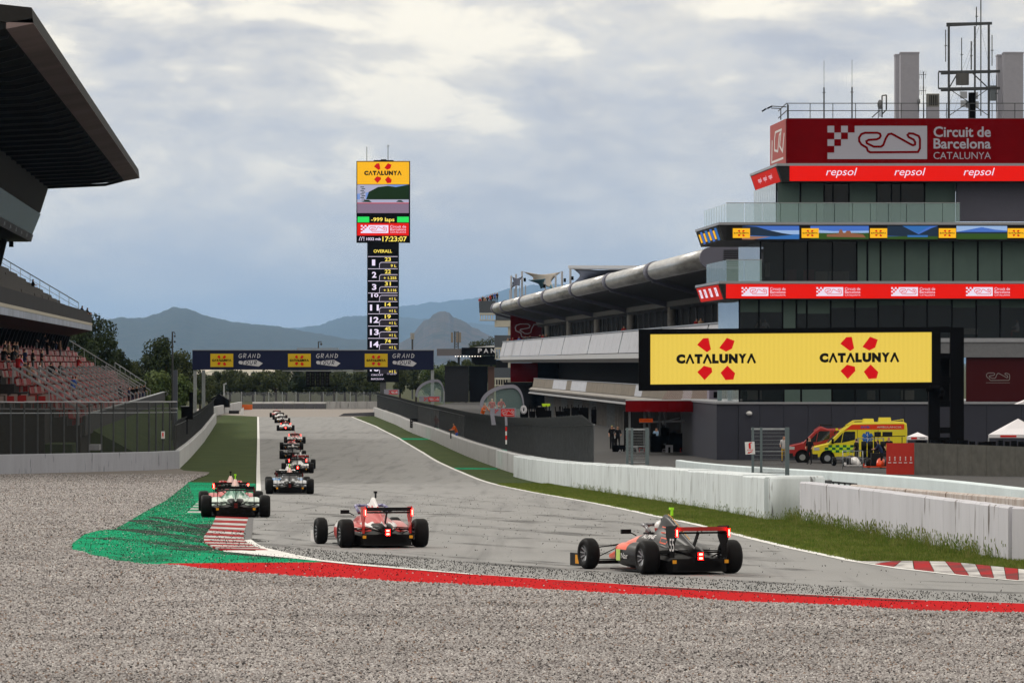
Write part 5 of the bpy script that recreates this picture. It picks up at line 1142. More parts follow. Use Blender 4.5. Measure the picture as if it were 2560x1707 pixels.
# far end block with balconies
eb = empty('end_block', P(1240, 1000, 850), 'grey stair block with stacked balconies behind the far end of the pit building', 'building')
m_egrey = mat('slate_grey_parapet', (.075,.085,.10), .6, var=.1); m_ecream = mat('cream_concrete', (.45,.43,.37), .8, var=.08)
def eb_(x0, y0, x1, y1, d0, d1, m, nm): mb = MB(); mb.box(P(x0,y1,d0), P(x1,y0,d0)+Vector((0,d1-d0,0))); part(mb, nm, m, eb)
for x0, x1, yt, ym, yb, xw in ((1198,1239,752,782,799,1276),(1236,1277,838,868,895,1277),(1236,1277,919,944,962,1277)):
    eb_(x0, yt, x1, ym, 845, 845.3, m_egrey, 'parapet'); eb_(x0+1, ym+.3, x1, ym+5, 845, 850, m_ecream, 'slab_edge')
    for i in range(6): xx = x0+2+i*(x1-x0-4)/6; eb_(xx, ym+5.3, xx+2, yb, 845.1, 846, m_ecream, 'baluster')
    eb_(x0+1, yb+.3, x1, yb+2.5, 845, 850, m_ecream, 'slab_edge')
eb_(1239, 760, 1276, 800, 845.4, 852, m_egrey, 'side_wall'); eb_(1236.5, 800.5, 1276, 817, 845.5, 852, m_ecream, 'soffit_block'); eb_(1270, 817.5, 1277, 1010, 846, 852, m_ecream, 'column')
eb_(1240, 900, 1276, 1010, 850, 852, K['dark'], 'core')
# rooftop shade sails and masts
m_sail = [mat('beige_sail', (.42,.38,.34), .8), mat('dark_blue_sail', (.035,.045,.08), .7), mat('teal_sail', (.03,.13,.19), .7)]
def mast(x, y0, y1, d, w=.22, lab=None):
    mb = MB(); mb.bar(P(x,y1,d), P(x,y0,d), w, n=8); return tag(mb.build('sail_mast', m_mast), lab, 'mast', 'white masts of the rooftop shade sails')
m_mast = mat('white_mast', (.45,.46,.50), .5)
ml = ['first white mast from the left over the silver roof','second white mast from the left over the silver roof','tallest of the left white masts over the silver roof','thin short mast left of the others','thin mast between the first two tall masts','thin mast between second and third tall masts','thin mast right of the tallest left mast','white mast at the right end of the beige sail','white mast left of the large dark sail','white mast with speaker at the corner of the large dark sail','short mast below the teal sail']
for (x, y0, y1, w), lb in zip(((1278,689,750,.28),(1290,685,748,.28),(1305,678,746,.28),(1274,725,752,.12),(1286,722,750,.12),(1299,718,748,.12),(1314,713,744,.14),(1389,686,725,.25),(1405,678,720,.28),(1426,667,714,.3),(1363,700,727,.2)), ml): mast(x, y0, y1, 735 if x < 1330 else 660, w, lb)
def sail(pts, m, lab, n=8):
    a, b, c, d_ = [Vector(p) for p in pts]; cen = (a+b+c+d_)/4; vv = []; mb = MB()
    for j in range(n+1):
        for i in range(n+1):
            u, v = i/n, j/n; p = a*(1-u)*(1-v)+b*u*(1-v)+c*u*v+d_*(1-u)*v
            pin = .35*(4*u*(1-u)*(1-abs(2*v-1))**0+0) ; e_ = max(u*(1-u)*4*abs(2*v-1), v*(1-v)*4*abs(2*u-1)); p = p+(cen-p)*.38*e_; vv.append(p)
    mb.add(vv, [(j*(n+1)+i, j*(n+1)+i+1, (j+1)*(n+1)+i+1, (j+1)*(n+1)+i) for j in range(n) for i in range(n)], 0, True)
    o = mb.build('shade_sail', m, fix=False); md = o.modifiers.new('t', 'SOLIDIFY'); md.thickness = .03; tag(o, lab, 'shade sail')
sail([P(1308,679,735), P(1403,680,680), P(1385,727,690), P(1330,702,740)], m_sail[0], 'beige hourglass shade sail stretched over the pit roof')
sail([P(1320,700,720), P(1398,682,690), P(1380,722,690), P(1352,722,735)], m_sail[2], 'teal shade sail hanging behind the beige one')
sail([P(1428,668,660), P(1600,668,560), P(1500,700,640), P(1430,712,640)], m_sail[1], 'large dark blue shade sail with pale front beam')
sail([P(1281,692,735), P(1308,690,725), P(1300,715,722), P(1278,722,735)], m_sail[1], 'small dark shade sail between the left masts')
mb = MB(); mb.bar(P(1424,667,659), P(1600,668,560), .35).bar(P(1424,672,659), P(1600,674,560), .12); tag(mb.build('sail_beam', m_mast), 'pale horizontal beam along the top of the large dark sail', 'beam')
for x, y, d in ((1284,710,734),(1297,706,734),(1312,700,734),(1361,716,659),(1412,701,659),(1431,696,659)):
    mb = MB(); mb.box(P(x-3,y+4,d), P(x+3,y-5,d+.5)); tag(mb.build('roof_loudspeaker', K['black']), {1284:'black loudspeaker on the first left mast',1297:'black loudspeaker on the second left mast',1312:'black loudspeaker on the tallest left mast',1361:'black loudspeaker on the short mast under the teal sail',1412:'black loudspeaker left of the large sail corner',1431:'black loudspeaker on the corner of the large sail'}[x], 'loudspeaker')
# dark canopy with lettering and the grandstand behind it
cn = empty('canopy', P(1160, 1010, 900), 'flat black canopy lettered PAN above dark hospitality stands at far end of pits', 'canopy')
mb = MB(); mb.box(P(1154,888,900), P(1240,869,905)); part(mb, 'roof_face', K['black'], cn); mb = MB(); mb.box(P(1092,889,900.2), P(1154,872,905)); part(mb, 'roof_face', mat('brown_grey_fascia', (.13,.12,.13), .6), cn)
mb = MB(); mb.prism([P(1184,867.5,900), P(1236,863.5,900), P(1236,867.5,900)], (0,3,0)); part(mb, 'white_edge', K['white'], cn)
F = Flat(lambda x, y, l: P(x, y, 899.9-.03*l))
for c, a, b in (('P',1195,1205),('A',1209,1221),('N',1227,1238)): F.text(c, a, 871, b, 882, 0, 1, .03)
part(F.mb, 'lettering', m_hand, cn, fix=False)
for x in (1147, 1182, 1228): mb = MB(); mb.bar(P(x,1010,902), P(x,889,902), .4); part(mb, 'post', K['dark'], cn)
mb = MB(); mb.box(P(1182,912,901), P(1240,890,904)); part(mb, 'lower_roof', K['black'], cn)
Lsp = led('small_lamp', (1,.9,.8), 3)
for i in range(10): mb = MB(); mb.ball(P(1138+i*7+random.uniform(-1,1), 890.5, 899.8), .09, 0, 1); part(mb, 'spotlight', Lsp, cn)
for x0, y0, x1, y1, m, lb in ((1112,916,1172,935,K['dark'],'dark screened stand box left of the pit building end'),(1173,917,1219,965,K['black'],'black clad box behind the pit fence'),(1220,918,1236,960,mat('brown_cladding', (.08,.045,.035), .7),'narrow brown clad box beside the black one')):
    mb = MB(); mb.box(P(x0,1005,870), P(x1,y0,876)); mb.box(P(x0-1,y0,869.5), P(x1+1,y0-1.5,876.5)); tag(mb.build('hospitality_box', m), lb, 'box')
# phone mast and tower
o = empty('cell_mast', P(1140, 870, 903), 'lattice mobile phone mast with panel antennas above the canopy', 'mast')
mb = MB()
for x in (1136, 1146): mb.bar(P(x,872,903), P(x,828,903), .15)
for i in range(7): mb.bar(P(1136,870-i*6,903), P(1146,864-i*6,903), .1).bar(P(1146,870-i*6,903), P(1136,864-i*6,903), .1)
part(mb, 'lattice', K['dsteel'], o)
for x in (1130, 1150, 1143): mb = MB(); mb.box(P(x-2.6,856,902.5), P(x+2.6,831,902.8)); part(mb, 'antenna_panel', mat('tan_panel', (.22,.19,.16), .6), o)
o = empty('cell_mast', P(1031, 1010, 980), 'slim pole with clustered antennas right of the timing tower', 'mast')
mb = MB(); mb.bar(P(1031,1010,980), P(1031,840,980), .35, n=8); part(mb, 'pole', K['dsteel'], o)
for x in (1027.5, 1031, 1034.5): mb = MB(); mb.box(P(x-1.6,848,979.5), P(x+1.6,832,979.9)); part(mb, 'antenna_panel', K['conc'], o)
# arched glass shelters on the pit wall
def arch(xc, ytop, w, h, d, lab):
    o = empty('arched_shelter', P(xc, ytop+h, d), lab, 'shelter'); f = lambda t, k: P(xc+w*.22-w*(.72 if t < math.pi/2 else .28)*k*math.cos(t), ytop+h-h*k*(.35+.65*math.sin(t)**.9 if t < math.pi/2 else math.sin(t)**.55), d)
    ts = np.linspace(.001, math.pi*.998, 26)
    sec = lambda dd: [[f(t,1)+Vector((0,dd,0)), f(t,.90)+Vector((0,dd,0))] for t in ts]
    mb = MB()
    for (a, b), (c, e_) in zip(sec(0)[:-1], sec(0)[1:]): mb.prism([a, b, e_, c], (0,.3,0))
    part(mb, 'arch_frame', mat('lilac_grey_frame', (.26,.26,.32), .5) if 'lilac_grey_frame' not in bpy.data.materials else bpy.data.materials['lilac_grey_frame'], o)
    mb = MB(); mb.add([f(t,.90)+Vector((0,.15,0)) for t in ts], [tuple(range(len(ts)))]); part(mb, 'glazing', m_glassg, o, fix=False)
    for k in range(0): mb = MB(); a = f(.45+k*.25,1); mb.bar(a+Vector((0,.4,0)), a+Vector((-.35,5,-.1)), .06); part(mb, 'roof_bar', K['steel'], o)
    return o
arch(1255, 961, 112, 85, 345, 'large arched glass shelter with marshals beside the dark fence')
arch(1075, 948, 74, 66, 470, 'smaller arched glass shelter behind the fence near the gantry')
def smallsign(x0, y0, x1, y1, d, lab):
    o = empty('wall_sign', P(x0, y1, d), lab, 'sign'); mb = MB(); mb.box(P(x0,y1,d), P(x1,y0,d+.2)); part(mb, 'board', bpy.data.materials['lilac_grey_frame'], o)
    F = Flat(lambda x, y, l: P(x, y, d-.02*l)); a = x0+(x1-x0)*.42; F.rect(a,y0+2,x1-4,y1-1,0,1); k = lambda p, q: (a+2+(p-1215)*(x1-5-a-2)/430, y0+5+(q-905)*(y1-y0-8)/150); F.stroke([k(*p) for p in CIRC], 1.0, 1, 2, True)
    for c, r in ((0,0),(2,0),(1,1),(0,2)): F.rect(x0+12+c*3,y0+3+r*3,x0+15+c*3,y0+6+r*3,0,1)
    part(F.mb, 'logo', [K['bred'], m_hand], o, fix=False)
smallsign(1225, 1020, 1290, 1042, 340, 'grey sign board with red circuit logo under the large arch')
smallsign(1048, 990, 1102, 1004, 465, 'grey sign board with red circuit logo near the gantry foot')
smallsign(960, 973, 998, 986, 700, 'grey sign board with red circuit logo at the timing tower foot')
# red curved canopy of the pit garages near the tower
rc = empty('red_canopy', P(1680, 1163, 372), 'long red canopy fascia above the nearest pit garages', 'canopy')
xs = np.linspace(1564, 1795, 12); yy = lambda x: 1.2*math.sin((x-1564)/231*math.pi)
for a, b in zip(xs[:-1], xs[1:]):
    mb = MB(); da, db = 372-(a-1564)*.01-yy(a)*2, 372-(b-1564)*.01-yy(b)*2
    mb.prism([P(a,1002,da), P(b,1002,db), P(b,1029,db), P(a,1029,da)], (0,.2,0)); part(mb, 'fascia_panel', K['red'], rc)
mb = MB(); mb.prism([P(1564,1001.8,372), P(1795,1001.8,368), P(1795,1000.5,392), P(1564,1000.5,392)], (0,0,.05)); part(mb, 'roof', m_slab, rc)
mb = MB(); mb.prism([P(1566,1029,374), P(1793,1029,372), P(1793,1025,392), P(1566,1025,392)], (0,0,.05)); part(mb, 'soffit', K['dark'], rc)
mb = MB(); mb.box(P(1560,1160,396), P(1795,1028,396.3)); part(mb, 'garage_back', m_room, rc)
for x in (1574,1611,1623,1649,1662,1705,1737,1752,1769): mb = MB(); mb.bar(P(x,1160,390), P(x,1028,390), .16); part(mb, 'post', K['steel'], rc)
# lilac hut and antenna wall above the canopy
mb = MB(); mb.box(P(1773,1002,375), P(1818,962,379)); o = mb.build('rooftop_hut', mat('lilac_hut', (.20,.18,.23), .6)); tag(o, 'lilac grey hut with small square windows behind the screen corner', 'hut')
for x in (1784, 1804): mb = MB(); mb.box(P(x,994,374.93), P(x+11,979,374.99)); part(mb, 'window', K['black'], o)
mb = MB(); mb.bar(P(1799,1010,360), P(1799,970,360), .3, n=4); tag(mb.build('corner_post', mat('pale_teal_post', (.25,.32,.34), .5)), 'pale teal post rising beside the lilac hut', 'post')
o = empty('slatted_stand', P(1700, 1001, 392), 'sloping slatted brown stand seen under the big screen', 'stand')
for i in range(26): mb = MB(); x = 1655+i*4.6; mb.bar(P(x,1000,388), P(x+22,968,392), .06, .04); part(mb, 'slat', mat('brown_slat', (.14,.10,.09), .7) if i == 0 else bpy.data.materials['brown_slat'], o)
# ================================================================ TREES
m_bark = mat('bark', (.05,.035,.025), .9)
def leafmat(nm, a, b):
    m = mat(nm, a, .8, spec=.2); t = m.node_tree; n = t.nodes.new('ShaderNodeTexNoise'); n.inputs['Scale'].default_value = .6; n.inputs['Detail'].default_value = 4
    tcn = t.nodes.new('ShaderNodeTexCoord'); t.links.new(tcn.outputs['Object'], n.inputs[0]); mx = t.nodes.new('ShaderNodeMix'); mx.data_type = 'RGBA'; mx.inputs[6].default_value = (*a, 1); mx.inputs[7].default_value = (*b, 1)
    r = t.nodes.new('ShaderNodeMapRange'); r.inputs[1].default_value = .35; r.inputs[2].default_value = .65; t.links.new(n.outputs[0], r.inputs[0]); t.links.new(r.outputs[0], mx.inputs[0]); t.links.new(mx.outputs[2], t.nodes['Principled BSDF'].inputs['Base Color']); return m
lm = [leafmat('dark_evergreen_leaves', (.009,.018,.005), (.026,.040,.010)), leafmat('olive_leaves', (.022,.033,.010), (.055,.066,.020)), leafmat('light_green_leaves', (.035,.06,.015), (.08,.11,.03))]
def crown_mesh(h, w, k, n, lobes, shape='round', leaf=.3):
    mb = MB(); blobs = []
    for i in range(lobes):
        t = random.random(); a = random.uniform(0, 6.28)
        if shape == 'cone': z = h*(.15+.8*t); r = w/2*(1-t)*.8; br = w*.20*(1.2-t)
        else: z = h*(.35+.55*t); r = w/2*random.uniform(.15,.72)*math.sqrt(max(.1, 1-(2*t-.9)**2)); br = w*random.uniform(.12,.22)
        blobs.append((Vector((math.cos(a)*r, math.sin(a)*r, z)), br))
    vv = []; ff = []
    for i in range(n):
        c, r = random.choice(blobs); d_ = Vector((random.gauss(0,1), random.gauss(0,1), random.gauss(0,1))).normalized(); p = c+d_*r*random.uniform(.65,1.05)
        if p.z < h*.12: continue
        u = Vector((random.gauss(0,1), random.gauss(0,1), random.gauss(0,1))).normalized(); v = d_.cross(u).normalized(); s = leaf*random.uniform(.5,1.2); q = len(vv)
        u = (u*.5+d_.cross(v)*.8).normalized()
        vv += [p-u*s*.5, p+v*s*.4, p+u*s*.5, p-v*s*.4]; ff.append((q, q+1, q+2, q+3))
    mb.add(vv, ff); mb2 = MB()
    return mb, blobs
def tree(x, d, h, w, kind, lab, n=2600, lobes=16, shape='round', z0=None, leaf=.34, group='trees round the end of the straight'):
    z = gz(d) if z0 is None else z0; o = empty('tree', (XT(x, d), d, z), lab, 'tree', group)
    mb, bl = crown_mesh(h, w, kind, n, lobes, shape, leaf); mb.build('crown', lm[kind], o, fix=False)
    mb = MB(); mb.bar((0,0,-.2), (0,0,h*.45), w*.07, n=7, w2=w*.04)
    for c, r in bl[:7]: mb.bar((0,0,h*.3), c, w*.03, n=5, w2=w*.012)
    mb.build('trunk', m_bark, o); return o
t = [
 (235,600,13.2,7.5,0,'large dark tree rising behind the end of the grandstand',7000,26,'round'),
 (195,590,11.5,6,0,'dark tree under the balcony end of the grandstand',5000,20,'round'),
 (288,640,11.0,4.2,0,'dark narrow tree at the right edge of the large tree',3500,16,'round'),
 (400,640,10.2,6.5,0,'tall round-topped olive tree left of the gantry',6000,24,'round'),
 (370,660,9.0,4.5,1,'olive tree left of the round-topped one',4000,16,'round'),
 (330,650,8.0,4.5,1,'yellowish olive tree beyond the end of the stand',4000,16,'round'),
 (452,650,8.5,5.5,1,'spreading olive tree touching the gantry edge',4500,20,'round'),
 (400,560,6.0,6.0,2,'low bright green tree in front of the round-topped olive',4500,18,'round'),
 (345,560,5.0,5.0,2,'low bright green bush tree by the far stand',3500,14,'round'),
 (455,560,5.5,5.0,2,'light green bushy tree beside the gantry post',3500,14,'round'),
 (310,570,6.0,4.5,1,'olive bush tree directly behind the far stand seats',3500,14,'round'),
 (500,700,5.5,5.0,1,'low tree just inside the left gantry leg',3000,14,'round'),
]
for a in t: tree(*a)
far = [(520,3.3,6,1),(548,3.8,6,0),(575,4.2,6,1),(604,3.9,6,1),(632,3.7,6,0),(660,4.0,6,1),(690,4.1,6,1),(716,5.0,6,1),(745,4.6,6,0),(775,4.2,6,1),(805,4.6,6,1),(835,4.0,6,1),(862,4.4,6,0),(890,4.8,6,1),(925,4.2,6,1),(1000,5.5,6,1),(1040,5.2,6,1),(1075,5.0,6,2),(1105,4.8,6,2),(1135,6.2,5,1),(1165,6.0,5,1),(1200,5.5,5,1)]
pos = ['first from the left gantry leg','second from the left','third from the left, darker','fourth from the left','fifth from the left, lower','sixth from the left','seventh from the left','tall one in the middle of the row','next to the tall middle one','left of the start lights','behind the start lights','right of the start lights, low','dark one near the timing tower','left of the timing tower','behind the timing tower post','first right of the timing tower','second right of the timing tower','pale one near the right gantry leg','pale one outside the gantry leg','under the phone mast','under the black canopy','beside the pit building end']
for (x, h, w, k), p in zip(far, pos): tree(x, 905+random.uniform(-25,25), h+1.6, w, k, 'bushy tree beyond the end of the straight, '+p, 2600, 14, leaf=.4, group='trees beyond the end of the straight')
for (x, y, p) in ((1190,855,'left'),(1215,835,'right')): tree(x, 1050, (906-y)/12.2+7+1, 6.5, 1, 'rounded olive tree showing above the black canopy, %s one' % p, 3000, 14, group='trees above the canopy')
# ================================================================ FAR END OF THE STRAIGHT
wfar = [(-60, 772), (-36.5, 772), (-18.2, 772)]
fw = empty('end_wall', P(760, 1022, 771), 'long grey and white barrier wall across the far end of the straight', 'wall')
def fb(x0, x1, m, nm='barrier_block', y0=1003, y1=1023, d=771):
    x = x0
    while x < x1-1: xx = min(x1, x+26); mb = MB(); mb.box(P(x+.2,y1,d), P(xx-.2,y0+random.uniform(-.6,.6),d+.8)); part(mb, nm, m, fw); x = xx
m_tyre_g = mat('grey_belt', (.10,.10,.115), .7, var=.2)
fb(631, 816, m_tyre_g, y0=1009); fb(631, 816, K['white'], 'cap', 1004, 1008.8, 771.2); fb(816, 944, m_wallg, y0=1003)
for x0, x1, lb in ((575,588,'small orange barrier block at the far left of the run-off'),(603,631,'larger orange barrier block beside the end wall')):
    mb = MB(); mb.box(P(x0,1025 if x0 < 600 else 1027,760), P(x1,1011,761)); tag(mb.build('orange_barrier', mat('orange_plastic', (.62,.13,.03), .5) if x0 < 600 else bpy.data.materials['orange_plastic']), lb, 'barrier')
mb = MB(); mb.box(P(572,1038,700), P(598,1026,701)); tag(mb.build('dark_barrier', K['dark']), 'black tyre stack barrier beneath the small orange block', 'barrier')
mb = MB(); mb.prism([P(598,1040,690), P(609,1040,690), P(609,1018,690), P(603,1022,690)], (0,.4,0)); tag(mb.build('white_wedge', K['white']), 'white wedge-shaped wall end beside the orange barriers', 'barrier')
mb = MB(); mb.prism([P(842,1042,668), P(860,1033,668), P(938,1030,668), P(940,1040,668), P(905,1041,668)], (0,.5,0)); tag(mb.build('dark_tyre_row', m_tyre_g), 'low dark tyre row in the far gravel at right', 'barrier')
ff_ = empty('far_fence', P(760, 1003, 775), 'thin mesh fence with slim posts behind the far end wall', 'fence')
mb = MB(); mb.add([P(560,1004,776), P(944,1004,776), P(944,980,776), P(560,980,776)], [(0,1,2,3)]); part(mb, 'mesh_panel', mat('far_mesh', (.12,.13,.15), .7, alpha=.5), ff_, fix=False)
for x in range(570, 945, 34): mb = MB(); mb.bar(P(x,1004,775.8), P(x,979,775.8), .1); part(mb, 'post', K['steel'], ff_)
mb = MB(); mb.bar(P(560,962,772), P(560,1030,772), .2); mb.bar(P(558,962,772), P(566,958,772), .2); tag(mb.build('street_lamp', K['steel']), 'grey lamp post behind the far white wall end', 'lamp post')
# black bank fence between gantry leg and far wall
mb = MB(); mb.prism([P(520,1000,700), P(548,985,700), P(572,1000,700), P(572,1018,700), P(520,1018,700)], (0,3,0)); tag(mb.build('black_tent', K['black']), 'black sloping tent roof by the left gantry leg', 'tent')
# white tents
def tent(xc, w, yt, ye, yb, d, lab, name='gazebo'):
    o = empty('gazebo', P(xc, yb, d), lab, 'tent'); hw = w/2
    mb = MB(); mb.add([P(xc-hw,ye,d), P(xc+hw,ye,d), P(xc+hw,ye,d+3), P(xc-hw,ye,d+3), P(xc,yt,d+1.5), P(xc-hw*.45,yt+(ye-yt)*.62,d+.7), P(xc+hw*.45,yt+(ye-yt)*.62,d+.7)], [(0,1,6,5),(5,6,4),(1,2,4,6),(2,3,4),(3,0,5,4)]); part(mb, 'roof', mat('white_canvas', (.72,.70,.74), .7) if 'white_canvas' not in bpy.data.materials else bpy.data.materials['white_canvas'], o, fix=False)
    mb = MB(); mb.box(P(xc-hw,ye+8,d-.02), P(xc+hw,ye+.2,d)); part(mb, 'valance', bpy.data.materials['white_canvas'], o)
    F = Flat(lambda x, y, l: P(x, y, d-.03-.01*l)); F.rect(xc-hw*.6,ye+1.5,xc-hw*.05,ye+6.5,0,1); F.rect(xc+hw*.2,ye+3,xc+hw*.7,ye+5,1,1); part(F.mb, 'print', [K['bred'], K['mid']], o, fix=False)
    for x in (-hw+.5, hw-.5):
        mb = MB(); mb.bar(P(xc+x,yb+30,d), P(xc+x,ye+8,d), .08); part(mb, 'pole', K['steel'], o)
tent(2294, 54, 1080, 1091, 1120, 318, 'small white gazebo beside the ambulance')
tent(2545, 148, 1046, 1086, 1120, 310, 'large white peaked gazebo at the right edge')
mb = MB(); mb.prism([P(2543,1010,325), P(2580,995,325), P(2600,1012,325)], (0,2,0)); tag(mb.build('tent_peak', bpy.data.materials['white_canvas']), 'corner of a grey-white tent peak at far right', 'tent')
# clutter behind barrier
cs = empty('equipment_cases', P(2400,1130,300), 'row of dark equipment cases peeking over the grey barrier', 'cases')
for i in range(16):
    x = 2290+i*17+random.uniform(-4,4); mb = MB(); mb.box(P(x,1130,300), P(x+random.uniform(5,14),1104-random.uniform(0,6),300.6)); part(mb, 'case', K['black'], cs)
# ================================================================ RACING CARS (local: +y forward, z up, origin under the rear axle)
m_tyre = mat('racing_tyre', (.007,.007,.008), .6, bump=.15, bscale=25, spec=.10, var=.2, vscale=6)
m_rim = mat('silver_rim', (.35,.37,.40), .35, .7); m_rimd = mat('dark_rim', (.05,.05,.055), .4, .5)
m_carb = mat('carbon_black', (.005,.005,.006), .45, spec=.12)
m_lamp = led('rain_light_red', (1.0,.0012,.001), 30); m_lampc = led('rain_light_core', (1.0,.30,.22), 5)
m_lampoff = mat('unlit_red_lens', (.10,.01,.01), .3)
m_ptag = mat('orange_tag', (.62,.27,.02), .5)
def wheel_meshes(r, w, silver=True):
    R_ = r; prof = [(-w/2+.02, r*.56), (-w/2, r*.66), (-w/2+.002, r*.86), (-w/2+.035, r*.965), (-w/4, r), (w/4, r), (w/2-.035, r*.965), (w/2-.002, r*.86), (w/2, r*.66), (w/2-.02, r*.56)]
    n = 36; mb = MB(); mb.loft([[(x, math.sin(a)*q, math.cos(a)*q) for a in np.linspace(0, 2*math.pi, n+1)[:-1]] for x, q in prof], 0, False, True); ty = mb.mesh('tyre', m_tyre)
    mb = MB()
    for sgn in (-1, 1):
        ring = lambda x, q: [(sgn*x, math.sin(a)*q, math.cos(a)*q) for a in np.linspace(0, 2*math.pi, 25)[:-1]]
        mb.loft([ring(w/2-.02, r*.565), ring(w/2-.015, r*.52), ring(w/2-.05, r*.48), ring(w/2-.09, r*.18), ring(w/2-.05, r*.12), ring(w/2-.045, .001)], 0, False, True)
        for k in range(9): a = k*2*math.pi/9; mb.bar((sgn*(w/2-.075), math.sin(a)*r*.12, math.cos(a)*r*.12), (sgn*(w/2-.03), math.sin(a)*r*.5, math.cos(a)*r*.5), .035, .02, 1)
    rm = mb.mesh('rim', [m_rimd, m_rim]); return ty, rm
WR, WF = wheel_meshes(.295, .29), wheel_meshes(.28, .235)
def sup(y, x, w, z0, z1, p=2.6, n=20):
    """superellipse section at y, centred x"""
    out_ = []
    for a in np.linspace(0, 2*math.pi, n+1)[:-1]:
        c, s = math.cos(a), math.sin(a); out_.append((x+math.copysign(abs(c)**(2/p), c)*w/2, y, (z0+z1)/2+math.copysign(abs(s)**(2/p), s)*(z1-z0)/2))
    return out_
def loftm(secs, cols, mats, name, parent, rule=None, smooth=True):
    mb = MB(); n = len(secs[0]); vv = [p for c in secs for p in c]; fs = []; mi = []
    for j in range(len(secs)-1):
        for i in range(n):
            f = (j*n+i, j*n+(i+1)%n, (j+1)*n+(i+1)%n, (j+1)*n+i); fs.append(f)
            c = [sum(vv[q][k] for q in f)/4 for k in range(3)]; mi.append(rule(*c) if rule else 0)
    fs += [tuple(range(n))[::-1], tuple((len(secs)-1)*n+i for i in range(n))]; mi += [mi[0], mi[-1]]
    mb.add(vv, fs, mi, smooth); return mb.build(name, mats, parent)
_lv = {}
def paintm(key, col, rough=.3, coat=.25, metal=0):
    if key not in _lv: _lv[key] = mat(key, col, rough, metal, spec=.3, coat=coat)
    return _lv[key]
def race_car(px, d, yaw, label, c1, c2, c3, wing=None, lights=0, tcam=None, detail=2, extra=None, nose=None, halo=None, silver=True, steer=0, name='race_car', top=None, fw=None, skirt=None):
    """c1 main body, c2 upper cover, c3 accents (material objects). yaw in degrees, + turns the nose left."""
    x = (px-1280)/S(d); slope = math.atan((gz(d+3)-gz(d))/3)
    o = empty(name, (x, d, gz(d)+.008), label, 'race car', 'single-seater race cars running down the straight', R(yaw)); o.rotation_euler = (slope, 0, R(yaw))
    wing = wing or m_carb; top = top or c3; fw = fw or c3; nose = nose or c3; halo = halo or c3
    def obj_(mb, nm, m, par=None, **kw): return mb.build(nm, m, par or o, **kw)
    # monocoque and nose
    S1 = [sup(-.30,0,.22,.20,.42), sup(0,0,.34,.12,.50), sup(.4,0,.50,.07,.60), sup(.9,0,.62,.05,.66), sup(1.3,0,.64,.05,.67), sup(1.9,0,.58,.05,.65), sup(2.3,0,.46,.08,.60), sup(2.75,0,.36,.12,.52), sup(3.2,0,.28,.14,.38), sup(3.7,0,.20,.15,.26)]
    loftm(S1, 0, [c1, nose], 'monocoque', o, lambda x, y, z: 1 if y > 2.0 else 0)
    # engine cover with airbox: bell-shaped sections
    def bell(y, wt, wb, zt, zb): 
        pts = []
        for t in np.linspace(-1, 1, 17): k = abs(t); pts.append((math.copysign(wt/2*min(1, k*2) if k < .5 else wt/2+(wb-wt)/2*((k-.5)*2)**1.6, t), y, zt-(zt-zb)*(0 if k < .12 else ((k-.12)/.88)**1.25)))
        return pts+[(0, y, zb-.02)]
    S2 = [bell(-.42,.05,.12,.40,.34), bell(-.30,.06,.30,.48,.36), bell(0,.07,.56,.58,.40), bell(.3,.09,.80,.70,.44), bell(.6,.12,.86,.83,.46), bell(.9,.16,.80,.96,.50), bell(1.08,.20,.72,1.01,.55), bell(1.16,.19,.62,.99,.58)]
    loftm(S2, 0, [c2, top, skirt or c1], 'engine_cover', o, lambda x, y, z: 1 if z > .80 and y > .5 else (2 if z < .5 else 0))
    mb = MB(); mb.loft([sup(1.17,0,.15,.82,.96), sup(1.10,0,.13,.83,.95)], 0); obj_(mb, 'air_intake', m_carb)
    mb = MB(); mb.box((-.015,.78,1.0),(.015,.84,1.10), 0).box((-.03,.78,1.10),(.03,.88,1.14),0); obj_(mb, 'camera_pod', tcam or m_carb)
    # sidepods
    for sg in (-1, 1):
        S3 = [sup(-.15,sg*.24,.16,.14,.34), sup(.2,sg*.33,.38,.09,.44), sup(.7,sg*.44,.50,.07,.50), sup(1.2,sg*.50,.46,.07,.53), sup(1.65,sg*.52,.42,.10,.52), sup(1.78,sg*.52,.38,.14,.50)]
        loftm(S3, 0, [c1, c3, c2], 'sidepod', o, lambda x, y, z: 1 if y > 1.2 and z > .36 else 0)
        mb = MB(); mb.loft([sup(1.79,sg*.52,.30,.19,.46), sup(1.70,sg*.52,.28,.2,.44)], 0); obj_(mb, 'radiator_duct', m_carb)
        mb = MB(); mb.bar((sg*.26,1.88,.62),(sg*.36,1.93,.68),.02).box((sg*.45-.09,1.88,.655),(sg*.45+.09,1.94,.735)); obj_(mb, 'mirror', m_carb)
    mb = MB(); mb.box((-.68,.05,.03),(.68,2.1,.055)); 
    mb.add([(-.50,.4,.05),(.50,.4,.05),(.5,-.52,.28),(-.5,-.52,.28),(-.5,.4,.03),(.5,.4,.03),(.5,-.52,.05),(-.5,-.52,.05)], [(0,1,2,3),(4,7,6,5),(0,3,7,4),(1,5,6,2),(3,2,6,7)]); obj_(mb, 'floor', m_carb)
    # black rear bodywork under the cover, gearbox, suspension
    mb = MB(); mb.loft([sup(-.50,0,.20,.16,.40), sup(-.1,0,.42,.1,.50), sup(.3,0,.66,.1,.52)], 0); mb.box((-.86,-.04,.36),(.86,.02,.39)); mb.loft([[(-.42,-.52,.07),(.42,-.52,.07),(.40,-.52,.20),(.16,-.52,.30),(-.16,-.52,.30),(-.40,-.52,.20)],[(-.66,.3,.06),(.66,.3,.06),(.64,.3,.30),(.3,.3,.42),(-.3,.3,.42),(-.64,.3,.30)]], 0, True, False); obj_(mb, 'gearbox', m_carb)
    mb = MB()
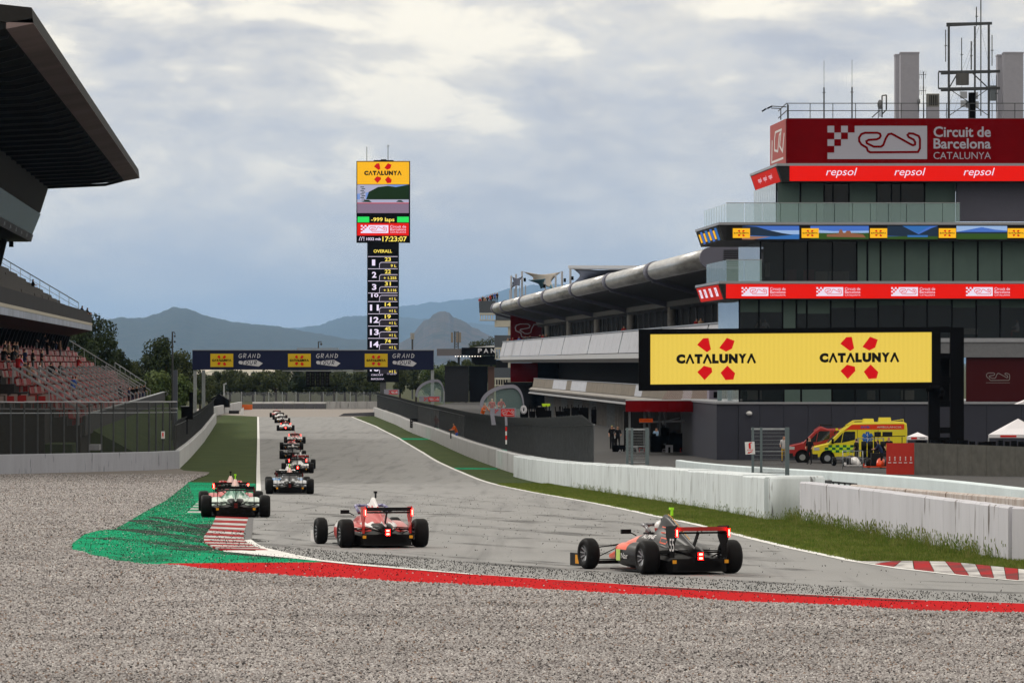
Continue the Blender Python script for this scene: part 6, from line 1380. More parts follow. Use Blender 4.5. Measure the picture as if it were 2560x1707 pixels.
    for sg in (-1, 1):
        for a, b in (((.15,.15,.42),(.62,0,.40)),((.15,-.35,.42),(.62,0,.40)),((.12,.2,.16),(.62,0,.17)),((.12,-.35,.16),(.62,0,.17)),((.12,-.2,.2),(.60,-.05,.38))): mb.bar((sg*a[0],a[1],a[2]), (sg*b[0],b[1],b[2]), .028, .016)
        for a, b in (((.18,2.6,.46),(.68,2.9,.38)),((.18,3.0,.44),(.68,2.9,.38)),((.15,2.5,.17),(.68,2.9,.17)),((.15,3.05,.17),(.68,2.9,.17)),((.18,2.75,.44),(.66,2.9,.2))): mb.bar((sg*a[0],a[1],a[2]), (sg*b[0],b[1],b[2]), .028, .016)
    obj_(mb, 'suspension', m_carb)
    for (ty, rm), yy, xx, r in ((WR, 0, .775, .295), (WF, 2.9, .79, .28)):
        for sg in (-1, 1):
            w_ = bpy.data.objects.new('tyre', ty); COL.objects.link(w_); w_.parent = o; w_.location = (sg*xx, yy, r); 
            if yy: w_.rotation_euler = (0, 0, R(steer))
            if detail: q = bpy.data.objects.new('rim', rm); COL.objects.link(q); q.parent = w_
    # front wing
    mb = MB(); mb.loft([[(-.86,3.25,.08),(-.86,3.55,.07),(-.86,3.56,.085),(-.86,3.25,.14)], [(.86,3.25,.08),(.86,3.55,.07),(.86,3.56,.085),(.86,3.25,.14)]], 0, True, False)
    for sg in (-1, 1): mb.box((sg*.87-.012,3.12,.05),(sg*.87+.012,3.62,.28))
    obj_(mb, 'front_wing', fw)
    # rear wing
    def foil(y, z, ch, ang, th): c, s = math.cos(ang), math.sin(ang); return [(y+c*t*ch-s*h, z+s*t*ch*-1+c*h) for t, h in ((0,0),(.3,th),(1,0.004),(1,-.004),(.3,-th*.5))]
    mb = MB()
    f = foil(-.62,.835,.20,R(22),.012); mb.loft([[(-.475,a,b) for a, b in f], [(.475,a,b) for a, b in f]], 0, True, False)
    mb.box((-.475,-.632,.765),(.475,-.618,.835)); obj_(mb, 'rear_flap', wing)
    mb = MB(); f = foil(-.52,.735,.26,R(6),.02); mb.loft([[(-.475,a,b) for a, b in f], [(.475,a,b) for a, b in f]], 0, True, False); mb.bar((0,-.45,.73),(0,-.2,.45),.02,.08); mb.bar((0,-.62,.74),(0,-.60,.83),.012,.02); obj_(mb, 'rear_wing', m_carb)
    for sg in (-1, 1):
        mb = MB(); X = sg*.485; mb.prism([(X-.008,-.66,.86),(X-.008,-.16,.84),(X-.008,-.16,.66),(X-.008,-.30,.50),(X-.008,-.36,.30),(X-.008,-.54,.30),(X-.008,-.56,.55),(X-.008,-.66,.66)], (.016,0,0)); ep = obj_(mb, 'wing_endplate', m_carb if extra != 'red' else c1)
        mb = MB(); mb.box((X-.020,-.678,.665),(X+.020,-.662,.80)); obj_(mb, 'endplate_light', m_lamp if lights else m_lampoff)
        if lights: mb = MB(); mb.box((X-.010,-.684,.675),(X+.010,-.679,.79)); obj_(mb, 'light_core', m_lampc)
        mb = MB(); mb.box((X+sg*.0-.035,-.57,.20),(X+.035,-.555,.26)); obj_(mb, 'orange_tag', m_ptag)
    mb = MB(); mb.box((-.06,-.56,.24),(.06,-.51,.40)); rl = obj_(mb, 'rain_light', m_carb)
    for z in (.262, .332):
        mb = MB(); mb.box((-.046,-.575,z),(.046,-.562,z+.052)); obj_(mb, 'light_segment', m_lamp if lights > 1 else m_lampoff, rl)
        if lights > 1: mb = MB(); mb.box((-.032,-.580,z+.008),(.032,-.576,z+.044)); obj_(mb, 'light_core', m_lampc, rl)
    # halo
    mb = MB(); hp = [(-.30,1.12,.70),(-.32,1.25,.80),(-.30,1.5,.835),(-.20,1.75,.835),(-.08,1.9,.82),(.08,1.9,.82),(.20,1.75,.835),(.30,1.5,.835),(.32,1.25,.80),(.30,1.12,.70)]; mb.tube(hp, .032, 8).tube([(0,1.9,.82),(0,2.06,.72),(0,2.15,.60)], .02, 6); obj_(mb, 'halo', halo)
    mb = MB(); mb.loft([[(math.cos(a)*.24, 1.5+math.sin(a)*.33, .655) for a in np.linspace(0,2*math.pi,17)[:-1]], [(math.cos(a)*.25, 1.5+math.sin(a)*.34, .685) for a in np.linspace(0,2*math.pi,17)[:-1]]]); obj_(mb, 'dark_cockpit_panel', m_carb)  # filled dark panel stands for the shaded cockpit opening
    return o
def car_print(o, fn, mats, name='lettering'):
    F = Flat(lambda x, y, l: fn(x, y, l)); return F
def driver(o, helmet, stripe, lab):
    """helmeted driver, one body sitting low in the cockpit"""
    mb = MB(); hd = []
    for z, r in ((.50,.20),(.60,.19),(.655,.11),(.68,.10),(.71,.125),(.77,.14),(.83,.135),(.88,.10),(.905,.04)): hd.append([(math.cos(a)*r, 1.28+math.sin(a)*r*1.12, z) for a in np.linspace(0,2*math.pi,15)[:-1]])
    vv = [p for c in hd for p in c]; n = 14; fs = []; mi = []
    for j in range(len(hd)-1):
        for i in range(n): fs.append((j*n+i, j*n+(i+1)%n, (j+1)*n+(i+1)%n, (j+1)*n+i)); mi.append(2 if j < 2 else (1 if j in (4,) or (j == 5 and 2 <= i <= 4) else 0))
    fs.append(tuple((len(hd)-1)*n+i for i in range(n))); mi.append(0); mb.add(vv, fs, mi, True)
    p = mb.build('person', [helmet, stripe, m_carb]); p.location = o.location; p.rotation_euler = o.rotation_euler; tag(p, lab, 'person')
WH = paintm('car_white', (.66,.65,.66)); RD = paintm('car_red', (.45,.015,.012)); BK = paintm('car_black', (.005,.005,.007), .4, 0); OR = paintm('car_orange', (.75,.07,.008)); NV = paintm('car_navy', (.05,.04,.12)); GN = paintm('car_green', (.01,.20,.11), .3, .6, .3); SV = paintm('car_silver', (.30,.31,.34), .3, .5, .6); GY = paintm('car_dark_grey', (.008,.009,.013), .4, 0, 0); PK = paintm('car_pale_pink', (.62,.36,.32)); LM = mat('lime_pod', (.35,.80,.02), .4); MT = paintm('car_mint_white', (.55,.66,.60)); BL = paintm('car_blue', (.03,.18,.42)); GD = paintm('car_gold', (.70,.35,.05))
RW = paintm('wing_red', (.30,.01,.008), .35)
c55 = race_car(1722, 89.5, 19.5, 'black and orange race car numbered 55 nearest the camera at right, rain light on', BK, GY, OR, wing=RW, lights=2, tcam=LM, nose=OR, halo=mat('halo_grey', (.20,.20,.22), .3, .5, spec=.5), steer=4, top=GY, fw=m_carb)
driver(c55, WH, RD, 'driver in white and red helmet in the black and orange car')
def on_car(o, nm, mats, draw, fn):
    F = Flat(fn); draw(F); return F.mb.build(nm, mats, o, fix=False)
# number and words on the left flank of the 55 car (x < 0 side faces the camera)
on_car(c55, 'number', [WH], lambda F: F.text('55', -.36, .63, -.58, .41, 0, 1, .01), lambda x, y, l: Vector((-.497-.004*l, x, y)))
on_car(c55, 'lettering', [WH], lambda F: F.text('ALPINE', 1.28, .665, .62, .60, 0, 1, .02), lambda x, y, l: Vector((-.30-(.68-y)*.9-.02*l-(1.28-x)*.04, x, y)))
on_car(c55, 'side_logo', [WH, mat('pale_green_print', (.45,.62,.15), .4)], lambda F: (F.rect(1.62, .40, 1.42, .20, 1, 1), F.text('Nar', 1.38, .34, 1.05, .24, 0, 1)), lambda x, y, l: Vector((-.735-.012*l-.0*(y), x, y)))
on_car(c55, 'orange_tracing', [OR], lambda F: (F.stroke([(.25,.52),(.55,.54),(.58,.62),(.2,.60)], .018, 0, 1, True), F.stroke([(.95,.80),(.62,.78),(.70,.70),(.98,.70)], .018, 0, 1)), lambda x, y, l: Vector((-.26-(.62-y)*.5-.03*l if y < .66 else -.115-.012*l-(.8-y)*.3, x, y)))
on_car(c55, 'gold_edge', [GD], lambda F: F.stroke([(1.05,1.012),(.9,.975),(.6,.845),(.3,.715),(.0,.595)], .022, 0, 1), lambda x, y, l: Vector((.02, x, y+.004)))
mb = MB(); mb.box((-.886,3.16,.09),(-.884,3.34,.25)); mb.build('orange_tag', m_ptag, c55)
cr_ = race_car(957, 105.3, 12, 'white and red race car with navy halo in the middle foreground, bright rain light on', RD, RD, WH, lights=2, nose=NV, halo=paintm('halo_lilac', (.16,.15,.30)), extra='red', skirt=WH)
driver(cr_, NV, WH, 'driver in dark helmet hidden in the white and red car')
on_car(cr_, 'lettering', [GY], lambda F: [F.text('AXIS', -.42+i*.23, .815, -.30+i*.23, .785, 0, 1) for i in range(4)], lambda x, y, l: Vector((x, -.633-.002*l, y)))
race_car(589, 136, 3.7, 'green and white race car running over the red and white kerb', MT, GN, PK, tcam=LM, nose=GN, halo=m_carb)
race_car(577, 146, 3.5, 'red race car just ahead of the green one, only its lit wing and cover showing', RD, RD, PK, lights=1, nose=RD, halo=RD)
race_car(724.5, 195, 2.9, 'dark silver race car with pink airbox, nearest of the cars on the straight', SV, GY, PK, tcam=LM, nose=SV, halo=m_carb)
race_car(719, 209, 2.9, 'race car with light blue sidepods directly ahead of the dark silver one', BL, SV, WH, nose=BL)
race_car(744, 291, 2.9, 'white race car with three lit red lights in the middle of the queue', WH, WH, GY, lights=2, nose=WH)
race_car(751, 309, 2.9, 'race car with dark red wing just ahead of the lit white one', GY, RD, WH, wing=RW, nose=RD)
race_car(732, 353, 2.9, 'black and white race car with pale airbox behind a pair of cars', BK, GY, WH, nose=WH)
race_car(729, 398, 2.9, 'black race car with red cover midway down the queue', BK, RD, WH, nose=RD)
race_car(737, 434, 2.9, 'red race car with lit wing lights further down the straight', WH, RD, RD, lights=2, nose=RD)
race_car(714, 524, 2.9, 'white race car with three red lights near the far crest', WH, WH, RD, lights=2, nose=RD)
race_car(706, 592, 2.9, 'white and black race car fourth from the front of the queue', WH, GY, WH, nose=WH, detail=1)
race_car(700, 626, 2.9, 'pale race car third from the front of the queue', WH, WH, GY, nose=WH, detail=1)
race_car(692, 654, 2.9, 'red and white race car leading the queue at the far crest', RD, WH, RD, nose=RD, detail=1)
# ================================================================ PEOPLE
def body_mesh(kind):
    """one continuous figure 1.75 m tall; materials 0 skin, 1 shirt, 2 trousers, 3 hair, 4 shoes"""
    me = bpy.data.meshes.new('body'); J = {}
    lean = {'stand':0,'lean':.25,'sit':.05}[kind]
    hip = (0,0,.93) if kind != 'sit' else (0,0,.50)
    pts = [hip, (0,lean*.3,hip[2]+.22), (0,lean*.7,hip[2]+.45), (0,lean,hip[2]+.58), (0,lean+.02,hip[2]+.70), (0,lean+.03,hip[2]+.80)]
    rad = [.15,.135,.16,.075,.085,.09]; ed = [(0,1),(1,2),(2,3),(3,4),(4,5)]
    for sg in (-1, 1):
        k = len(pts); sh = (sg*.19, lean*.8, hip[2]+.50)
        if kind == 'stand': el, ha = (sg*.25, lean*.8-.02, hip[2]+.22), (sg*.20, lean+.18, hip[2]+.06)
        else: el, ha = (sg*.26, lean+.12, hip[2]+.26), (sg*.16, lean+.38, hip[2]+.22)
        pts += [sh, el, ha]; rad += [.07,.048,.038]; ed += [(2,k),(k,k+1),(k+1,k+2)]
        k = len(pts)
        if kind == 'sit': kn, an, to = (sg*.13,.44,.52), (sg*.13,.46,.10), (sg*.13,.62,.05)
        else: kn, an, to = (sg*.11,.03,.50), (sg*.12,-.02,.09), (sg*.13,.14,.04)
        pts += [(sg*.10, 0, hip[2]-.03), kn, an, to]; rad += [.095,.062,.042,.04]; ed += [(0,k),(k,k+1),(k+1,k+2),(k+2,k+3)]
    me.from_pydata(pts, ed, []); o = bpy.data.objects.new('b', me); COL.objects.link(o)
    sk_ = o.modifiers.new('s', 'SKIN'); 
    for v, r in zip(me.skin_vertices[0].data if me.skin_vertices else [], rad): v.radius = (r, r)
    if not me.skin_vertices:
        bm = bmesh.new(); bm.from_mesh(me); ly = bm.verts.layers.skin.verify(); bm.verts.ensure_lookup_table()
        for i, v in enumerate(bm.verts): v[ly].radius = (rad[i], rad[i]); v[ly].use_root = (i == 0)
        bm.to_mesh(me); bm.free()
    o.modifiers.new('ss', 'SUBSURF').levels = 1; bpy.context.view_layer.update()
    out_ = bpy.data.meshes.new_from_object(o.evaluated_get(bpy.context.evaluated_depsgraph_get())); bpy.data.objects.remove(o)
    mi = []; zt = hip[2]
    for p in out_.polygons:
        c = p.center; ax = abs(c.x)
        if c.z > zt+.76: m = 3
        elif c.z > zt+.62: m = 0 if c.y > lean+.0 else 3
        elif c.z > zt+.58 and ax < .1: m = 0
        elif ax > .165 and (c.z < zt+.24 if kind == 'stand' else c.y > lean+.14) and c.z > zt-.1: m = 0
        elif c.z > zt-.02 and not (kind == 'sit' and c.y > .18 and c.z < zt+.12 and ax < .2): m = 1
        elif c.z < .11: m = 4
        else: m = 2
        mi.append(m); p.use_smooth = True
    for _ in range(5): out_.materials.append(None)
    out_.polygons.foreach_set('material_index', mi); return out_
BM = {k: body_mesh(k) for k in ('stand','lean','sit')}
CL = {n: mat('cloth_'+n, c, .85) for n, c in dict(black=(.012,.012,.014), white=(.60,.60,.62), navy=(.02,.03,.08), red=(.35,.02,.02), blue=(.05,.12,.45), lightblue=(.30,.45,.65), orange=(.65,.12,.02), grey=(.12,.12,.13), yellow=(.65,.42,.03), tan=(.32,.22,.15), lilac=(.35,.25,.40), lime=(.5,.75,.03)).items()}
def person(loc, kind, rz, shirt, trousers, lab, hair=None, group=None, sc=1.0, shoes='black'):
    o = bpy.data.objects.new('person', BM[kind]); COL.objects.link(o); o.location = loc; o.rotation_euler = (0,0,R(rz)); o.scale = (sc,)*3
    for i, m in enumerate((K['skin'], CL[shirt], CL[trousers], hair or K['hair'], CL[shoes])): o.material_slots[i].link = 'OBJECT'; o.material_slots[i].material = m
    return tag(o, lab, 'person', group)
def at(x, y, d): return P(x, y, d)
pz = lambda x, d: Vector((XT(x, d), d, gz(d)))
person(pz(2024,328), 'stand', 150, 'black', 'black', 'person in dark clothes standing before the ambulance bonnet')
person(pz(1713,346)+Vector((0,0,0)) if False else pz(1960,338), 'stand', 170, 'white', 'yellow', 'person in white shirt and yellow trousers beside the red van')
person(pz(2141,322), 'stand', 60, 'black', 'black', 'person in black bending over by the ambulance side door')
person(pz(2205,312), 'lean', 80, 'navy', 'black', 'person in navy working on the race car behind the red banner')
person(P(2222,1163,312)+Vector((0,0,0)), 'stand', 180, 'black', 'black', 'person whose head shows above the red banner')
person(pz(1641,395), 'stand', 180, 'lightblue', 'lilac', 'person in light blue shirt beside the number 1 board')
person(pz(1534,398), 'stand', 200, 'white', 'black', 'person in white shirt and cap near the end of the dark fence', hair=CL['white'])
person(pz(1540,402)+Vector((-.3,0,0)), 'stand', 160, 'black', 'black', 'person in black standing behind the white shirted one')
person(P(1584,1163,398), 'stand', 180, 'tan', 'black', 'person in tan seen through the wire gate')
person(P(1590,1145,400)+Vector((0,0,.6)), 'lean', 180, 'black', 'red', 'person in black with red headset under the orange pit board')
person(P(1530,1120,392), 'stand', 180, 'black', 'black', 'person with lime cap on the pit wall perch', hair=CL['lime'])
person(P(1538,1122,392)+Vector((.2,0,0)), 'stand', 180, 'black', 'black', 'person beside the lime capped one on the perch')
person(P(1752,1090,392), 'sit', 180, 'grey', 'red', 'person seated inside the garage under the red canopy')
person(P(1230,1056,352), 'stand', 200, 'red', 'red', 'marshal in red with white cap under the large arch', hair=CL['white'], sc=.95)
person(P(1250,1058,356), 'lean', 200, 'red', 'black', 'marshal in red leaning beside the white capped one')
person(P(1206,1066,372), 'lean', 220, 'orange', 'white', 'marshal in orange vest bending left of the large arch')
person(P(1142,1108,398), 'lean', 110, 'orange', 'blue', 'marshal in orange vest leaning through the dark fence', sc=.9)
person(P(1090,1085,470), 'stand', 160, 'red', 'black', 'marshal in red with white cap behind the fence by the mint strip', hair=CL['white'])
person(P(1900,845,352), 'sit', 160, 'tan', 'grey', 'person in beige sitting at a tower window'); person(P(1912,845,351), 'sit', 200, 'white', 'black', 'person in white shirt at the tower window next to the beige one')
person(P(2545,845,351.5), 'sit', 90, 'white', 'red', 'person in white and red at a tower window on the far right'); person(P(2050,1003,352), 'stand', 160, 'white', 'black', 'person in white shirt in the lower tower window'); person(P(2330,1003,352), 'stand', 160, 'grey', 'grey', 'person in grey in the lower tower window')
for i, (x, y, sh) in enumerate(((1200,770,'red'),(1207,766,'black'),(1212,768,'tan'),(1219,766,'black'),(1226,762,'red'),(1231,760,'black'),(1237,758,'blue'),(1243,757,'black'))):
    person(P(x, y, 846.5), 'stand', 180+i*17 % 40, sh, 'black', 'spectator %s on the top balcony of the end block' % ['at the left end','second from left','third from left','fourth from left','fourth from right','third from right in black','in bright blue','at the right end'][i], group='spectators on the top balcony')
for i, (x, sh) in enumerate(((1270,'tan'),(1276,'black'),(1282,'red'),(1298,'blue'),(1314,'black'),(1325,'black'),(1350,'black'),(1358,'red'),(1366,'black'),(1560,'red'),(1742,'red'),(1752,'tan'))):
    s_ = (x-668)/36.6; dd = FPX/s_
    person(Vector((XT(x, dd), dd, 9.0)), 'stand', 150+i*23 % 60, sh, 'black', 'spectator behind the white upper balcony, %s' % ['leftmost in tan','second from left','third from left in red','in blue before the red wall','in black before the red wall','right of the one before the red wall','left one below the outline print','middle one below the outline print','right one below the outline print','alone above the screen corner','in red by the tower','in tan by the tower'][i], group='spectators on the pit building balcony')
# crowd in the grandstand: each its own person
rng = random.Random(3); cols = ['black','black','navy','grey','tan','white','red','blue','lilac','black']
for i, (x, y, k) in enumerate(((199,781,'lean'),(212,786,'lean'))): person(P(x, y+30, 470), k, -60, ['navy','black'][i], 'black', 'spectator leaning on the end of the upper balcony, '+['left one','right one'][i])
person(P(81,733,470), 'sit', -70, 'black', 'black', 'lone spectator sitting high among the upper grey seats')
spots = [(82,907,'stand','black'),(104,917,'stand','black'),(42,897,'stand','grey'),(52,915,'sit','lilac'),(126,922,'sit','black'),(22,955,'stand','tan'),(12,930,'stand','black'),(35,932,'stand','black'),(62,910,'stand','navy'),(45,968,'sit','red'),(8,900,'sit','black'),(70,930,'sit','tan'),(181,977,'sit','blue'),(188,975,'sit','grey'),(322,990,'stand','navy'),(332,990,'stand','black'),(341,988,'stand','black'),(352,990,'stand','grey'),(360,986,'stand','black'),(112,872,'stand','black'),(118,876,'stand','black'),(128,870,'stand','black'),(140,872,'stand','black'),(150,876,'stand','tan'),(90,868,'stand','black'),(300,984,'sit','black'),(195,912,'sit','red'),(150,930,'sit','black'),(30,1000,'sit','black'),(98,940,'sit','white')]
words_ = ['in black','in dark clothes','in grey','in lilac','in black seated','in tan','at the far left edge','near the left edge','in navy','in red','seated at the left edge','in tan seated','in blue','in grey seated']
for i, (x, y, k, sh) in enumerate(spots):
    # find the terrace row seen at this pixel
    best = None
    for r_ in range(11):
        c = -11.6-.8*r_; z = 3.2+.5*r_; s_ = (7-z+.0)/max(1e-6, (y+14-YH)) if False else (665-x)/-c if c else 0
        dd = FPX/s_ if s_ > 0 else 0
        if 335 < dd < 497:
            yy_ = YH+s_*(7-z); e_ = abs(yy_-(y+20)); 
            if best is None or e_ < best[0]: best = (e_, c, z, dd)
    if best: _, c, z, dd = best; loc = Q(c, dd, z)
    else: loc = P(x, y+24, 440)
    person(loc, k, rng.uniform(-90, -20), sh, rng.choice(['black','navy','grey']), 'stand spectator %s, %s' % (sh+' clad '+('standing' if k == 'stand' else 'seated'), ['first','second','third','fourth','fifth','sixth','seventh','eighth','ninth','tenth','eleventh','twelfth','thirteenth','fourteenth','fifteenth','sixteenth','seventeenth','eighteenth','nineteenth','twentieth'][sorted(p[0] for p in spots).index(x) % 20]+(' from the left' if sorted(p[0] for p in spots).index(x) < 20 else ' of those right of the middle')), group='spectators in the lower grandstand')
# ================================================================ AMBULANCE, RED VAN
m_yel = mat('ambulance_yellow', (.72,.60,.015), .35, coat=.4, spec=.4); m_ored = mat('orange_red_band', (.70,.05,.015), .4); m_chg, m_chy = mat('dark_green_check', (.01,.13,.06), .4), mat('lime_check', (.50,.72,.02), .4)
m_win = mat('vehicle_glass', (.015,.02,.022), .06, spec=.8); m_bluep = mat('blue_print', (.02,.12,.45), .4)
def van(name, x0, d, Lx, body, lab, cat, rz=0, h=2.62, hi=True):
    """side-on van facing left; origin at front left corner on the ground"""
    o = empty(name, (XT(x0, d), d, gz(d)), lab, cat, None, R(rz)); W2 = 1.95
    # side profile: x from nose (0) to tail (Lx)
    pr = [(0.0,.42),(.02,.95),(.16,1.12),(.95,1.30),(1.75,2.12),(2.15,2.38),(2.6,h-.06),(Lx-.25,h),(Lx-.04,h-.12),(Lx,h-.5),(Lx,.42)]
    mb = MB(); n = len(pr)
    secs = [[(x, y, z-(.0 if 0 < k < 3 or True else 0)) for x, z in pr] for k, y in enumerate((.05, W2-.05))]
    inner = [[(x*(1)+(.03 if x < 1 else (-.03 if x > Lx-.3 else 0)), yy, z-(.10 if z > 1.9 else (.03 if z > .5 else -.02))) for x, z in pr] for yy in (0, W2)]
    mb.loft([inner[0], secs[0], secs[1], inner[1]], 0, True, False); part_local(mb, 'body', body, o)
    # windows
    def side(pts, m, nm, l=.012): mb = MB(); mb.add([(x, -l, z) for x, z in pts]+[(x, -.0, z) for x, z in pts], [tuple(range(len(pts)))]+[(i,(i+1)%len(pts),len(pts)+(i+1)%len(pts),len(pts)+i) for i in range(len(pts))]); return mb.build(nm, m, o, fix=False)
    side([(1.28,1.32),(1.90,1.98),(2.08,2.08),(2.72,2.08),(2.72,1.55),(1.9,1.36)], m_win, 'side_window'); 
    side([(1.80,1.34),(1.84,1.34),(1.98,2.05),(1.94,2.05)], body, 'window_bar', .02)
    mb = MB(); mb.add([(1.02,.12,1.34),(1.74,.16,2.09),(1.74,W2-.16,2.09),(1.02,W2-.12,1.34)], [(0,1,2,3)]); mb.v = [(a-.02,b,c+.02) for a,b,c in mb.v]; mb.build('windscreen', m_win, o, fix=False)
    for x in (.92, Lx-1.35):
        mb = MB(); mb.bar((x,-.02,.38),(x,.10,.38),.98,n=20); part_local(mb, 'wheel_arch', K['black'], o)
        mb = MB(); mb.bar((x,-.05,.35),(x,.24,.35),.70,n=24); w_ = part_local(mb, 'tyre', K['rubber'], o); mb = MB(); mb.bar((x,-.065,.35),(x,-.04,.35),.40,n=18); part_local(mb, 'rim', m_rim, w_)
    mb = MB(); mb.box((-.06,-.01,.30),(.30,W2+.01,.62)); part_local(mb, 'bumper', K['dark'], o)
    mb = MB(); mb.box((.06,-.015,.86),(.40,.06,1.05)); part_local(mb, 'headlight', K['alu'], o)
    mb = MB(); mb.box((1.18,-.22,1.30),(1.32,-.02,1.62)); part_local(mb, 'mirror', K['black'], o)
    mb = MB(); mb.box((1.5,-.016,.28),(Lx-1.9,.0,.46)); part_local(mb, 'sill', K['mid'], o)
    side([(2.86,.5),(2.88,.5),(2.88,2.2),(2.86,2.2)], K['dark'], 'door_gap', .014); side([(4.2,.5),(4.22,.5),(4.22,2.2),(4.2,2.2)], K['dark'], 'door_gap', .014)
    side([(2.45,1.14),(2.68,1.14),(2.68,1.19),(2.45,1.19)], K['black'], 'handle', .03)
    return o, side
def part_local(mb, nm, m, o): return mb.build(nm, m, o)
A, side = van('ambulance', 2033, 332, 6.1, m_yel, 'yellow ambulance with orange band, blue star and green checks', 'ambulance', h=2.72)
side([(2.0,2.12),(2.5,2.52),(5.9,2.56),(5.9,2.22),(2.3,2.20)], m_ored, 'orange_band')
rows_ = 3
mb = MB()
for i in range(9):
    for j in range(rows_):
        x = .75+i*.235; z = .72+j*.165
        if j == 2 and i < 1: continue
        if x+.235 > 2.84: continue
        mb.box((x, -.016, z), (x+.233, -.001, z+.163), (i+j) % 2)
mb.build('checks', [m_chy, m_chg], A)
def star(cx, cz, r, m):
    for k in range(3):
        a = k*math.pi/3; mb = MB(); dx, dz = math.sin(a), math.cos(a); px_, pz_ = dz*.33*r, -dx*.33*r
        mb.prism([(cx-dx*r-px_,-.03-.002*k,cz-dz*r-pz_),(cx-dx*r+px_,-.03-.002*k,cz-dz*r+pz_),(cx+dx*r+px_,-.03-.002*k,cz+dz*r+pz_),(cx+dx*r-px_,-.03-.002*k,cz+dz*r-pz_)], (0,.02,0)); mb.build('star_arm', m, A)
star(3.52, 1.70, .36, m_bluep)
F = Flat(lambda x, y, l: Vector((x, -.04-.004*l, y))); F.stroke([(3.52,1.95),(3.47,1.85),(3.57,1.76),(3.47,1.67),(3.57,1.58),(3.52,1.46)],.03,0,1).rect(3.51,1.98,3.53,1.42,0,1); F.mb.build('snake_emblem', K['white'], A, fix=False)
F = Flat(lambda x, y, l: Vector((x, -.020-.004*l, y))); F.text('AMBULÀNCIA', 4.12, 2.45, 5.72, 2.31, 0, 1, .01); F.text('SVB', 3.08, 2.43, 3.66, 2.30, 1, 1, .03); F.mb.build('lettering', [mat('silver_letters', (.62,.58,.52), .4), m_bluep], A, fix=False)
for x0, x1, z in ((3.25,4.0,.22),(4.28,5.12,.30)): mb = MB(); mb.loft([[(x0,.5,2.66),(x0+.06,.55,2.68+z),(x1-.06,.55,2.68+z),(x1,.5,2.66)],[(x0,1.5,2.66),(x0+.06,1.45,2.68+z),(x1-.06,1.45,2.68+z),(x1,1.5,2.66)]],0,True,False); mb.build('roof_unit', m_yel, A)
mb = MB(); mb.tube([(2.2,.15,2.45),(2.7,.15,2.76),(3.3,.15,2.78)], .03).tube([(5.1,.15,2.74),(5.85,.15,2.86),(5.85,.15,2.66)], .03).tube([(2.2,1.8,2.45),(2.7,1.8,2.76),(3.3,1.8,2.78)], .03); mb.build('roof_rail', m_yel, A)
B, sideB = van('red_van', 1971, 336.5, 5.4, mat('fire_red_paint', (.34,.012,.012), .35, coat=.4, spec=.4), 'dark red emergency van with yellow stripes partly behind the ambulance', 'van', h=2.28)
sideB([(2.95,1.35),(3.0,2.05),(3.65,2.05),(3.65,1.35)], m_win, 'rear_side_window'); sideB([(3.1,2.12),(3.3,2.12),(3.25,2.26),(3.1,2.26)], m_yel, 'yellow_stripe'); sideB([(3.7,1.0),(3.95,1.0),(4.3,2.26),(3.7,2.26)], m_yel, 'yellow_stripe'); sideB([(2.6,.9),(2.75,.9),(2.93,1.7),(2.87,1.72)], m_yel, 'yellow_stripe')
mb = MB(); mb.box((2.1,.5,2.40),(2.9,1.5,2.52)); mb.build('light_bar', K['dark'], B)
# paddock equipment in front of the ambulance: stripped race car parts, racks of tyres
qd = empty('race_car', pz(2140,318), 'parked race car with raised nose being worked on in front of the ambulance', 'race car', 'single-seaters parked behind the pit entry wall')
def mini(o, wcol, nose=WH):
    for x, y in ((-.7,0),(.7,0),(-.7,2.6),(.7,2.6)):
        w_ = bpy.data.objects.new('tyre', WF[0]); COL.objects.link(w_); w_.parent = o; w_.location = (x, y, .3); r_ = bpy.data.objects.new('rim', WF[1]); COL.objects.link(r_); r_.parent = w_
    loftm([sup(-.6,0,.25,.15,.35), sup(.3,0,.5,.1,.62), sup(1.2,0,.6,.1,.7), sup(2.8,0,.4,.15,.5)], 0, [nose, wcol], 'body', o, lambda x,y,z: 0 if y < .6 else 1)
    mb = MB(); mb.box((-.9,-.9,.08),(.9,-.6,.14)).box((-.9,-.95,.08),(-.87,-.5,.3)).box((.87,-.95,.08),(.9,-.5,.3)); mb.build('front_wing', nose, o)
mini(qd, BK); qd.rotation_euler = (0,0,R(12))
qe = empty('race_car', pz(2200,312), 'parked race car with orange and white nose beside the red banner', 'race car', 'single-seaters parked behind the pit entry wall', R(-14)); mini(qe, BK, OR)
rk = empty('tyre_rack', pz(2178,324), 'wheeled rack of black tyres in front of the ambulance rear', 'rack')
mb = MB()
for x in (-.8, 0, .8): mb.bar((x,0,0),(x,0,1.75),.04).bar((x,.7,0),(x,.7,1.75),.04)
for z in (.45, .95, 1.7): mb.bar((-.8,0,z),(.8,0,z),.04).bar((-.8,.7,z),(.8,.7,z),.04)
mb.build('frame', K['steel'], rk)
for i in range(4):
    for z in (.75, 1.25): mb = MB(); mb.bar((-.62+i*.4,0,z),(-.30+i*.4,0,z),.56,n=18); t_ = mb.build('tyre', K['rubber'], rk)
tr = empty('trolley', pz(2215,314), 'equipment trolley with screens behind the red banner top', 'trolley')
mb = MB(); mb.box((-.9,0,.1),(1.2,.7,.9)).box((-.7,.1,1.9),(-.3,.3,2.2)).box((-.2,.1,1.95),(.4,.3,2.2)).bar((-.7,.2,.9),(-.7,.2,1.9),.05).bar((1,.2,.9),(1,.2,1.9),.05).bar((-1.2,.2,1.9),(1.2,.2,1.95),.05); mb.build('frame', K['dark'], tr)
fb_ = empty('crowd_barrier', pz(2132,308), 'grey hand rail barrier panel in front of the parked race cars', 'barrier'); mb = MB()
mb.tube([(-.6,0,0),(-.6,0,1.1),(.6,0,1.1),(.6,0,0)], .025)
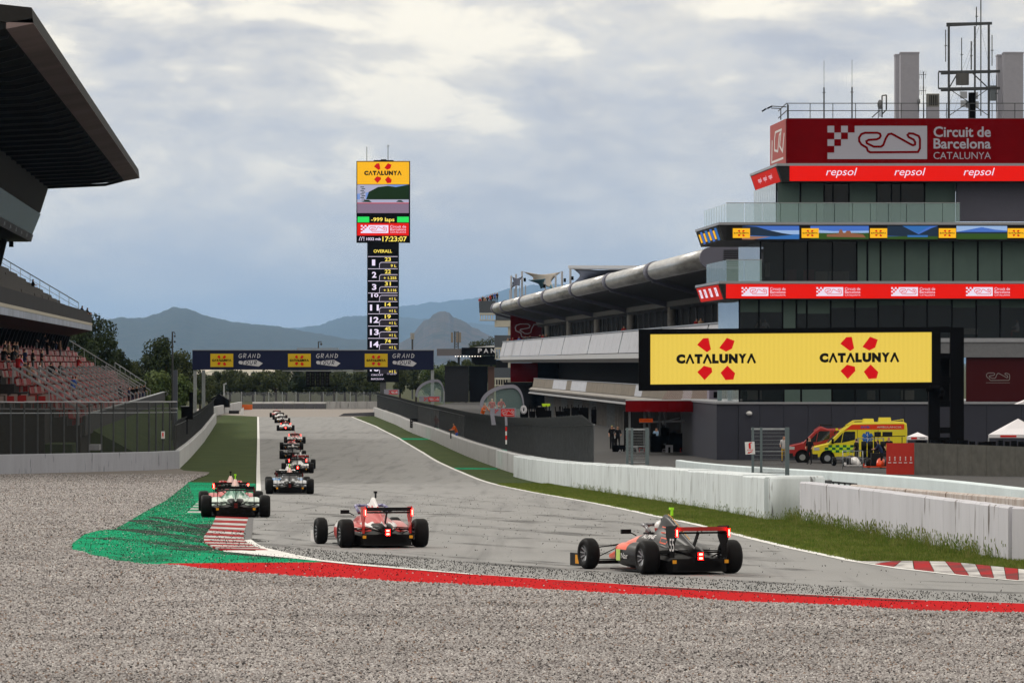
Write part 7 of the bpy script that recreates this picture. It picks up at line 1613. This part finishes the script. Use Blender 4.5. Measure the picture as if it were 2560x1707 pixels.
for i in range(5): mb.bar((-.4+i*.2,0,.15),(-.4+i*.2,0,1.1),.02)
mb.build('frame', K['steel'], fb_)
# garages: race cars' boards and pit equipment
def board(x, y0, y1, w, d, txt, lab):
    o = empty('number_board', P(x, y1+3, d), lab, 'board'); mb = MB(); mb.box(P(x-w/2,y1,d), P(x+w/2,y0,d+.3)); part(mb, 'panel', m_hand, o); mb = MB(); mb.box(P(x-w/2,y1+4,d), P(x+w/2,y1+.2,d+.3)); part(mb, 'foot', K['navy'] if 'navy' in K else K['black'], o)
    F = Flat(lambda a, b, l: P(a, b, d-.01*l)); F.text(txt, x-(2.5 if txt == '1' else 6), y0+5, x+(3 if txt == '1' else 4), y0+19, 0, 1, .06); F.rect(x-4,y1-3,x+4,y1-2,0,1); part(F.mb, 'figure', K['black'], o, fix=False)
board(1673, 1112, 1142, 18, 384, '1', 'white board with number 1 in front of the garage'); board(1587, 1114, 1144, 15, 384, '3', 'white board with number 3 seen through the wire gate'); board(1783, 1108, 1140, 6, 384, '1', 'narrow white board edge at the dark wall corner')
def hoard(x0, x1, y0, y1, d, lab, draw):
    mb = MB(); mb.box(P(x0,y1,d), P(x1,y0,d+.2)); o = mb.build('advertising_board', K['black']); tag(o, lab, 'board')
    F = Flat(lambda a, b, l: P(a, b, d-.01*l)); draw(F); part(F.mb, 'print', [m_hand, CL['red']], o, fix=False)
hoard(1645, 1703, 1112, 1142, 388, 'black hoarding with white slanted letters behind the number 1 board', lambda F: (F.poly([(1651,1133),(1657,1121),(1665,1121),(1664,1124),(1658,1124),(1657,1127),(1662,1127),(1661,1130),(1655,1130),(1654,1133)],0,1), F.poly([(1683,1121),(1694,1121),(1692,1124),(1682,1124)],0,1), F.poly([(1680,1129),(1692,1129),(1690,1133),(1679,1133)],0,1)))
hoard(1755, 1780, 1110, 1141, 388, 'black hoarding with white diamond emblem', lambda F: (F.poly([(1762,1126),(1771,1116),(1781,1126),(1771,1136)],0,1)))
hoard(1531, 1562, 1112, 1142, 388, 'black hoarding lettered AL at the end of the dark fence', lambda F: F.text('AL', 1545,1123,1561,1130,0,1,.02))
ps = empty('pit_gantry', P(1680, 1055, 376), 'thin overhead pit equipment arm with orange sign under the red canopy', 'gantry')
mb = MB(); mb.bar(P(1598,1055,376), P(1732,1052,376), .12).bar(P(1656,1054,376), P(1700,1044,376), .06).bar(P(1731,1090,376), P(1731,1040,376), .1).bar(P(1657,1053,376), P(1657,1060,376), .1); part(mb, 'arm', K['steel'], ps)
mb = MB(); mb.box(P(1598,1055,375.8), P(1632,1046,375.9)); part(mb, 'orange_sign', mat('orange_sign_face', (.75,.10,.01), .5, emit=(.75,.10,.01), estr=.25), ps)
F = Flat(lambda a, b, l: P(a, b, 375.78)); F.text('PIT WINDOW', 1601,1048.5,1629,1052.5,0,1,.01); part(F.mb, 'lettering', CL['red'], ps, fix=False)
for i, (x, y, w, h_) in enumerate(((1640,1100,28,22),(1690,1095,34,26),(1735,1100,40,24),(1662,1078,20,20))):
    mb = MB(); mb.box(P(x-w/2,y+h_/2+20,386+i), P(x+w/2,y-h_/2,387+i)).box(P(x-w/3,y-h_/2-5,386.2+i), P(x,y-h_/2,386.6+i)); tag(mb.build('pit_cabinet', K['black']), ['black pit cabinet left of the number 1 board','black pit cabinet behind the number 1 board','wide black pit cabinet right of the number 1 board','small black cabinet under the pit arm'][i], 'cabinet')
for x, lb in ((1707,'red crowd barrier legs beside the black hoarding'),(1748,'red crowd barrier legs left of the diamond hoarding'),(1605,'red crowd barrier legs right of the number 3 board')):
    mb = MB(); q = lambda a, b: P(x+a, b, 386); mb.tube([q(-6,1142),q(-6,1120),q(6,1120),q(6,1142)], .03).bar(q(-6,1130), q(6,1130), .04).bar(q(-8,1145), q(-3,1132), .04); tag(mb.build('crowd_barrier', CL['red']), lb, 'barrier')
# pit wall clutter left of the garages
for i in range(9):
    x = 1300+i*22+random.uniform(-5,5); d = 330+i*5; mb = MB(); mb.box(P(x,1060,d), P(x+random.uniform(12,22),1024-random.uniform(-4,8),d+.8)); 
    for k in range(3): mb.bar(P(x+k*6,1040,d), P(x+k*6+random.uniform(-3,3),1018-random.uniform(0,8),d), .06)
    tag(mb.build('pit_stand', K['black']), 'dark pit perch cluttered with equipment, %s behind the ribbed fence' % ['first','second','third','fourth','fifth','sixth','seventh','eighth','ninth'][i], 'pit stand', 'pit perches behind the ribbed fence')
mb = MB(); cx_, cy_ = 1309, 1024; pr = [P(cx_+5*math.cos(a), cy_+8*math.sin(a), 329) for a in np.linspace(0, 2*math.pi, 17)[:-1]]; mb.tube(pr+[pr[0]], .1); tag(mb.build('white_tyre_ring', m_hand), 'white ring of a tyre standing on the first pit perch', 'ring')
mb = MB(); mb.box(P(1355,1016,345), P(1375,1009,346)); tag(mb.build('lime_box', CL['lime']), 'flat lime green box on the pit perches', 'box')
# objects caught on the fence, marshal post panel
mb = MB(); mb.prism([P(1225,1030,300), P(1234,1028,300), P(1240,1062,300), P(1229,1062,300)], (0,.2,0)); tag(mb.build('fence_panel', bpy.data.materials['lilac_grey_frame']), 'tapered pale grey panel bolted on the dark fence', 'panel')
mb = MB(); mb.prism([P(1262,1040,278), P(1268,1044,278), P(1269,1064,278), P(1263,1064,278)], (0,.2,0)); tag(mb.build('fence_panel', bpy.data.materials['lilac_grey_frame']), 'smaller pale panel beside the striped pole on the dark fence', 'panel')
o = empty('striped_pole', P(1265.5,1110,276), 'red and white banded pole on the dark fence', 'pole')
for i in range(4): mb = MB(); mb.bar(P(1265.5,1110-i*11,276), P(1265.5,1099.5-i*11,276), .09, n=6); part(mb, 'band', [K['white'], K['bred']][i % 2], o)
mb = MB(); mb.tube([P(1127,1081,400), P(1127,1096,400)], .05)
g = P(1035,1060,520)
for k in range(4): mb.bar(P(1027+k*5,1047,505), P(1027+k*5,1069,505), .14)
for k in range(4): mb.bar(P(1026,1048+k*6.5,505), P(1043,1048+k*6.5,505), .14)
tag(mb.build('pit_board_frame', K['black']), 'black gridded pit board frame hanging over the right wall', 'frame')
